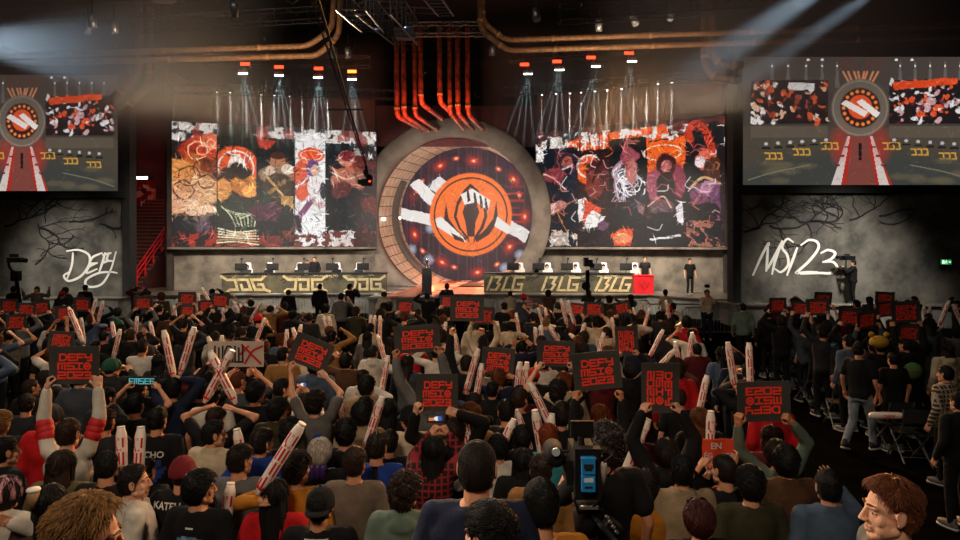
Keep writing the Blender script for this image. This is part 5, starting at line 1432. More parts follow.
def make_people():
    cook()
    for d in PEOPLE:
        key = d['key']; A, Lg = POSES[key]; lod = d['lod']; hl = 'hi' if lod == 0 else 'lo'
        s = d['h']/1.72
        root = thing('person', d['label'], 'person', (d['x'], d['y'], d['z']), R(d['yaw']), d['group']); root.scale = (s, s, s)
        HM = Matrix.Translation((0,-.012,1.50)) @ Euler((R(d['hp']), 0, R(d['hy']))).to_matrix().to_4x4() @ Matrix.Translation((0,.012,HEADZ-1.50))
        bk = key+(round(d['hy']), round(d['hp']), 'm' if not d['fem'] else 'f')
        if bk not in BM:
            pcs = [(*DONE[('body',)+key], 0)]; M4 = np.array(HM)
            tr_ = lambda v: np.asarray(v) @ M4[:3,:3].T+M4[:3,3]
            hv, hf = DONE[('head', 'f' if d['fem'] else 'm', hl)]; pcs.append((tr_(hv), hf, 0))
            for v, f, m in FACE:
                if lod == 2 and m in (2, 4): continue
                pcs.append((tr_(v), f, m))
            for sd in (-1, 1):
                S, E, W, hk = A[sd]
                zd = (W-E).normalized()
                pn = Vector((-sd,0,0)) if hk in ('relaxed','fist') else (Vector((0,1,0)) if hk in ('open','point') else Vector((-sd*.85,.55,0)))
                if hk == 'relaxed' and W.z > 1.0: pn = Vector((-sd,.2,.4))
                Fm = frame(zd, pn); hv, hf = DONE[('hand', hk, hl)]
                v = np.array(hv); f = hf
                # thumb side: towards the body's front or the camera
                xw = Fm @ Vector((1,0,0)); want = Vector((0,1,0)) if hk in ('relaxed','fist') else Vector((-sd,0,.0))
                if hk == 'grip': want = Vector((0,-1,0))
                if xw.dot(want) < 0:
                    v = v*np.array((-1,1,1)); f = f[:, ::-1].copy() if isinstance(f, np.ndarray) else [tuple(reversed(q)) for q in f]
                pcs.append((v @ np.array(Fm).T+np.array(W), f, 0))
            BM[bk] = assemble('person_body', pcs)
        hm = hair_m(d['hc'])
        body = link('body', BM[bk], [skin_m(d['skin']), M_eye, M_iris, hm, M_lip], root)
        tk = ('top',)+key
        if tk not in BM:
            v, f = DONE[tk]; BM[tk] = assemble('top', [(folds(v, .0028 if lod == 0 else .004, len(BM)), f, 0)])
        tn = {'tee':'t_shirt','long':'sweater','hood':'hoodie','jacket':'jacket','vest':'vest'}[d['top']]
        topo = link(tn, BM[tk], [cloth_m(d['tc'])], root)
        pk = ('pants', d['legs'], d['fem'], d['fat'] > 1.05)
        if pk not in BM:
            v, f = DONE[pk]; BM[pk] = assemble('trousers', [(folds(v, .004, 3), f, 0)])
        link('trousers', BM[pk], [cloth_m(d['pants'])], root)
        hr = None
        if d['hair']: hr = link('hair', hair_mesh(d['hair'], d['seed'], d['y'] < 3.2), [hm], root, M=HM)
        if d['cap']:
            kind, cc = d['cap']; Mc = HM @ (Matrix.Rotation(R(180), 4, 'Z') if d['brim'] == 'back' else Matrix.Identity(4))
            link(kind, cap_mesh(kind), [cloth_m(cc)], root, M=Mc)
        if d['shoes']:
            for sd in (-1, 1):
                An = Lg[sd][2]
                if 'shoe' not in BM:
                    BM['shoe'] = assemble('shoe', [(*ellipsoid((0,.055,-.03),(.050,.140,.050),16,10), 0), (*capsule((0,-.02,-.02),(0,-.015,.03),.048,.046), 0)]+[(np.array(loft([(0,.055,-.088,.046,.140),(0,.055,-.06,.052,.146)],20)[0]), loft([(0,.055,-.088,.046,.140),(0,.055,-.06,.052,.146)],20)[1], 1)])
                link('shoe', BM['shoe'], [M_shoe if d['shoes'] == 1 else M_shoe2, M_sole], root, loc=An+Vector((0,0,.004)), rot=(R(-18) if An.z > .1 else 0, 0, R(-sd*6)))
        d['root'] = root
        if d['extra']: d['extra'](root, body, topo, hr, HM, A)
    return
# =================================================================== CROWD
POS = []
def free(x, y, r=.40): return all((x-a)**2+(y-b)**2 > r*r for a, b in POS)
ZONES = [(60,'below left side screen'),(128,'below DEFY wall lettering'),(172,'below left staircase'),(222,'below left LED wall'),(275,'below left JDG logo'),(340,'below middle JDG logo'),(400,'below right JDG logo'),(475,'below portal'),(525,'below left BLG logo'),(580,'below middle BLG logo'),(632,'below right BLG logo'),(690,'below red plinth'),(742,'below right staircase'),(845,'below MSI 23 lettering'),(2000,'below right side screen')]
def zone(px): return next(n for q, n in ZONES if px < q)
def rowname(d): return 'near rows' if d < 6.6 else 'mid crowd' if d < 11 else 'far rows' if d < 17 else 'front rows by stage'
def pxof(x, y): return 480+x/y*F
HW = {'black':'black-haired','dark':'dark-haired','brown':'brown-haired','auburn':'auburn-haired','blond':'blond','ginger':'ginger','grey':'grey-haired','ash':'ash-blond','red':'red-haired','copper':'copper-haired'}
TW = {'tee':'T-shirt','long':'sweater','hood':'hoodie','jacket':'jacket','vest':'vest'}
HS = {'long':'long','bob':'bobbed','curly':'curly','bun':'bunned','buzz':'cropped','afro':'big curly'}
AUTO = []          # (dict or object, base text, ordering x)
def auto_label(holder, base, x): AUTO.append((holder, base, x))
def fit(t):
    for o, n in ((' raising cheer sticks',' with sticks'),(' holding up a placard',' with placard'),(' raising one stick',' with stick'),(' with both hands up',' hands up'),(' with hands together',''),(' from left',' from left'),(' person',''),('below ','by '),(' DEFY lettering',' lettering'),('front rows by stage','front rows'),('white and red cheer stick','cheer stick'),(' fan in ',' in ')):
        if len(t.replace('-',' ').split()) <= 16: break
        t = t.replace(o, n)
    return t
def finish_labels():
    by = {}
    for h, b, x in AUTO: by.setdefault(b, []).append((x, h))
    nth = ['first','second','third','fourth','fifth','sixth','seventh','eighth','ninth','tenth','eleventh','twelfth']
    for b, l in by.items():
        l.sort(key=lambda q: q[0])
        for i, (x, h) in enumerate(l):
            t = b if len(l) == 1 else (b+(', left one' if i == 0 else ', right one') if len(l) == 2 else b+f', {nth[min(i,11)]} from left')
            h['label'] = fit(t)
def describe(d, act):
    hw = HW[d['hc']]; st = HS.get(d['hair'])
    if d['cap']: hw = f"{d['cap'][1]}-{d['cap'][0]}"
    elif st: hw = st+' '+hw
    t = d['tc'].replace('lightdenim','pale denim').replace('darkgreen','dark green').replace('plaid_cream','plaid')
    return f"{hw} fan in {t} {TW[d['top']]}{act}, {rowname(d['y'])} {zone(pxof(d['x'], d['y']))}"

def H(px, ytop, label, h=1.72, d=None, **k):
    """a person seen with the top of the head at (px, ytop)"""
    hair_up = .02 if k.get('hair', 'short') not in ('afro',) else .07
    if d is None:
        z = k.pop('z', 0.); d = F*(HC-z-h-hair_up)/(ytop-HY)
    else: z = HC-(ytop-HY)/F*d-h-hair_up if 'z' not in k else k.pop('z')
    x = (px-480)/F*d
    POS.append((x, d)); q = person(x, d, h=h, z=z, label=label, **k); q['at'] = (px, ytop); q['arms'] = k.get('arms'); return q

def give(px, ytop, hands):
    """let the person at (px, ytop) reach for world points: hands = {side: (point, hand pose)}"""
    q = next(p for p in PEOPLE if p.get('at') == (px, ytop)); s = q['h']/1.72; ar = dict(q.get('arms') or {})
    for sd, (w, hk) in hands.items():
        v = Matrix.Rotation(-R(q['yaw']), 3, 'Z') @ (Vector(w)-Vector((q['x'], q['y'], q['z'])))/s
        ar[sd] = (round(v.x, 3), round(v.y, 3), round(v.z, 3), hk)
    key = (tuple(sorted(ar.items())), q['legs'], q['fem'], q['lod'], q['top'], round(q['fat'], 2))
    if key not in POSES: POSES[key] = make_body_recipes(key, ar, q['legs'], q['fem'], q['lod'], q['top'], q['fat'])
    q['key'] = key; q['arms'] = ar
def text_mb(txt, size):
    c = bpy.data.curves.new('t', 'FONT'); c.body = txt; c.size = size; c.align_x = 'CENTER'; c.align_y = 'CENTER'; c.resolution_u = 3; c.offset = size*.02
    o = bpy.data.objects.new('t', c); COL.objects.link(o); dg = bpy.context.evaluated_depsgraph_get(); e = o.evaluated_get(dg); me = e.to_mesh()
    v = np.array([q.co[:] for q in me.vertices]); f = [tuple(p.vertices) for p in me.polygons]; e.to_mesh_clear()
    bpy.data.objects.remove(o); bpy.data.curves.remove(c); return v, f
from mathutils.bvhtree import BVHTree
def on_back(root, topo, v2, f, z0, m, name, front=False):
    """wrap flat (u, v) artwork on the back of a top; u to the viewer's right when seen from behind"""
    me = topo.data; bv = BVHTree.FromPolygons([q.co[:] for q in me.vertices], [tuple(p.vertices) for p in me.polygons])
    out = []
    for q in v2:
        hit = bv.ray_cast(Vector((q[0], -1, z0+q[1])), Vector((0,1,0)))[0]
        out.append((q[0], (hit.y if hit else -.14)-.006, z0+q[1]))
    # subdivide not needed: artwork pieces are small
    return link(name, mk_mesh(name, out, f), m, root)
def print_text(txt, z0, size, m, name='back_print', u=0):
    v, f = text_mb(txt, size); v = v+np.array((u, 0, 0))
    return lambda root, body, topo, hr, HM, A: on_back(root, topo, v, f, z0, m, name)
def grid_patch(w, h, n=12, mask=None):
    v = [((i/n-.5)*w, (j/n-.5)*h) for j in range(n+1) for i in range(n+1)]; f = []
    for j in range(n):
        for i in range(n):
            if mask is None or mask((i+.5)/n-.5, (j+.5)/n-.5): f.append((j*(n+1)+i, j*(n+1)+i+1, (j+1)*(n+1)+i+1, (j+1)*(n+1)+i))
    return v, f
M_pw = mat('print_white', '#c9c6c0', .7); M_pr = mat('print_red', '#b5161c', .7); M_pb = mat('print_blue', '#2a52b8', .7, nscale=9, col2='#0d1c4e'); M_psky = mat('print_sky', '#7fb0d6', .7, nscale=14, col2='#171c2c')
def many(*fs):
    def g(*a):
        for f in fs: f(*a)
    return g
def patch(w, h, z0, m, name='back_print', mask=None, n=14):
    v, f = grid_patch(w, h, n, mask); return lambda root, body, topo, hr, HM, A: on_back(root, topo, v, f, z0, m, name)
def collar_tip(m):
    return lambda root, body, topo, hr, HM, A: None

up2 = lambda zz=1.62, w=.22, y=.18, k='grip': {-1: (-w, y, zz, k), 1: (w, y, zz, k)}
clasp = {-1: (-.06,.30,1.12,'grip'), 1: (.06,.30,1.12,'grip')}
phone_arms = {-1: (-.09,.30,1.50,'grip'), 1: (.09,.30,1.50,'grip')}
# ---------------- nearest people, on the camera riser
riser = thing('camera_riser', 'low black platform under the nearest people and the broadcast camera', 'platform', (-.5,2.55,0))
build('top', MB().box((0,0,.625), (7.2,3.1,.05)), M_floor, riser)
build('frame', MB().box((0,0,.3), (7.0,2.9,.595)), M_matte, riser)
RZ = .652
H(82,499,'man with parted blond-brown hair cut by the bottom edge at left, face turned right', h=1.86, d=2.12, z=RZ, hair='quiff', hc='blond', skin='a', top='long', tc='charcoal', yaw=-62, hp=-6, lod=0, arms=None)
def star(root, body, topo, hr, HM, A):
    mb = MB(); FMx = [((-.05,0),(.05,0)),((0,-.05),(0,.05)),((-.03,-.03),(.03,.03)),((-.03,.03),(.03,-.03))]
    v = []; f = []
    for a, b in FMx:
        q = MB(); ribbon(q, [a, b], .009, Matrix.Identity(4), th=0); vv = np.concatenate(q.v)[[0,2,3,1]]; f.append(tuple(range(len(v), len(v)+4))); v += [(p[0]+.03, p[1]) for p in vv]
    on_back(root, topo, v, f, 1.15, M_pw, 'back_print')
H(477,438,'big man with cropped dark hair in navy polo, standing close before the camera', h=1.82, d=2.95, hair='buzz', hc='dark', skin='b', top='tee', tc='navy', fat=1.22, lod=0, hy=-8, extra=many(star, patch(.035,.012,1.40,M_pw,'neck_tag',n=2)))
H(489,497,'man with glossy black hair cut by the bottom edge at centre, face left', h=1.73, d=2.42, z=RZ, hair='crop', hc='black', skin='a', top='tee', tc='black', yaw=48, lod=0)
H(541,478,'black-haired man in mustard T-shirt and black badge vest left of broadcast camera', h=1.63, d=2.98, hair='short', hc='black', skin='b', top='tee', tc='mustard', lod=0, extra=many(patch(.30,.34,1.17,mat('vest_black','#0c0c0d',.8),'badge_vest',n=10), patch(.07,.09,1.27,M_pw,'vest_badge',n=3)))
H(889,479,'auburn-haired man in grey shirt at lower right, face in profile to left', h=1.80, d=2.80, hair='quiff', hc='auburn', skin='a', top='jacket', tc='grey', yaw=74, lod=0, hy=6)
op = H(606,430,'camera operator with big dark curly hair in black T-shirt beside the broadcast camera', h=1.62, d=3.8, z=.66, hair='curly', hc='dark', skin='c', top='tee', tc='black', lod=0, yaw=8, fem=True, arms={-1:(-.16,.36,1.30,'grip')})

H(647,470,'person in mustard jacket lit orange, right of the camera operator', h=1.60, hair='mop', hc='dark', skin='b', top='jacket', tc='mustard', lod=0, hy=-20)
# ---------------- near rows, left to right
H(6,436,'dark-haired man at the left edge in black jacket with white shoulder stripe', hair='short', hc='black', top='jacket', tc='black', yaw=-35, lod=0, extra=many(patch(.012,.24,1.30,M_pw,'stripe',n=6)))
H(5,476,'person in pink bucket-like beanie at left edge holding a paper cup', h=1.66, hair='bob', hc='dark', cap=('beanie','pink'), top='jacket', tc='white', lod=0, fem=True, arms={1:(.16,.30,1.30,'grip')}, yaw=-20)
H(50,484,'woman with very long straight black hair near the lower left corner', h=1.66, hair='long', hc='black', top='jacket', tc='brown', lod=0, fem=True)
H(62,450,'woman with long dark brown hair in brown jacket, near lower left', h=1.68, hair='long', hc='brown', top='jacket', tc='khaki', lod=0, fem=True, seed=1)
H(107,449,'man with shaved black hair in plain black T-shirt, left of man in grey fleece', hair='buzz', hc='black', top='tee', tc='black', lod=0, hy=20)
def pony(root, body, topo, hr, HM, A): link('ponytail', assemble('pony', [(*capsule((0,-.10,.03),(0,-.15,-.06),.032,.028,12),0),(*capsule((0,-.15,-.06),(.01,-.14,-.18),.028,.016,12),0)]), [hair_m('blond')], root, M=HM)
H(136,464,'man in light grey fleece looking back to the right, face lit orange', h=1.72, hair='short', hc='dark', skin='a', top='jacket', tc='white', yaw=-62, hy=-8, hp=3, lod=0)
H(158,407,'black-haired man in black jersey with blue print and white letters CHO', hair='short', hc='black', top='tee', tc='black', lod=0, extra=many(patch(.26,.26,1.16,M_pb,'blue_print',mask=lambda u,v: (u/.48)**2+(v/.48)**2 < .8+.35*math.sin(u*17+v*9)*math.cos(v*21)), print_text('YCHO',1.30,.085,M_pw,'jersey_letters')))
H(183,455,'person in maroon cap and black jersey lettered KATEH', hair='buzz', hc='dark', cap=('cap','burgundy'), brim=None, top='tee', tc='black', lod=0, extra=many(print_text('KATEH',1.385,.072,M_pw,'jersey_letters',-.075), patch(.10,.12,1.27,mat('jersey_grey','#5a5754',.8),'jersey_number_patch')))
H(200,470,'black-haired man with glasses in black T-shirt with pale blue printed picture', hair='mop', hc='black', top='tee', tc='black', lod=0, hy=-38, yaw=-10, extra=many(patch(.28,.18,1.24,M_psky,'blue_picture',mask=lambda u,v: u*u/.22+v*v/.2 < 1), patch(.06,.012,1.37,M_pw,'collar_text',n=3)))
H(214,420,'black-haired man in cream jacket behind the man with blue printed shirt', hair='short', hc='black', top='jacket', tc='cream', lod=0, hy=-45, yaw=-12)
H(240,444,'dark-haired man in grey sweater holding one cheer stick at his chest', hair='crop', hc='dark', top='long', tc='grey', lod=0, hy=-30, arms={-1:(-.20,.16,1.12,'fist')})
H(262,428,'dark-haired man in royal blue jacket with orange-lit neck', hair='crop', hc='dark', top='jacket', tc='blue', lod=0, hy=-32)
H(275,478,'woman with long black hair in bright red T-shirt with black script', h=1.62, hair='long', hc='black', top='tee', tc='red', lod=0, fem=True, extra=print_text('fey',1.24,.13,mat('print_black','#1a0d0e',.8),'back_script'))
H(297,452,'dark-haired man in mustard sweater behind woman in red T-shirt', hair='mop', hc='dark', top='long', tc='mustard', lod=0, hy=-35)
H(320,438,'woman with ash-blond hair with purple ends in black top', h=1.66, hair='bob', hc='ash', top='tee', tc='black', lod=0, fem=True, extra=lambda root, body, topo, hr, HM, A: link('purple_hair_ends', assemble('ends', [(*capsule((s*.05,-.085,-.10),(s*.045,-.09,-.19),.038,.022,12),0) for s in (-1,0,1)]), [mat('hair_purple','#3a2366',.45)], root, M=HM))
H(346,419,'tall mop of glossy black hair above the man in taupe sweater', hair='mop', hc='black', top='long', tc='black', lod=0)
H(320,486,'person in black cap worn backwards and black T-shirt at the bottom edge', hair='buzz', hc='black', cap=('cap','black'), brim='back', top='tee', tc='black', lod=0, extra=many(patch(.16,.02,1.42,M_pw,'white_collar',n=6)))
H(355,447,'brown-haired man in taupe sweater, back to camera', hair='crop', hc='brown', top='long', tc='taupe', lod=0, hy=-12, fat=1.08)
H(377,432,'dark-haired man in blue top with black bag strap across the back', hair='short', hc='dark', top='long', tc='blue', lod=0, hy=-10, extra=patch(.05,.5,1.24,M_matte,'bag_strap'))
H(405,474,'man with tousled brown hair in grey-green hoodie at the bottom edge', hair='tousled', hc='brown', top='hood', tc='sage', lod=0, hy=-25)
PH1 = H(433,436,'woman with straight black hair in red plaid shirt filming with a phone', h=1.66, hair='long', hc='black', top='jacket', tc='plaid', lod=0, fem=True, arms={-1:(-.05,.30,1.66,'grip'), 1:(.13,.30,1.66,'grip')})
H(541,454,'brown-haired person in tan jacket left of the blue batteries', hair='crop', hc='brown', top='jacket', tc='tan', lod=0, hy=-8)
H(600,404,'copper-blond haired woman in dark jacket above the broadcast camera', h=1.66, hair='long', hc='copper', top='jacket', tc='black', lod=0, fem=True)
H(682,455,'black-haired man in beige denim jacket, back to camera', hair='crop', hc='black', top='jacket', tc='beige', lod=0, hy=-22, fat=1.05)
def shades(root, body, topo, hr, HM, A):
    mb = MB()
    for s in (-1,1): mb.add(*ellipsoid((s*.038,.055,.118),(.030,.012,.020),14,8))
    mb.tube([(-.07,.05,.118),(.07,.05,.118)], .006, 8)
    for s in (-1,1): mb.tube([(s*.07,.05,.118),(s*.085,-.05,.075)], .005, 6)
    link('sunglasses', mb.mesh('sunglasses', True), [mat('sunglass_dark','#0a0a0c',.1)], root, M=HM)
H(699,500,'woman with dark red hair and sunglasses pushed up on her head', h=1.64, hair='bob', hc='red', top='tee', tc='black', lod=0, fem=True, extra=shades)
H(724,453,'man with close-cropped dark hair in black T-shirt with tiny neck logo', hair='buzz', hc='dark', top='tee', tc='black', lod=0, hy=25, extra=patch(.04,.012,1.36,M_pw,'neck_logo',n=2))
H(750,466,'black-haired man in dark olive shirt, right of woman with sunglasses', hair='mop', hc='black', top='long', tc='olive', lod=0)
H(786,446,'black-haired man in brown leather jacket', hair='mop', hc='black', top='jacket', tc='brown', lod=0, hy=-18, fat=1.05)
H(828,469,'black-haired man in faded denim jacket, one hand raised, left of auburn-haired man', hair='short', hc='black', top='jacket', tc='denim', lod=0, hy=-12, arms={1:(.20,.24,1.52,'open')})
H(660,412,'black-haired man in black hoodie with small white arc logo', hair='crop', hc='black', top='hood', tc='black', lod=0, hy=-10, extra=patch(.075,.02,1.30,M_pw,'arc_logo',n=4), arms=None) if False else None
H(772,425,'dark-haired woman with long reddish hair under the upside-down placard', h=1.66, hair='long', hc='red', top='jacket', tc='maroon', lod=0, fem=True)
H(700,407,'woman with long copper-tinted hair behind the EN banner', h=1.66, hair='long', hc='auburn', top='jacket', tc='black', lod=0, fem=True)
H(106,408,'brown-haired man in black and grey raglan shirt with pink-lit neck', hair='short', hc='brown', top='long', tc='charcoal', lod=0)
H(136,393,'black-haired person behind the two white cheer sticks', hair='short', hc='black', top='tee', tc='black', lod=1)
H(212,384,'person in wide white shirt between the crossed sticks', hair='mop', hc='black', top='tee', tc='white', lod=1)
H(256,382,'black-haired man below the white banner, head turned right', hair='mop', hc='black', top='tee', tc='black', lod=1, hy=-40)
H(282,378,'black-haired man left of phone filmer, head turned right', hair='short', hc='black', top='hood', tc='black', lod=1, hy=-50)
H(278,398,'man with thick black hair in dark camouflage top, head right', hair='mop', hc='black', top='hood', tc='olive', lod=0, hy=-45)
H(292,420,'person with curly black hair below the phone filmer', hair='curly', hc='black', top='tee', tc='black', lod=0)
H(367,376,'black-haired person in beige hood, left of the grey T-shirt', hair='mop', hc='black', top='hood', tc='beige', lod=1, hy=-30)
H(361,402,'black-haired person in beige hoodie below the leaning cheer stick', hair='mop', hc='black', top='hood', tc='beige', lod=0, hy=15)
H(388,398,'woman with long black hair right of the leaning white stick', h=1.66, hair='long', hc='black', top='tee', tc='black', lod=1, fem=True)
H(410,405,'man in cream T-shirt with red crest print and black cap', hair='short', hc='black', cap=('cap','black'), top='tee', tc='cream', lod=0, hy=40, extra=patch(.12,.14,1.20,M_pr,'red_crest',mask=lambda u,v: abs(u)+abs(v)*.7 < .42))
H(470,405,'reddish-brown curly haired person right of the phone filmer', hair='tousled', hc='auburn', top='jacket', tc='tan', lod=0, hy=-20)
H(506,400,'black-haired man right of the portal column of sticks, back of head lit', hair='crop', hc='black', top='tee', tc='black', lod=0, hy=12)
H(520,388,'brown-haired man with orange-lit ear below the dark placard', hair='short', hc='brown', top='tee', tc='black', lod=1, hy=-40)
H(548,423,'person with bright ginger hair between the crowded cheer sticks', hair='short', hc='ginger', top='long', tc='teal', lod=0)
H(561,402,'person with big rounded dark hair before the broadcast monitor', hair='mop', hc='dark', top='tee', tc='black', lod=0)
H(564,372,'person with orange-lit blond hair under the tilted placard', hair='mop', hc='copper', top='jacket', tc='cream', lod=1)

# ---------------- cheer placards
SW, SH_ = .46, .35
def board_mesh():
    mb = MB(); n = 10
    for i in range(n):                                    # slightly bowed card
        x0, x1 = -SW/2+SW*i/n, -SW/2+SW*(i+1)/n; y0, y1 = (.02*(1-(2*x/SW)**2) for x in (x0, x1))
        mb.add([(x0,y0,-SH_/2),(x1,y1,-SH_/2),(x1,y1,SH_/2),(x0,y0,SH_/2),(x0,y0+.006,-SH_/2),(x1,y1+.006,-SH_/2),(x1,y1+.006,SH_/2),(x0,y0+.006,SH_/2)],
               [(0,1,2,3),(5,4,7,6),(0,4,5,1),(3,2,6,7)]+([(0,3,7,4)] if i == 0 else [])+([(1,5,6,2)] if i == n-1 else []))
    return mb.mesh('board')
BOARD = board_mesh()
mb = MB(); FMs = Matrix(((1,0,0,0),(0,0,-1,0),(0,1,0,0),(0,0,0,1)))
for r_, tx in enumerate(('DEFY','MSI@','2023')): letters(mb, tx, -.148+(.012 if r_ == 0 else 0), .045-.082*r_, .058, .055, .0205, .0155, FMs)
v = np.concatenate(mb.v); v[:,1] += .02*(1-(2*v[:,0]/SW)**2)-.0015
LETTER = mk_mesh('lettering', v, mb.f)
M_card = mat('placard_card', '#383836', .7, nscale=3, namt=.2); M_cred = mat('placard_red', '#fb3f2b', .6)
def add_sign(cx, cy, w, roll=0, d=None, turn=0, h=None, label=None, dx=0, sq=1., tc=None, hold=True, hero=False, yawp=0, pitch=0, hair=None, flat=None):
    if d is None: d = SW*F/w
    C = P(cx, cy, d); sc = w*d/F/SW
    rt = thing('cheer_placard', label or '', 'placard', C, 0, 'red and black cheer placards'); rt.scale = (sc, 1, sc*sq)
    rt.rotation_mode = 'XYZ'; rt.rotation_euler = (R(pitch), R(roll+turn), R(yawp))
    bo = link('board', BOARD, [M_card], rt); link('lettering', LETTER, [M_cred], bo)
    tw = {0:'upright',90:'turned sideways',-90:'turned sideways',180:'upside-down'}.get(turn, 'upright')
    tl = '' if abs(roll) < 5 else (' tilted right' if roll > 0 else ' tilted left')
    if not label: auto_label(rt, f'black {tw} placard with red DEFY lettering{tl}, {rowname(d)} {zone(cx)}', cx)
    if not hold: return rt
    # a holder below it: hands on the two side edges
    ww, hh = (SW*sc, SH_*sc*sq) if turn in (0,180) else (SH_*sc*sq, SW*sc)
    c_, s_ = math.cos(R(-roll)), math.sin(R(-roll))
    gr = {}
    for sd in (-1, 1):
        u, v_ = sd*(ww/2+.005), -hh*.30
        gr[sd] = Vector((C.x+u*c_-v_*s_, C.y, C.z+u*s_+v_*c_))
    for dxx, dyy in ((dx,.0),(dx+.1,.02),(dx-.1,.02),(dx+.2,-.1),(dx-.2,-.1),(dx,-.25),(dx+.15,.25),(dx-.15,.2),(dx+.28,.2),(dx-.28,.2),(dx+.3,-.3),(dx-.3,-.3)):
        bx, by = C.x+dxx, C.y-.17+dyy
        if free(bx, by, .36): break
    lo = min(gr[-1].z, gr[1].z)-.09
    hgt = h or (1.60+.02*rng.randint(0,8) if lo < 1.95 else 1.80)
    if not h and hgt*1.0 > C.z-hh/2+.16 and d > 7: hgt = max(1.52, C.z-hh/2+.12)
    s = hgt/1.72
    ar = {}
    for sd in (-1, 1):
        w_ = gr[sd]-Vector((0,.02,.085)); ar[sd] = ((w_.x-bx)/s, (w_.y-by)/s, w_.z/s, 'grip')
    POS.append((bx, by))
    tcc = tc or rng.choice(['black','black','black','charcoal','navy','grey','white','maroon','olive','cream'])
    hr = hair or rng.choice(['short','crop','mop','long','bob','short','tousled'])
    p = person(bx, by, h=hgt, top=rng.choice(['tee','long','hood','jacket']) if not hero else 'long', tc=tcc, hair=hr, fem=hr in ('long','bob'), hc=rng.choice(['black','black','dark','dark','brown','auburn']), arms=ar, lod=0 if d < 6.6 else 1 if d < 12 else 2, skin=rng.choice('abbc'), hy=rng.randint(-2,2)*10, seed=rng.randint(0,2), shoes=1 if bx > 5 else False)
    if tcc == 'white' and hero:
        def stripes(root, body, topo, hr, HM, A):
            for sd in (-1, 1):
                S, E, W, hk = A[sd]
                for q in (.45,.62,.79):
                    link('sleeve_stripe', assemble('stripe', [(*capsule(S.lerp(E, q), S.lerp(E, q+.05), .073-.006*q, .073-.006*q, 14), 0)]), [M_pr], root)
        p['extra'] = stripes
    p['act'] = ' holding up a placard'; auto_label(p, describe(p, p['act']), bx/by); return p
add_sign(74,365.5,50,0, label='large upright placard in white red-striped sleeves, near rows at left', tc='white', hero=True, dx=.06, hair='short')
add_sign(311,353,40,22, label='placard tilted right below the middle JDG logo, mid crowd', dx=.1)
add_sign(417,339,46,-4, d=7.6, sq=.78, label='wide bowed placard held high by two bare arms, below the portal', tc='grey', dx=.15, h=1.80, hair='short')
add_sign(437,393,42,0, sq=1.18, label='squarish placard held by two bare raised arms, below the portal', d=6.0, dx=.02)
add_sign(498,361.5,33,4, label='placard left of the bright striped stick pair, below left BLG logo', sq=1.1)
add_sign(556,354,38,1, label='darkest placard below the middle BLG logo, upper left of the big tilted one', sq=.9)
add_sign(597,371,48,-6, sq=1.05, label='big placard tilted left in black sleeves, below right BLG logo', tc='black')
add_sign(661,388,50,0, turn=90, label='tall placard turned sideways, above black-haired man in black hoodie', tc='black', hero=False, d=5.7, dx=0)
add_sign(764,402,53,-2, turn=180, label='large placard turned upside-down by the aisle, in pale green sleeves', tc='sage', hero=True, hair='bob')
add_sign(627,341,30,-3, turn=90, sq=1.0, d=9.6)
for cx, cy, w, rl in ((9,306,20,0),(26,309.5,19,0),(16,322,22,-3),(41,307.5,18,-8),(66,313.5,22,-3),(82,304.5,20,0),(61,340,24,5),(143,303,18.5,-2),(187,298.5,18,0),(187.5,310.5,15,0),(220,300.5,19,3),(206,306,16,-4),
    (405,306.5,18,0),(448,301.5,17,0),(467,309,34,0),(483,316,24,0),(594,309,20,0),(622,308,17,-14),(577,309,16,6)):
    add_sign(cx,cy,w,rl,d=min(SW*F/w, 1.62*F/(cy+6-HY)) if w < 30 else 9.2,sq=.95,yawp=rng.uniform(-12,12),pitch=rng.uniform(-6,6))
for cx, cy, w, rl in ((778,305,20,0),(801,308,18,4),(818,307,23,-2),(823,300,22,2),(850,317,23,5),(867,320,24,-8),(906,312,30,-3),(887,309,22,-6),(885,299,20,3),(909,333,22,2),(846,312,17,0)):
    add_sign(cx,cy,w,rl,d=max(11.5,min(SW*F/w, 1.55*F/(cy+8-HY))),sq=.95,yawp=rng.uniform(-5,20),pitch=rng.uniform(-6,6),tc=rng.choice(['black','charcoal','slate','black']))

# ---------------- inflatable cheer sticks
SL, SR = .60, .044
prof = [(.0,0),(.018,.004),(.026,.03),(SR*.9,.07),(SR,.12),(SR,SL-.09),(SR*.93,SL-.05),(SR*.75,SL-.02),(SR*.68,SL)]
STUBE = MB().lathe(prof+[(.0,SL)], seg=14).mesh('tube', True)
mb = MB()
for ci, ch in enumerate('DEFY'):
    for st_ in GLYPH[ch]:
        for (u0, v0), (u1, v1) in zip(st_[:-1], st_[1:]):
            n_ = max(1, int(math.hypot(u1-u0, v1-v0)/.34))
            for k in range(n_):
                a = (u0+(u1-u0)*k/n_, v0+(v1-v0)*k/n_); b = (u0+(u1-u0)*(k+1)/n_, v0+(v1-v0)*(k+1)/n_)
                def wrap(u, v):                            # lettering runs down the tube, wrapped on its round face
                    z = SL-.09-ci*.118-u*.088; t = (v-.5)*1.45; rr_ = SR+.0012
                    return (rr_*math.sin(t), -rr_*math.cos(t), z)
                dx_, dy_ = b[0]-a[0], b[1]-a[1]; L = math.hypot(dx_, dy_); t_ = (dx_/L, dy_/L); w = .12
                q = [(a[0]-t_[0]*w*.9-t_[1]*w, a[1]-t_[1]*w*.9+t_[0]*w), (b[0]+t_[0]*w*.9-t_[1]*w, b[1]+t_[1]*w*.9+t_[0]*w), (b[0]+t_[0]*w*.9+t_[1]*w, b[1]+t_[1]*w*.9-t_[0]*w), (a[0]-t_[0]*w*.9+t_[1]*w, a[1]-t_[1]*w*.9-t_[0]*w)]
                mb.add([wrap(*p) for p in q], [(0,1,2,3)])
SLET = mb.mesh('lettering')
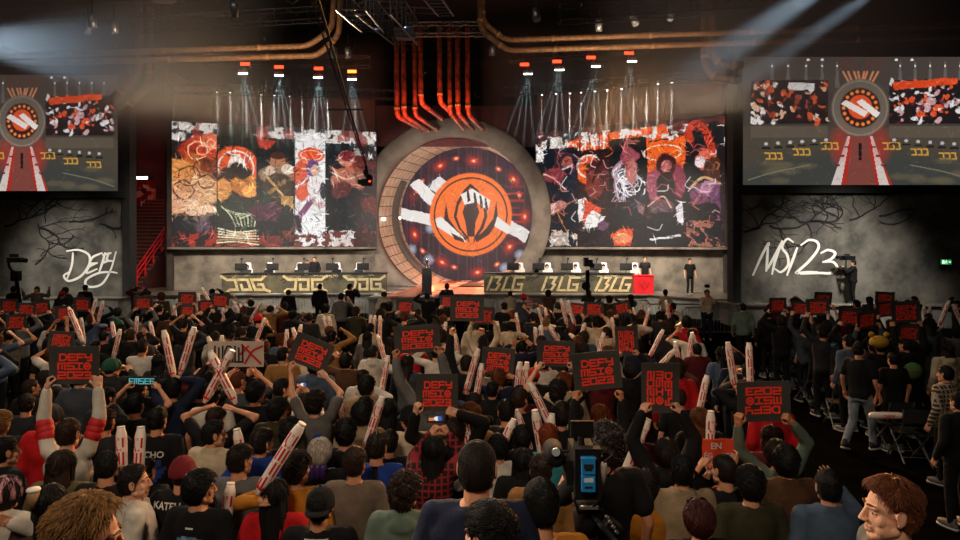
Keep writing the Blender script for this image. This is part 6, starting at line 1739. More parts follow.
RIM = MB().lathe([(SR*.62,SL-.002),(SR*.72,SL-.002),(SR*.70,SL+.012),(SR*.60,SL+.012)], seg=14).mesh('rim', True)
M_stk = mat('cheer_stick_white', '#efe2d8', .35, nscale=6, namt=.08, coat=.3); M_srd = mat('cheer_stick_red', '#cf1620', .45)
def add_stick(base, tip, d, px):
    axv = (tip-base).normalized()
    t = thing('cheer_stick', '', 'cheer stick', base, 0, 'white and red inflatable cheer sticks')
    q = Vector((0,0,1)).rotation_difference(axv) if axv.z > -.99 else Euler((math.pi,0,0)).to_quaternion()
    t.rotation_mode = 'QUATERNION'; t.rotation_quaternion = q
    tb = link('tube', STUBE, [M_stk], t); link('lettering', SLET, [M_srd], tb); link('rim', RIM, [M_stk], tb)
    an = math.degrees(math.atan2(axv.x, axv.z))
    lean = 'upright' if abs(an) < 8 else 'leaning right' if an > 0 else 'leaning left'
    auto_label(t, f'white and red cheer stick {lean}, {rowname(d)} {zone(px)}', px)
    return t
def stick_group(sticks, d=None, hold=True, tc=None, hair=None, h=None, off=None, hc=None, top=None):
    """sticks: (tipx, tipy, basex, basey) in photo pixels, all in one person's hands"""
    ln = max(math.hypot(a-c, b-e) for a, b, c, e in sticks); yt = min(s[1] for s in sticks)
    if d is None: d = min(max(SL*F/ln, .95*F/(yt-HY)), 1.60*F/(yt-HY))
    B = []
    for a, b, c, e in sticks:
        T = P(a, b, d); Bp = P(c, e, d); v_ = (Bp-T); L = v_.length; v_ = v_.normalized()*SL
        if L > SL: v_ = v_*1
        Bp = T+v_+Vector((0, rng.uniform(-.10,.02), 0)); T2 = T
        add_stick(Bp, T2, d, a); B.append((Bp, (T2-Bp).normalized()))
    if not hold: return B
    B.sort(key=lambda q: q[0].x)
    mx = sum(b[0].x for b in B)/len(B)
    def arms_for(bx, by, s):
        ar = {}
        if len(B) == 1: sl = [1 if B[0][0].x > bx else -1]
        else: sl = [-1, 1]
        for sd, (b, a) in zip(sl, B):
            w = b+a*.05-Vector((0,.03,.085)); ar[sd] = ((w.x-bx)/s, (w.y-by)/s, w.z/s, 'fist')
        return ar
    cand = [(mx+o, d-.12+q) for q in (0,.12,-.15,.3,-.3,.45,-.45) for o in ((off,) if off is not None else ((0,.12,-.12) if len(B) == 2 else (-.24,.24,-.3,.3)))]
    bx, by = next(((x, y) for x, y in cand if free(x, y, .36)), cand[0])
    zt = max(b[0].z for b in B)
    hgt = h or max(1.58, min(1.82, zt/1.02 if zt < 1.85 else 1.8))
    s = hgt/1.72; POS.append((bx, by))
    hr = hair or rng.choice(['short','crop','mop','long','bob','short','tousled','mop'])
    p = person(bx, by, h=hgt, top=top or rng.choice(['tee','long','hood','jacket']), tc=tc or rng.choice(['black','black','black','charcoal','navy','grey','white','maroon','olive','cream','denim','brown']), hair=hr, fem=hr in ('long','bob'), hc=hc or rng.choice(['black','black','dark','dark','brown','auburn']), arms=arms_for(bx, by, s), lod=0 if d < 6.6 else 1 if d < 12 else 2, skin=rng.choice('abbc'), hy=rng.randint(-2,2)*10, seed=rng.randint(0,2))
    auto_label(p, describe(p, ' raising cheer sticks' if len(B) > 1 else ' raising one stick'), bx/by)
G = stick_group
for g in ([(96,299,91,322),(103,301,99,321)],[(82,340,76,324)],[(81,318,83,333)],[(137,317,135,338)],[(120,330,117,342)],[(202,288,211,302),(198,294,200,316)],[(219,298,207,317)],[(223,308,223,322),(228,305,226,322)],[(233,301,243,318),(240,304,245,318)],[(261,302,250,322)],
  [(208,337,214,352),(222,336,221,350)],[(287,330,286,344),(293,328,297,342)],[(301,325,298,340)],[(324,316,328,335),(329,317,332,344)],[(371,315,370,330),(375,316,374,330)],[(380,316,380,345)],[(377,335,382,350)],[(446,322,442,345)],[(388,356,386,368)],
  [(561,299,567,325),(568,301,575,326)],[(538,308,542,322),(545,308,548,322)],[(516,313,518,326)],[(535,328,537,344),(541,326,542,343)],[(549,326,558,341)],[(585,323,579,342),(570,334,587,352)],[(633,308,636,322),(641,303,643,322)],[(650,308,645,322)],[(612,318,614,331)],[(666,301,671,325),(690,319,675,327)],[(675,342,679,362)],[(692,333,698,350),(692,334,689,352)],[(675,350,667,358)],
  [(924,306,923,318),(930,307,929,318)],[(949,301,939,327),(953,305,962,324)],[(604,333,600,348)],[(663,330,655,345)],[(497,322,499,336)],[(455,334,457,348)],[(265,318,260,332)],[(150,322,153,336)],[(174,305,177,322)],[(112,322,116,338)]):
    G(g)
# nearer sticks with their own hands
G([(164,331,172,371),(194,328,182,372)], tc='navy', hair='mop', hc='black', d=7.9, top='long')
G([(232,351,211,391),(210,352,231,392)], d=6.6, tc='black', hair='crop', hc='brown', top='tee')
G([(728,343,735,388),(749,343,748,388)], d=8.3, tc='black', hair='tousled', hc='auburn')
def GH(sticks, d, px, ytop, sides):
    B = stick_group(sticks, d=d, hold=False)
    give(px, ytop, {sd: (b+a*.05-Vector((0,.02,.08)), 'fist') for sd, (b, a) in zip(sides, B)})
G([(121,427,127,485),(141,427,142,485)], d=5.45, h=1.48, off=0, tc='black', hair='short', hc='black')
G([(314,395,311,437)], d=7.2, tc='blue', hair='mop'); G([(341,398,345,432)], d=7.6); G([(382,398,369,438)], d=6.4, tc='black', hair='crop')
G([(463,414,469,452)], d=6.1); G([(478,350,468,385)], d=8.4, tc='denim'); G([(482,364,477,392)], d=8.6); G([(520,363,517,395),(527,363,524,396)], d=8.2); G([(530,383,546,416)], d=7.2, tc='white')
GH([(514,420,490,470)], 6.4, 506, 400, (1,)); GH([(516,411,534,462)], 6.9, 520, 388, (1,)); G([(535,411,542,452)], d=6.0, tc='black'); G([(552,414,548,450)], d=6.4)
G([(622,417,617,450)], d=6.6, tc='maroon'); G([(648,420,630,460)], d=5.7); G([(707,376,700,404)], d=8.0); GH([(711,412,709,470)], 6.2, 700, 407, (1,))
GH([(302,424,270,475)], 4.75, 297, 452, (-1,)); GH([(237,430,243,470)], 5.7, 262, 428, (-1,)); GH([(231,483,227,540)], 4.95, 240, 444, (-1,))

# ---------------- everybody else, filled in between
def edge_l(y): return 2.2+.185*y
LIB = [None, None, None, {1:(.20,.26,1.48,'open')}, {-1:(-.22,.18,1.62,'open'),1:(.22,.18,1.62,'open')}, dict(clasp), dict(phone_arms), {1:(.22,.10,1.72,'fist')}, {-1:(-.24,.14,1.66,'point')}, {-1:(-.06,.28,1.30,'open'),1:(.06,.28,1.30,'open')}]
cnt = 0; y = 5.7
while y < 25.5:
    stepx = .72 if y < 9 else .98 if y < 13 else 1.6 if y < 18 else 2.9
    x = -(y*.76+.5)+rng.uniform(0,.4)
    while x < edge_l(y)+(0 if y < 16 else .6):
        jx, jy = x+rng.uniform(-.14,.14), y+rng.uniform(-.2,.2)
        px = pxof(jx, jy)
        if -25 < px < 985 and free(jx, jy, .50 if y < 9 else .58) and not (y > 22 and (300 < px < 372)):
            hr = rng.choice(['short','crop','mop','long','short','tousled','mop','curly','bob','buzz','long'])
            if y < 7.5: hr = rng.choice(['short','crop','mop','short','mop'])
            hgt = rng.uniform(1.58,1.80) if hr not in ('long','bob') else rng.uniform(1.54,1.68)
            a = rng.choice(LIB) if y > 7.5 else rng.choice(LIB[:3]+[LIB[5]])
            cp = rng.choice([None]*12+[('cap','black'),('beanie','charcoal'),('cap','red'),('beanie','green')])
            p = person(jx, jy, h=hgt, top=rng.choice(['tee','long','hood','jacket']), tc=rng.choice(['black','black','black','black','black','black','charcoal','charcoal','charcoal','navy','grey','white','maroon','olive','cream','denim','tan','slate','brown','red']), hair='buzz' if cp else hr, fem=hr in ('long','bob'), hc=rng.choice(['black','black','black','dark','dark','brown','auburn','blond']), arms=a, lod=1 if y < 11 else 2, skin=rng.choice('abbcd'), hy=rng.choice([0,0,0,15,-15,30,-30]), seed=rng.randint(0,2), cap=cp)
            act = {None:'', 3:' waving', 4:' with both hands up', 6:' filming', 7:' with raised fist', 8:' pointing up'}.get(None if a is None else LIB.index(a), ' with hands together')
            auto_label(p, describe(p, act), jx/jy); POS.append((jx, jy)); cnt += 1
        x += stepx
    y += .84 if y < 12 else 1.1 if y < 18 else 1.9
print('FILL', cnt, 'PEOPLE', len(PEOPLE))

# ---------------- right-hand block across the aisle
def RB_(px, ytop, label, **k): k.setdefault('lod', 1); return H(px, ytop, label, shoes=k.pop('shoes', 2), **k)
RB_(860,343,'man in black T-shirt and pale jeans walking in the aisle', h=1.76, d=10.5, z=0, hair='crop', hc='black', top='tee', tc='black', pants='lightdenim', yaw=-58, legs='walk', hy=-10, shoes=1, skin='b')
RB_(835,331,'auburn-haired woman with turquoise scarf in black jacket, facing left', h=1.66, hair='bob', hc='auburn', fem=True, top='jacket', tc='charcoal', yaw=70, pants='black', extra=lambda root, body, topo, hr, HM, A: link('scarf', assemble('scarf', [(*capsule((-.09,-.02,1.47),(.09,-.02,1.47),.055,.055),0),(*capsule((-.08,.02,1.45),(-.06,.06,1.45),.05,.05),0),(*capsule((.07,-.08,1.45),(.10,-.12,1.25),.045,.03),0)]), [cloth_m('teal')], root))
RB_(743,303,'person in sage green jacket standing by the steel barrier', hair='short', hc='black', top='jacket', tc='sage', yaw=-20, pants='black')
RB_(797,318,'person in pale grey hoodie at the aisle edge, right block', hair='long', hc='black', fem=True, h=1.64, top='hood', tc='slate', pants='denim')
RB_(808,322,'person in cream sweater at the aisle edge, right block', hair='bob', hc='dark', fem=True, h=1.64, top='long', tc='cream', pants='denim', yaw=15)
RB_(768,309,'person in black tracksuit at the aisle edge below MSI lettering', hair='short', hc='black', top='jacket', tc='black', pants='black')
RB_(848,335,'person in black top with pale denim sleeve right of turquoise scarf', hair='short', hc='black', top='jacket', tc='denim', pants='black', yaw=20)
RB_(905,338,'person in black hoodie with green and red striped rucksack', hair='buzz', hc='black', top='hood', tc='black', pants='black', hy=20, extra=lambda root, body, topo, hr, HM, A: (link('rucksack', assemble('bag', [(*ellipsoid((0,-.20,1.20),(.16,.085,.15),18,12),0)]), [mat('rucksack_green','#4d7a3c',.8)], root), link('rucksack_stripe', assemble('bagstripe', [(*ellipsoid((0,-.203,1.20),(.158,.086,.045),18,12),0)]), [mat('rucksack_red','#8c2a1e',.8)], root)))
RB_(929,318,'tall person in grey coat near the right edge', h=1.82, hair='long', hc='dark', fem=True, top='jacket', tc='slate', pants='black')
RB_(947,342,'person with long brown hair in beige hoodie at the right edge', h=1.68, hair='long', hc='brown', fem=True, top='hood', tc='cream', pants='black')
RB_(945,365,'black-haired person in cream plaid shirt at the right edge', h=1.66, hair='short', hc='black', top='jacket', tc='plaid_cream', pants='black', yaw=25, shoes=2)
RB_(958,392,'person in black at the right edge with grey sneakers', h=1.6, hair='short', hc='black', top='hood', tc='black', pants='black', yaw=10, shoes=2)
RB_(880,338,'black-haired person beside the yellow plush, right block', hair='mop', hc='black', top='tee', tc='black', pants='black')
RB_(893,352,'black-haired person bending forward behind the walking man', h=1.6, hair='short', hc='black', top='tee', tc='black', pants='black')
y = 9.5
while y < 22.4:
    x = 5.4+.165*y+.45+rng.uniform(0,.5)
    while pxof(x, y) < 985:
        jx, jy = x+rng.uniform(-.1,.1), y+rng.uniform(-.2,.2)
        if free(jx, jy, .6) and pxof(jx, jy) < 985 and len(PEOPLE) < 500:
            hr = rng.choice(['short','crop','mop','long','bob'])
            p = person(jx, jy, h=rng.uniform(1.55,1.78), top=rng.choice(['tee','long','hood','jacket']), tc=rng.choice(['black','black','charcoal','navy','slate','olive','maroon']), hair=hr, fem=hr in ('long','bob'), hc=rng.choice(['black','black','dark','brown']), arms=rng.choice(LIB), lod=1 if y < 11 else 2, skin=rng.choice('abbc'), hy=rng.choice([0,15,25,40]), yaw=rng.choice([0,10,20]), seed=rng.randint(0,2), shoes=rng.choice([1,2]))
            auto_label(p, describe(p, ' across aisle'), jx/jy); POS.append((jx, jy))
        x += 1.6
    y += 1.9
print('PEOPLE', len(PEOPLE))

# ---------------- crew and players
H(707,279,'man in cream shirt photographing, in front of the right barrier', d=22.6, z=0, h=1.78, hair='short', hc='black', top='tee', tc='cream', pants='navy', yaw=170, arms={-1:(-.07,.24,1.50,'grip'),1:(.07,.24,1.50,'grip')}, lod=1, fat=1.1)
H(320,291,'guard in black standing before the middle JDG logo, back to camera', d=25.6, z=0, h=1.80, hair='short', hc='black', top='jacket', tc='black', lod=1, fat=1.15)
H(350,285,'photographer in black standing right of the guard before the stage', d=25.2, z=0, h=1.82, hair='short', hc='black', top='jacket', tc='black', lod=1, yaw=-40, arms={-1:(-.06,.26,1.50,'grip'),1:(.06,.26,1.50,'grip')})
H(447,284,'person in black standing at the runway front, only head above placard', d=26.5, z=0, h=1.76, hair='mop', hc='brown', top='jacket', tc='black', lod=1)
H(690,256,'person in black standing on the stage before the right wall lettering', d=31.6, z=ST, h=1.74, hair='short', hc='black', top='tee', tc='black', pants='black', lod=1, shoes=1, yaw=180)
H(645,250,'person in black standing on stage behind the red plinth', d=33.0, z=ST, h=1.80, hair='short', hc='black', top='tee', tc='black', lod=1, yaw=180)
H(314.5,250,'person in black standing on stage behind the JDG desk', d=33.9, z=ST, h=1.78, hair='short', hc='dark', top='jacket', tc='black', lod=1, yaw=170)
H(307,256,'person with pale face bending beside the person behind the JDG desk', d=34.0, z=ST, h=1.62, hair='short', hc='black', top='jacket', tc='grey', lod=1, yaw=190)
cmn = H(853,252,'cameraman in black standing on the platform before the MSI 23 wall', d=26.15, z=ST, h=1.80, hair='short', hc='black', top='jacket', tc='black', pants='black', lod=1, shoes=1, yaw=70, arms={-1:(-.06,.34,1.42,'grip'),1:(.10,.34,1.36,'grip')})
H(37,285.5,'man in cream hoodie raising both arms under the DEFY wall', d=24.5, z=0, h=1.76, hair='short', hc='black', top='hood', tc='taupe', lod=1, yaw=180, arms={-1:(-.52,.10,1.62,'open'),1:(.50,.05,1.55,'open')})
H(65,289,'dark figure with long hair under the DEFY wall lettering', d=25, z=0, h=1.70, hair='bob', hc='black', top='jacket', tc='black', lod=1)
H(85.5,284,'dark short-haired figure right of the long-haired one under DEFY wall', d=25, z=0, h=1.80, hair='short', hc='black', top='jacket', tc='black', lod=1, fat=1.1)
H(14,289,'crew member in black at the pedestal camera under left screen', d=25.2, z=0, h=1.72, hair='mop', hc='black', top='jacket', tc='black', lod=1)
# players on white chairs
def gaming_chair(x, y, label):
    t = thing('gaming_chair', label, 'chair', (x, y, ST), 0, 'white gaming chairs')
    build('backrest', MB().add(*loft([(0,.0,.55,.24,.05),(0,.02,.8,.27,.06),(0,.05,1.1,.25,.06),(0,.06,1.22,.17,.055),(0,.07,1.42,.16,.05),(0,.07,1.48,.12,.04)])), mat('chair_white','#cfcfd2',.5), t, True)
    build('seat', MB().add(*loft([(0,-.25,.45,.25,.26),(0,-.25,.54,.27,.28)])), M_black, t, True)
    build('base', MB().lathe([(.0,0),(.3,0),(.3,.05),(.05,.08),(.04,.45),(.0,.45)]), M_steel, t)
    return t
for i, px in enumerate((520.5,548.5,577,605,636.5)):
    d = 34.1-i*.1; X = (px-480)/F*d
    gaming_chair(X, d+.25, f'white gaming chair behind the BLG desk, {ordn[i]} from its left end')
    H(px-1.5, 263.5, f'player in white jersey seated at the BLG desk, {ordn[i]} from its left end', d=d-.05, h=1.68, z=ST-.30, legs='sit', hair='mop', hc=['blond','black','black','dark','black'][i], top='tee', tc='white', yaw=180, lod=1, skin='a', arms={-1:(-.15,.36,1.02,'relaxed'),1:(.15,.36,1.02,'relaxed')})
for i, px in enumerate((246,268,298,336,358)):
    d = 33.9; X = (px-480)/F*d
    gaming_chair(X, d+.25, f'white gaming chair behind the JDG desk, {ordn[i]} from its left end')
    H(px+1, 264.5, f'player in dark jersey seated at the JDG desk, {ordn[i]} from its left end', d=d-.05, h=1.66, z=ST-.30, legs='sit', hair='mop', hc='black', top='tee', tc=['charcoal','black','charcoal','black','charcoal'][i], yaw=180, lod=1, skin='a', arms={-1:(-.15,.36,1.02,'relaxed'),1:(.15,.36,1.02,'relaxed')})

give(5, 476, {1: (P(21,505,4.42)+Vector((-.03,-.05,-.10)), 'grip')})
# holders of the banners and the light board
def holder(c, halfw, dz, label, **k):
    for dx, dy in ((0,-.2),(.12,-.25),(-.12,-.25),(.25,-.2),(-.25,-.2),(.35,-.3),(-.35,-.3)):
        x, y = c.x+dx, c.y+dy
        if free(x, y, .36): break
    h = k.pop('h', 1.70); s = h/1.72
    ar = {sd: ((c.x+sd*halfw-x)/s, (c.y-.02-y)/s, (c.z+dz-.08)/s, 'grip') for sd in (-1, 1)}
    POS.append((x, y)); return person(x, y, h=h, arms=ar, label=label, **k)
holder(P(143,381,7.6), .20, 0, 'person in black top holding up the turquoise light board', hair='mop', hc='black', top='tee', tc='black', h=1.62, lod=1)
holder(P(236,354,8.3), .36, -.05, 'person in black sleeves stretching out the white stroke banner', hair='mop', hc='black', top='long', tc='black', h=1.66, lod=1)
holder(P(532.5,303.5,17), .26, 0, 'person in black holding up the narrow pink lettered banner', hair='short', hc='black', top='tee', tc='black', lod=2)
holder(P(718,450,5.35), .13, -.02, 'person in red shirt holding the orange-red EN banner overhead', hair='mop', hc='black', top='tee', tc='red', h=1.58, lod=0)
holder(P(302,384.5,7.8), .07, -.02, 'person in white sleeves filming with a phone below the tilted placard', hair='mop', hc='dark', top='long', tc='white', h=1.60, lod=1)
finish_labels()
make_people()
# =================================================================== THINGS AMONG THE CROWD
# phones
def phone(c, label, w=.155, h=.076, rz=0, lit=True):
    t = thing('phone', label, 'phone', c, rz)
    build('casing', MB().box((0,0,0), (w,.009,h)), M_matte, t)
    q = Paint(0,0,16,8,32,16,'#2a2c38'); q.rect(1,3,6,8,'#d8763a'); q.ell(9,4,3,2.4,'#e8e2dc'); q.ell(12,4,2,3,'#3a62b0'); q.rect(0,6.5,16,8,'#1a1210')
    link('display', picture_mesh('phone_display', q.im, lambda u,v: np.stack([(u-.5)*w*.92, 0*u-.006, (.5-v)*h*.86],1)), [M_scr], t)
    return t
p = PH1; phone(P(433,429.5,p['y']-.0)+Vector((0,.36,.0)), 'phone filming the stage, held up by woman in red plaid', w=.165)
phone(P(302,384.5,7.8), 'phone in white case held up below the tilted placard', w=.15)
H2 = None
# cup
cp = P(21,505,4.3)+Vector((0,.12,0)); t = thing('paper_cup', 'white lidded paper cup at the lower left edge', 'cup', cp+Vector((0,0,-.07)))
build('cup', MB().lathe([(.0,0),(.030,0),(.041,.12),(.0,.12)], seg=20), mat('cup_brown','#8a6a4c',.6), t, True); build('lid', MB().lathe([(.0,.118),(.044,.118),(.044,.128),(.038,.138),(.0,.138)], seg=20), mat('cup_white','#d6d2cc',.5), t, True)
# EN banner
en = P(718,450,5.35); t = thing('hand_banner', 'orange-red hand banner lettered EN, held over the heads', 'banner', en)
W_, H_ = .255, .185
mb = MB(); n = 12
for i in range(n):
    a, b = (-W_/2+W_*i/n), (-W_/2+W_*(i+1)/n); f_ = lambda x: .012*math.sin(x*30)
    mb.add([(a,f_(a),-H_/2),(b,f_(b),-H_/2),(b,f_(b),H_/2),(a,f_(a),H_/2),(a,f_(a)+.004,-H_/2),(b,f_(b)+.004,-H_/2),(b,f_(b)+.004,H_/2),(a,f_(a)+.004,H_/2)], [(0,1,2,3),(5,4,7,6),(0,4,5,1),(3,2,6,7)])
build('cloth', mb, mat('banner_orange','#d2401c',.7), t)
def flat_text(txt, size, x, z, par, m, y=-.014, name='lettering'):
    v, f = text_mb(txt, size); v2 = np.stack([v[:,0]+x, np.full(len(v), y), v[:,1]+z], 1)
    return link(name, mk_mesh(name, v2, f), m, par)
flat_text('EN', .075, -.02, .035, t, M_pw); flat_text('ÉG', .060, -.085, -.045, t, M_pw); flat_text('NER', .060, .075, -.045, t, M_pw)
# white banner with black strokes behind crossed sticks
wb = P(236,354,8.3); t = thing('hand_banner', 'white banner with black and red strokes behind the crossed sticks', 'banner', wb)
build('cloth', MB().box((0,0,0), (.72,.006,.33)), mat('banner_white','#b9aea4',.8), t)
mb = MB()
for i, g in enumerate('EDE'):
    for st_ in GLYPH[g]: ribbon(mb, [(-.27+i*.13+q[1]*.10, -.10+q[0]*.2) for q in st_], .022, Matrix(((1,0,0,0),(0,0,-1,-.004),(0,1,0,0),(0,0,0,1))))
build('black_strokes', mb, mat('banner_black','#141313',.8), t)
mb = MB()
for a in ([(.08,.12),(.2,.0),(.32,-.12)],[(.12,-.12),(.22,.04),(.34,.1)],[(.06,.0),(.16,.1)]): ribbon(mb, spline(a, 5), .028, Matrix(((1,0,0,0),(0,0,-1,-.004),(0,1,0,0),(0,0,0,1))))
build('red_strokes', mb, M_pr, t)
# small black banner with pink text, LED banner
sb = P(532.5,303.5,17); t = thing('hand_banner', 'narrow black banner with pink lettering held below left BLG logo', 'banner', sb); t.rotation_euler = (0, R(-4), 0)
build('cloth', MB().box((0,0,0), (.52,.006,.24)), M_card, t)
mb = MB()
for r_, (tx, w) in enumerate((('MSI',.05),('DEFY',.05),('MSI',.05))): letters(mb, tx, -.2+(r_%2)*.06, .045-.075*r_, w, .045, .02, .010, Matrix(((1,0,0,0),(0,0,-1,-.004),(0,1,0,0),(0,0,0,1))))
build('lettering', mb, mat('banner_pink','#d88a94',.7), t)
lb = P(143,381,7.6); t = thing('light_board', 'glowing turquoise lettered light board held in the near rows', 'sign', lb)
build('board', MB().box((0,.01,0), (.38,.02,.11)), M_matte, t)
mb = MB()
for i, g in enumerate('EMSEE'):
    for st_ in GLYPH[g]: ribbon(mb, [(-.16+i*.062+q[0]*.045, -.032+q[1]*.06) for q in st_], .010, Matrix(((1,0,0,0),(0,0,-1,-.001),(0,1,0,0),(0,0,0,1))))
build('lettering', mb, mat('led_turquoise','#5fb8c4',.4,emit=.55), t)
# yellow plush
yp = P(879,342,11.0); t = thing('plush_toy', 'yellow plush with round ears carried in the right block', 'toy', yp)
M_yel = mat('plush_yellow','#b08a2a',.9,bump=.4,bscale=120)
build('head', MB().add(*ellipsoid((0,0,0),(.16,.13,.11),18,12)), M_yel, t, True)
for s in (-1,1): build('ear', MB().add(*ellipsoid((s*.13,0,.13),(.05,.04,.05),12,8)), M_yel, t, True)

# ---- broadcast camera
D0 = 3.05; bc0 = P(587,500,D0); bz = RZ
t = thing('broadcast_camera', 'shoulder-type broadcast camera on tripod with two blue batteries', 'camera', (bc0.x, bc0.y, bz))
M_cam = mat('camera_black', '#101012', .8, bump=.15, bscale=60, spec=.15); M_bat = mat('battery_blue', '#1f7fc4', .45); M_batl = mat('battery_pale', '#b9cdd9', .6)
def cpt(px, py, dd=0): q = P(px, py, D0+dd); return Vector((q.x-bc0.x, q.y-bc0.y, q.z-bz))
c = cpt(587,472); mb = MB(); mb.box(tuple(c+Vector((0,.14,-.01))), (.115,.22,.19)); mb.box(tuple(c+Vector((-.075,.12,-.02))), (.035,.16,.12)); mb.tube([c+Vector((-.02,.05,.09)), c+Vector((-.02,.07,.13)), c+Vector((-.02,.2,.13)), c+Vector((-.02,.22,.09))], .012, 8); mb.box(tuple(c+Vector((.07,.1,.03))), (.03,.12,.06)); build('body', mb, M_cam, t)
b = cpt(588,474,-.02); build('battery_plate', MB().box(tuple(b+Vector((0,.02,0))), (.125,.06,.24)), M_cam, t)
for i, py in enumerate((465,482.5)):
    q = cpt(588,py,-.05); o = build('battery', MB().box(tuple(q), (.062,.04,.074)), M_bat, t)
    build('battery_label', MB().box(tuple(q+Vector((0,-.021,.0 if i == 0 else .018))), (.045,.002,.020)), M_matte if i == 0 else M_batl, o); build('battery_text', MB().box(tuple(q+Vector((0,-.021,-.016))), (.036,.002,.010)), M_matte, o)
q = cpt(588,457.5,-.04); build('top_clip', MB().box(tuple(q), (.072,.05,.006)), mat('camera_silver','#a8a6a2',.35,.8), t)
q = cpt(554,453,.15); mb = MB(); mb.lathe([(.0,-.10),(.042,-.10),(.05,-.08),(.042,.0),(.05,.07),(.03,.10),(.0,.10)], tuple(q), 20, M=Matrix.Rotation(R(90),3,'X').to_4x4()); mb.tube([q, cpt(575,456,.2)], .022, 8); build('viewfinder', mb, M_cam, t, True)
q = cpt(556,452,.03); build('eyecup_glass', MB().lathe([(.0,-.004),(.020,-.004),(.020,.004),(.0,.004)], tuple(q), 16, M=Matrix.Rotation(R(90),3,'X').to_4x4()), mat('viewfinder_glass','#9fb0bc',.1), t)
q = cpt(582,429,.12); mb = MB(); mb.box(tuple(q), (.112,.02,.082)); mb.tube([q+Vector((0,0,-.04)), cpt(584,456,.12)], .010, 8); build('monitor', mb, M_cam, t)
q = cpt(587,470,.55); build('lens', MB().lathe([(.0,-.12),(.05,-.12),(.055,.0),(.065,.12),(.0,.12)], tuple(q), 20, M=Matrix.Rotation(R(-90),3,'X').to_4x4()), M_cam, t, True)
q = cpt(604,472,-.03); mb = MB(); mb.lathe([(.0,-.05),(.014,-.05),(.016,.03),(.012,.045),(.0,.045)], tuple(q), 12); build('cable_plug', mb, mat('plug_grey','#9a948c',.5), t, True)
def loop(pts): return [tuple(cpt(*p)) for p in pts]
for k, pts in enumerate(([(604,463,-.03),(612,456,-.02),(615,466,0),(608,476,.02)],[(604,484,-.03),(600,500,-.04),(592,508,-.02),(584,505,0)],[(578,492,-.02),(574,500,-.03),(580,512,-.02)],[(598,500,0),(606,520,.02),(614,540,.05)])):
    v3 = [Vector(q) for q in loop(pts)]; pp = []
    for i in range(len(v3)-1):
        for s in range(4): pp.append(v3[i].lerp(v3[i+1], s/4))
    pp.append(v3[-1]); build('cable', MB().tube(pp, .006, 6), M_cam, t, True)
mb = MB(); mb.box(tuple(cpt(587,503,.1)), (.12,.2,.03)); mb.lathe([(.0,-.06),(.06,-.06),(.07,.03),(.05,.06),(.0,.06)], tuple(cpt(587,518,.1)), 16); build('fluid_head', mb, M_cam, t, True)
q = cpt(589,507.5,-.02); build('clamp_bar', MB().box(tuple(q), (.085,.02,.012)), MATS['camera_silver'], t)
mb = MB(); mb.tube([cpt(592,515,.05), cpt(618,545,-.35)], .012, 8); build('pan_bar', mb, M_cam, t); 
q = cpt(612,526,-.1); mb = MB(); mb.box(tuple(q), (.075,.07,.05), M=Euler((0,R(35),0)).to_matrix().to_4x4()); build('zoom_control', mb, M_cam, t)
for k in range(4): build('control_button', MB().box(tuple(cpt(607+k*3.2,517+k*5,-.16)), (.016,.01,.010), M=Euler((0,R(35),0)).to_matrix().to_4x4()), MATS['camera_silver'], t)
hz = cpt(587,522,.1)
for k in range(3):
    a = R(90+120*k); build('tripod_leg', MB().tube([hz, Vector((hz.x+.46*math.cos(a), hz.y+.46*math.sin(a), .012))], [.028,.02], 8), M_cam, t)

# ---- pedestal camera under the left screen and shoulder camera on the platform
pc = P(14,290,26.3); t = thing('pedestal_camera', 'studio camera on black crane head before the DEFY wall', 'camera', (pc.x, pc.y, 0))
def wp(px, py, dd=0): q = P(px, py, 26.3+dd); return Vector((q.x-pc.x, q.y-pc.y, q.z))
mb = MB(); mb.box(tuple(wp(15,260)), (.5,.3,.2)); mb.box(tuple(wp(14,255.5)), (.25,.2,.14)); mb.lathe([(.0,-.14),(.09,-.14),(.07,.14),(.0,.14)], tuple(wp(23,260.5)), 12, M=Matrix.Rotation(R(-90),3,'Y').to_4x4()); build('camera_body', mb, M_cam, t)
mb = MB(); mb.tube([wp(9,261),wp(8.5,265),wp(11,270),wp(16,273)], .05, 8); mb.box(tuple(wp(16,276)), (.3,.25,.4)); build('remote_head', mb, M_cam, t)
mb = MB(); mb.tube([wp(16,278),wp(18,290),Vector((.2,0,.05))], .07, 8); build('column', mb, M_cam, t); build('base', MB().lathe([(.0,0),(.45,0),(.45,.08),(.1,.12),(.0,.12)], (.2,0,0)), M_cam, t)
sc_ = P(846,258,26.2); t = thing('shoulder_camera', 'black shoulder camera held by the cameraman on the platform', 'camera', sc_)
mb = MB(); mb.box((0,0,0), (.42,.16,.18)); mb.box((-.28,0,.02), (.18,.12,.12)); mb.box((.05,0,.13), (.2,.06,.06)); mb.box((.28,0,0),(.14,.14,.16)); build('camera_body', mb, M_cam, t); build('viewfinder', MB().box((-.12,-.1,.06), (.12,.1,.07)), M_cam, t)
gp = P(846,278,26.2); build('grip', MB().tube([Vector((0,0,-.1)), gp-sc_], .025, 8), M_cam, t)
def small_cam(c, label):
    t = thing('photo_camera', label, 'camera', c); build('camera_body', MB().box((0,0,0), (.15,.08,.11)), M_cam, t); build('lens', MB().lathe([(.0,0),(.045,0),(.05,.16),(.0,.16)], seg=12, M=Matrix.Rotation(R(90),3,'X').to_4x4()), M_cam, t, True)
small_cam(P(707,286,22.3), 'small black camera held to the face of man in cream shirt')
small_cam(P(355,290.5,25.4), 'small black camera held by the photographer before the stage')

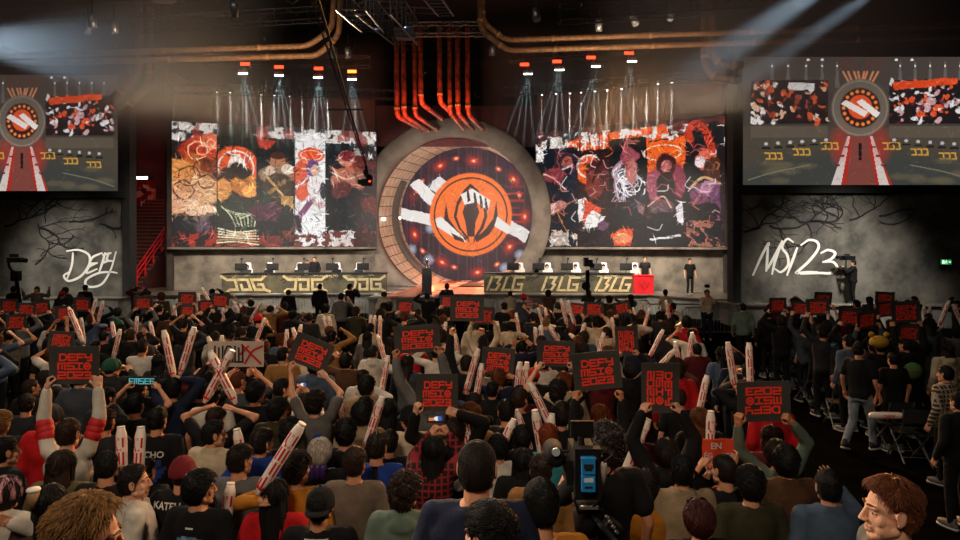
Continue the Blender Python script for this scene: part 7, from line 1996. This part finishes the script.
# ---- tripod with camera in front of the BLG desk
q0 = P(587,0,29); t = thing('camera_tripod', 'tall black remote camera on a column before the middle of BLG desk', 'camera', (q0.x, q0.y, 0))
def w3(px, py): q = P(px, py, 29); return Vector((q.x-q0.x, 0, q.z))
build('column', MB().tube([Vector((0,0,.04)), w3(588,297)], .14, 10), M_cam, t); mb = MB(); mb.tube([w3(588,297), w3(587.5,270)], .09, 8); mb.lathe([(.0,-.06),(.2,-.06),(.2,.06),(.0,.06)], tuple(w3(586,286)), 16, M=Matrix.Rotation(R(90),3,'X').to_4x4()); build('mast', mb, M_cam, t)
mb = MB(); mb.box(tuple(w3(588,263)), (.36,.4,.3)); mb.box(tuple(w3(586,259)), (.2,.3,.14)); mb.box(tuple(w3(592,266)), (.16,.3,.16)); build('camera_body', mb, M_cam, t); build('base', MB().lathe([(.0,0),(.5,0),(.5,.06),(.0,.06)]), M_cam, t)

# ---- folding chairs at the aisle edge of the right block
def folding_chair(x, y, rz, label):
    t = thing('folding_chair', label, 'chair', (x, y, 0), rz, 'folding chairs along the aisle')
    for s in (-1, 1):
        build('leg', MB().tube([(s*.22,.22,.012),(s*.20,-.18,.45),(s*.20,-.26,.84)], .013, 8), M_alu, t); build('leg', MB().tube([(s*.19,-.26,.012),(s*.19,.18,.45)], .013, 8), M_alu, t)
    build('stretcher', MB().tube([(-.19,-.2,.1),(.19,-.2,.1)], .009, 6), M_alu, t); build('stretcher', MB().tube([(-.21,.15,.1),(.21,.15,.1)], .009, 6), M_alu, t)
    build('seat', MB().box((0,0,.46), (.40,.40,.03)), M_matte, t); build('backrest', MB().box((0,-.245,.74), (.40,.025,.20), M=Euler((R(-10),0,0)).to_matrix().to_4x4()), M_matte, t)
chs = [(764,372),(776,382),(787,392),(800,403),(815,414),(830,428),(880,452),(897,462),(922,466),(950,486)]
for i, (px, py) in enumerate(chs):
    d = HC*F/(py-HY); X = (px-480)/F*d+.25
    folding_chair(X, d+.1, R(rng.uniform(-12,12)), f'metal folding chair along the aisle, number {i+1} counting from the stage')
# things lying by the chairs
bp = P(880,447,HC*F/(447-HY)); t = thing('tote_bag', 'black tote bag with orange disc print beside the aisle chairs', 'bag', (bp.x, bp.y, 0))
build('bag', MB().add(*loft([(0,0,.0,.15,.08),(0,0,.2,.16,.07),(0,0,.38,.15,.03)])), M_matte, t, True); build('disc_print', MB().lathe([(.0,0),(.055,0),(.055,.006),(.0,.006)], (.0,-.092,.24), 20, M=Matrix.Rotation(R(90),3,'X').to_4x4()), mat('print_orange','#b5561c',.7), t)
flat_text('TO', .07, .0, .13, t, M_pw, -.092, 'print_letters'); flat_text('LOL', .06, .0, .07, t, M_pw, -.09, 'print_letters') if False else None
for s in (-1,): build('handle', MB().tube([(-.07,0,.37),(-.05,0,.5),(.05,0,.5),(.07,0,.37)], .01, 6), M_matte, t, True)
bn = P(886,416,9.9); t = thing('folded_banner', 'white folded banner with red lettering lying over a chair', 'banner', bn)
build('cloth', MB().add(*loft([(0,0,-.03,.26,.07),(0,0,.02,.27,.08),(0,0,.05,.24,.06)])), M_stk, t, True); flat_text('DEFY', .08, 0, .01, t, M_pr, -.085)
bl = P(938,440,HC*F/(463-HY)); t = thing('plastic_bag', 'bright blue plastic bag hanging at the right aisle chairs', 'bag', (bl.x, bl.y, 0))
build('bag', MB().add(*loft([(0,0,.0,.05,.05),(0,0,.10,.09,.07),(0,0,.25,.085,.06),(0,0,.38,.05,.03),(0,0,.45,.03,.02)])), mat('bag_blue','#1553b0',.4), t, True)
build('handle', MB().tube([(-.03,0,.44),(-.02,0,.55),(.02,0,.55),(.03,0,.44)], .008, 6), MATS['bag_blue'], t, True)
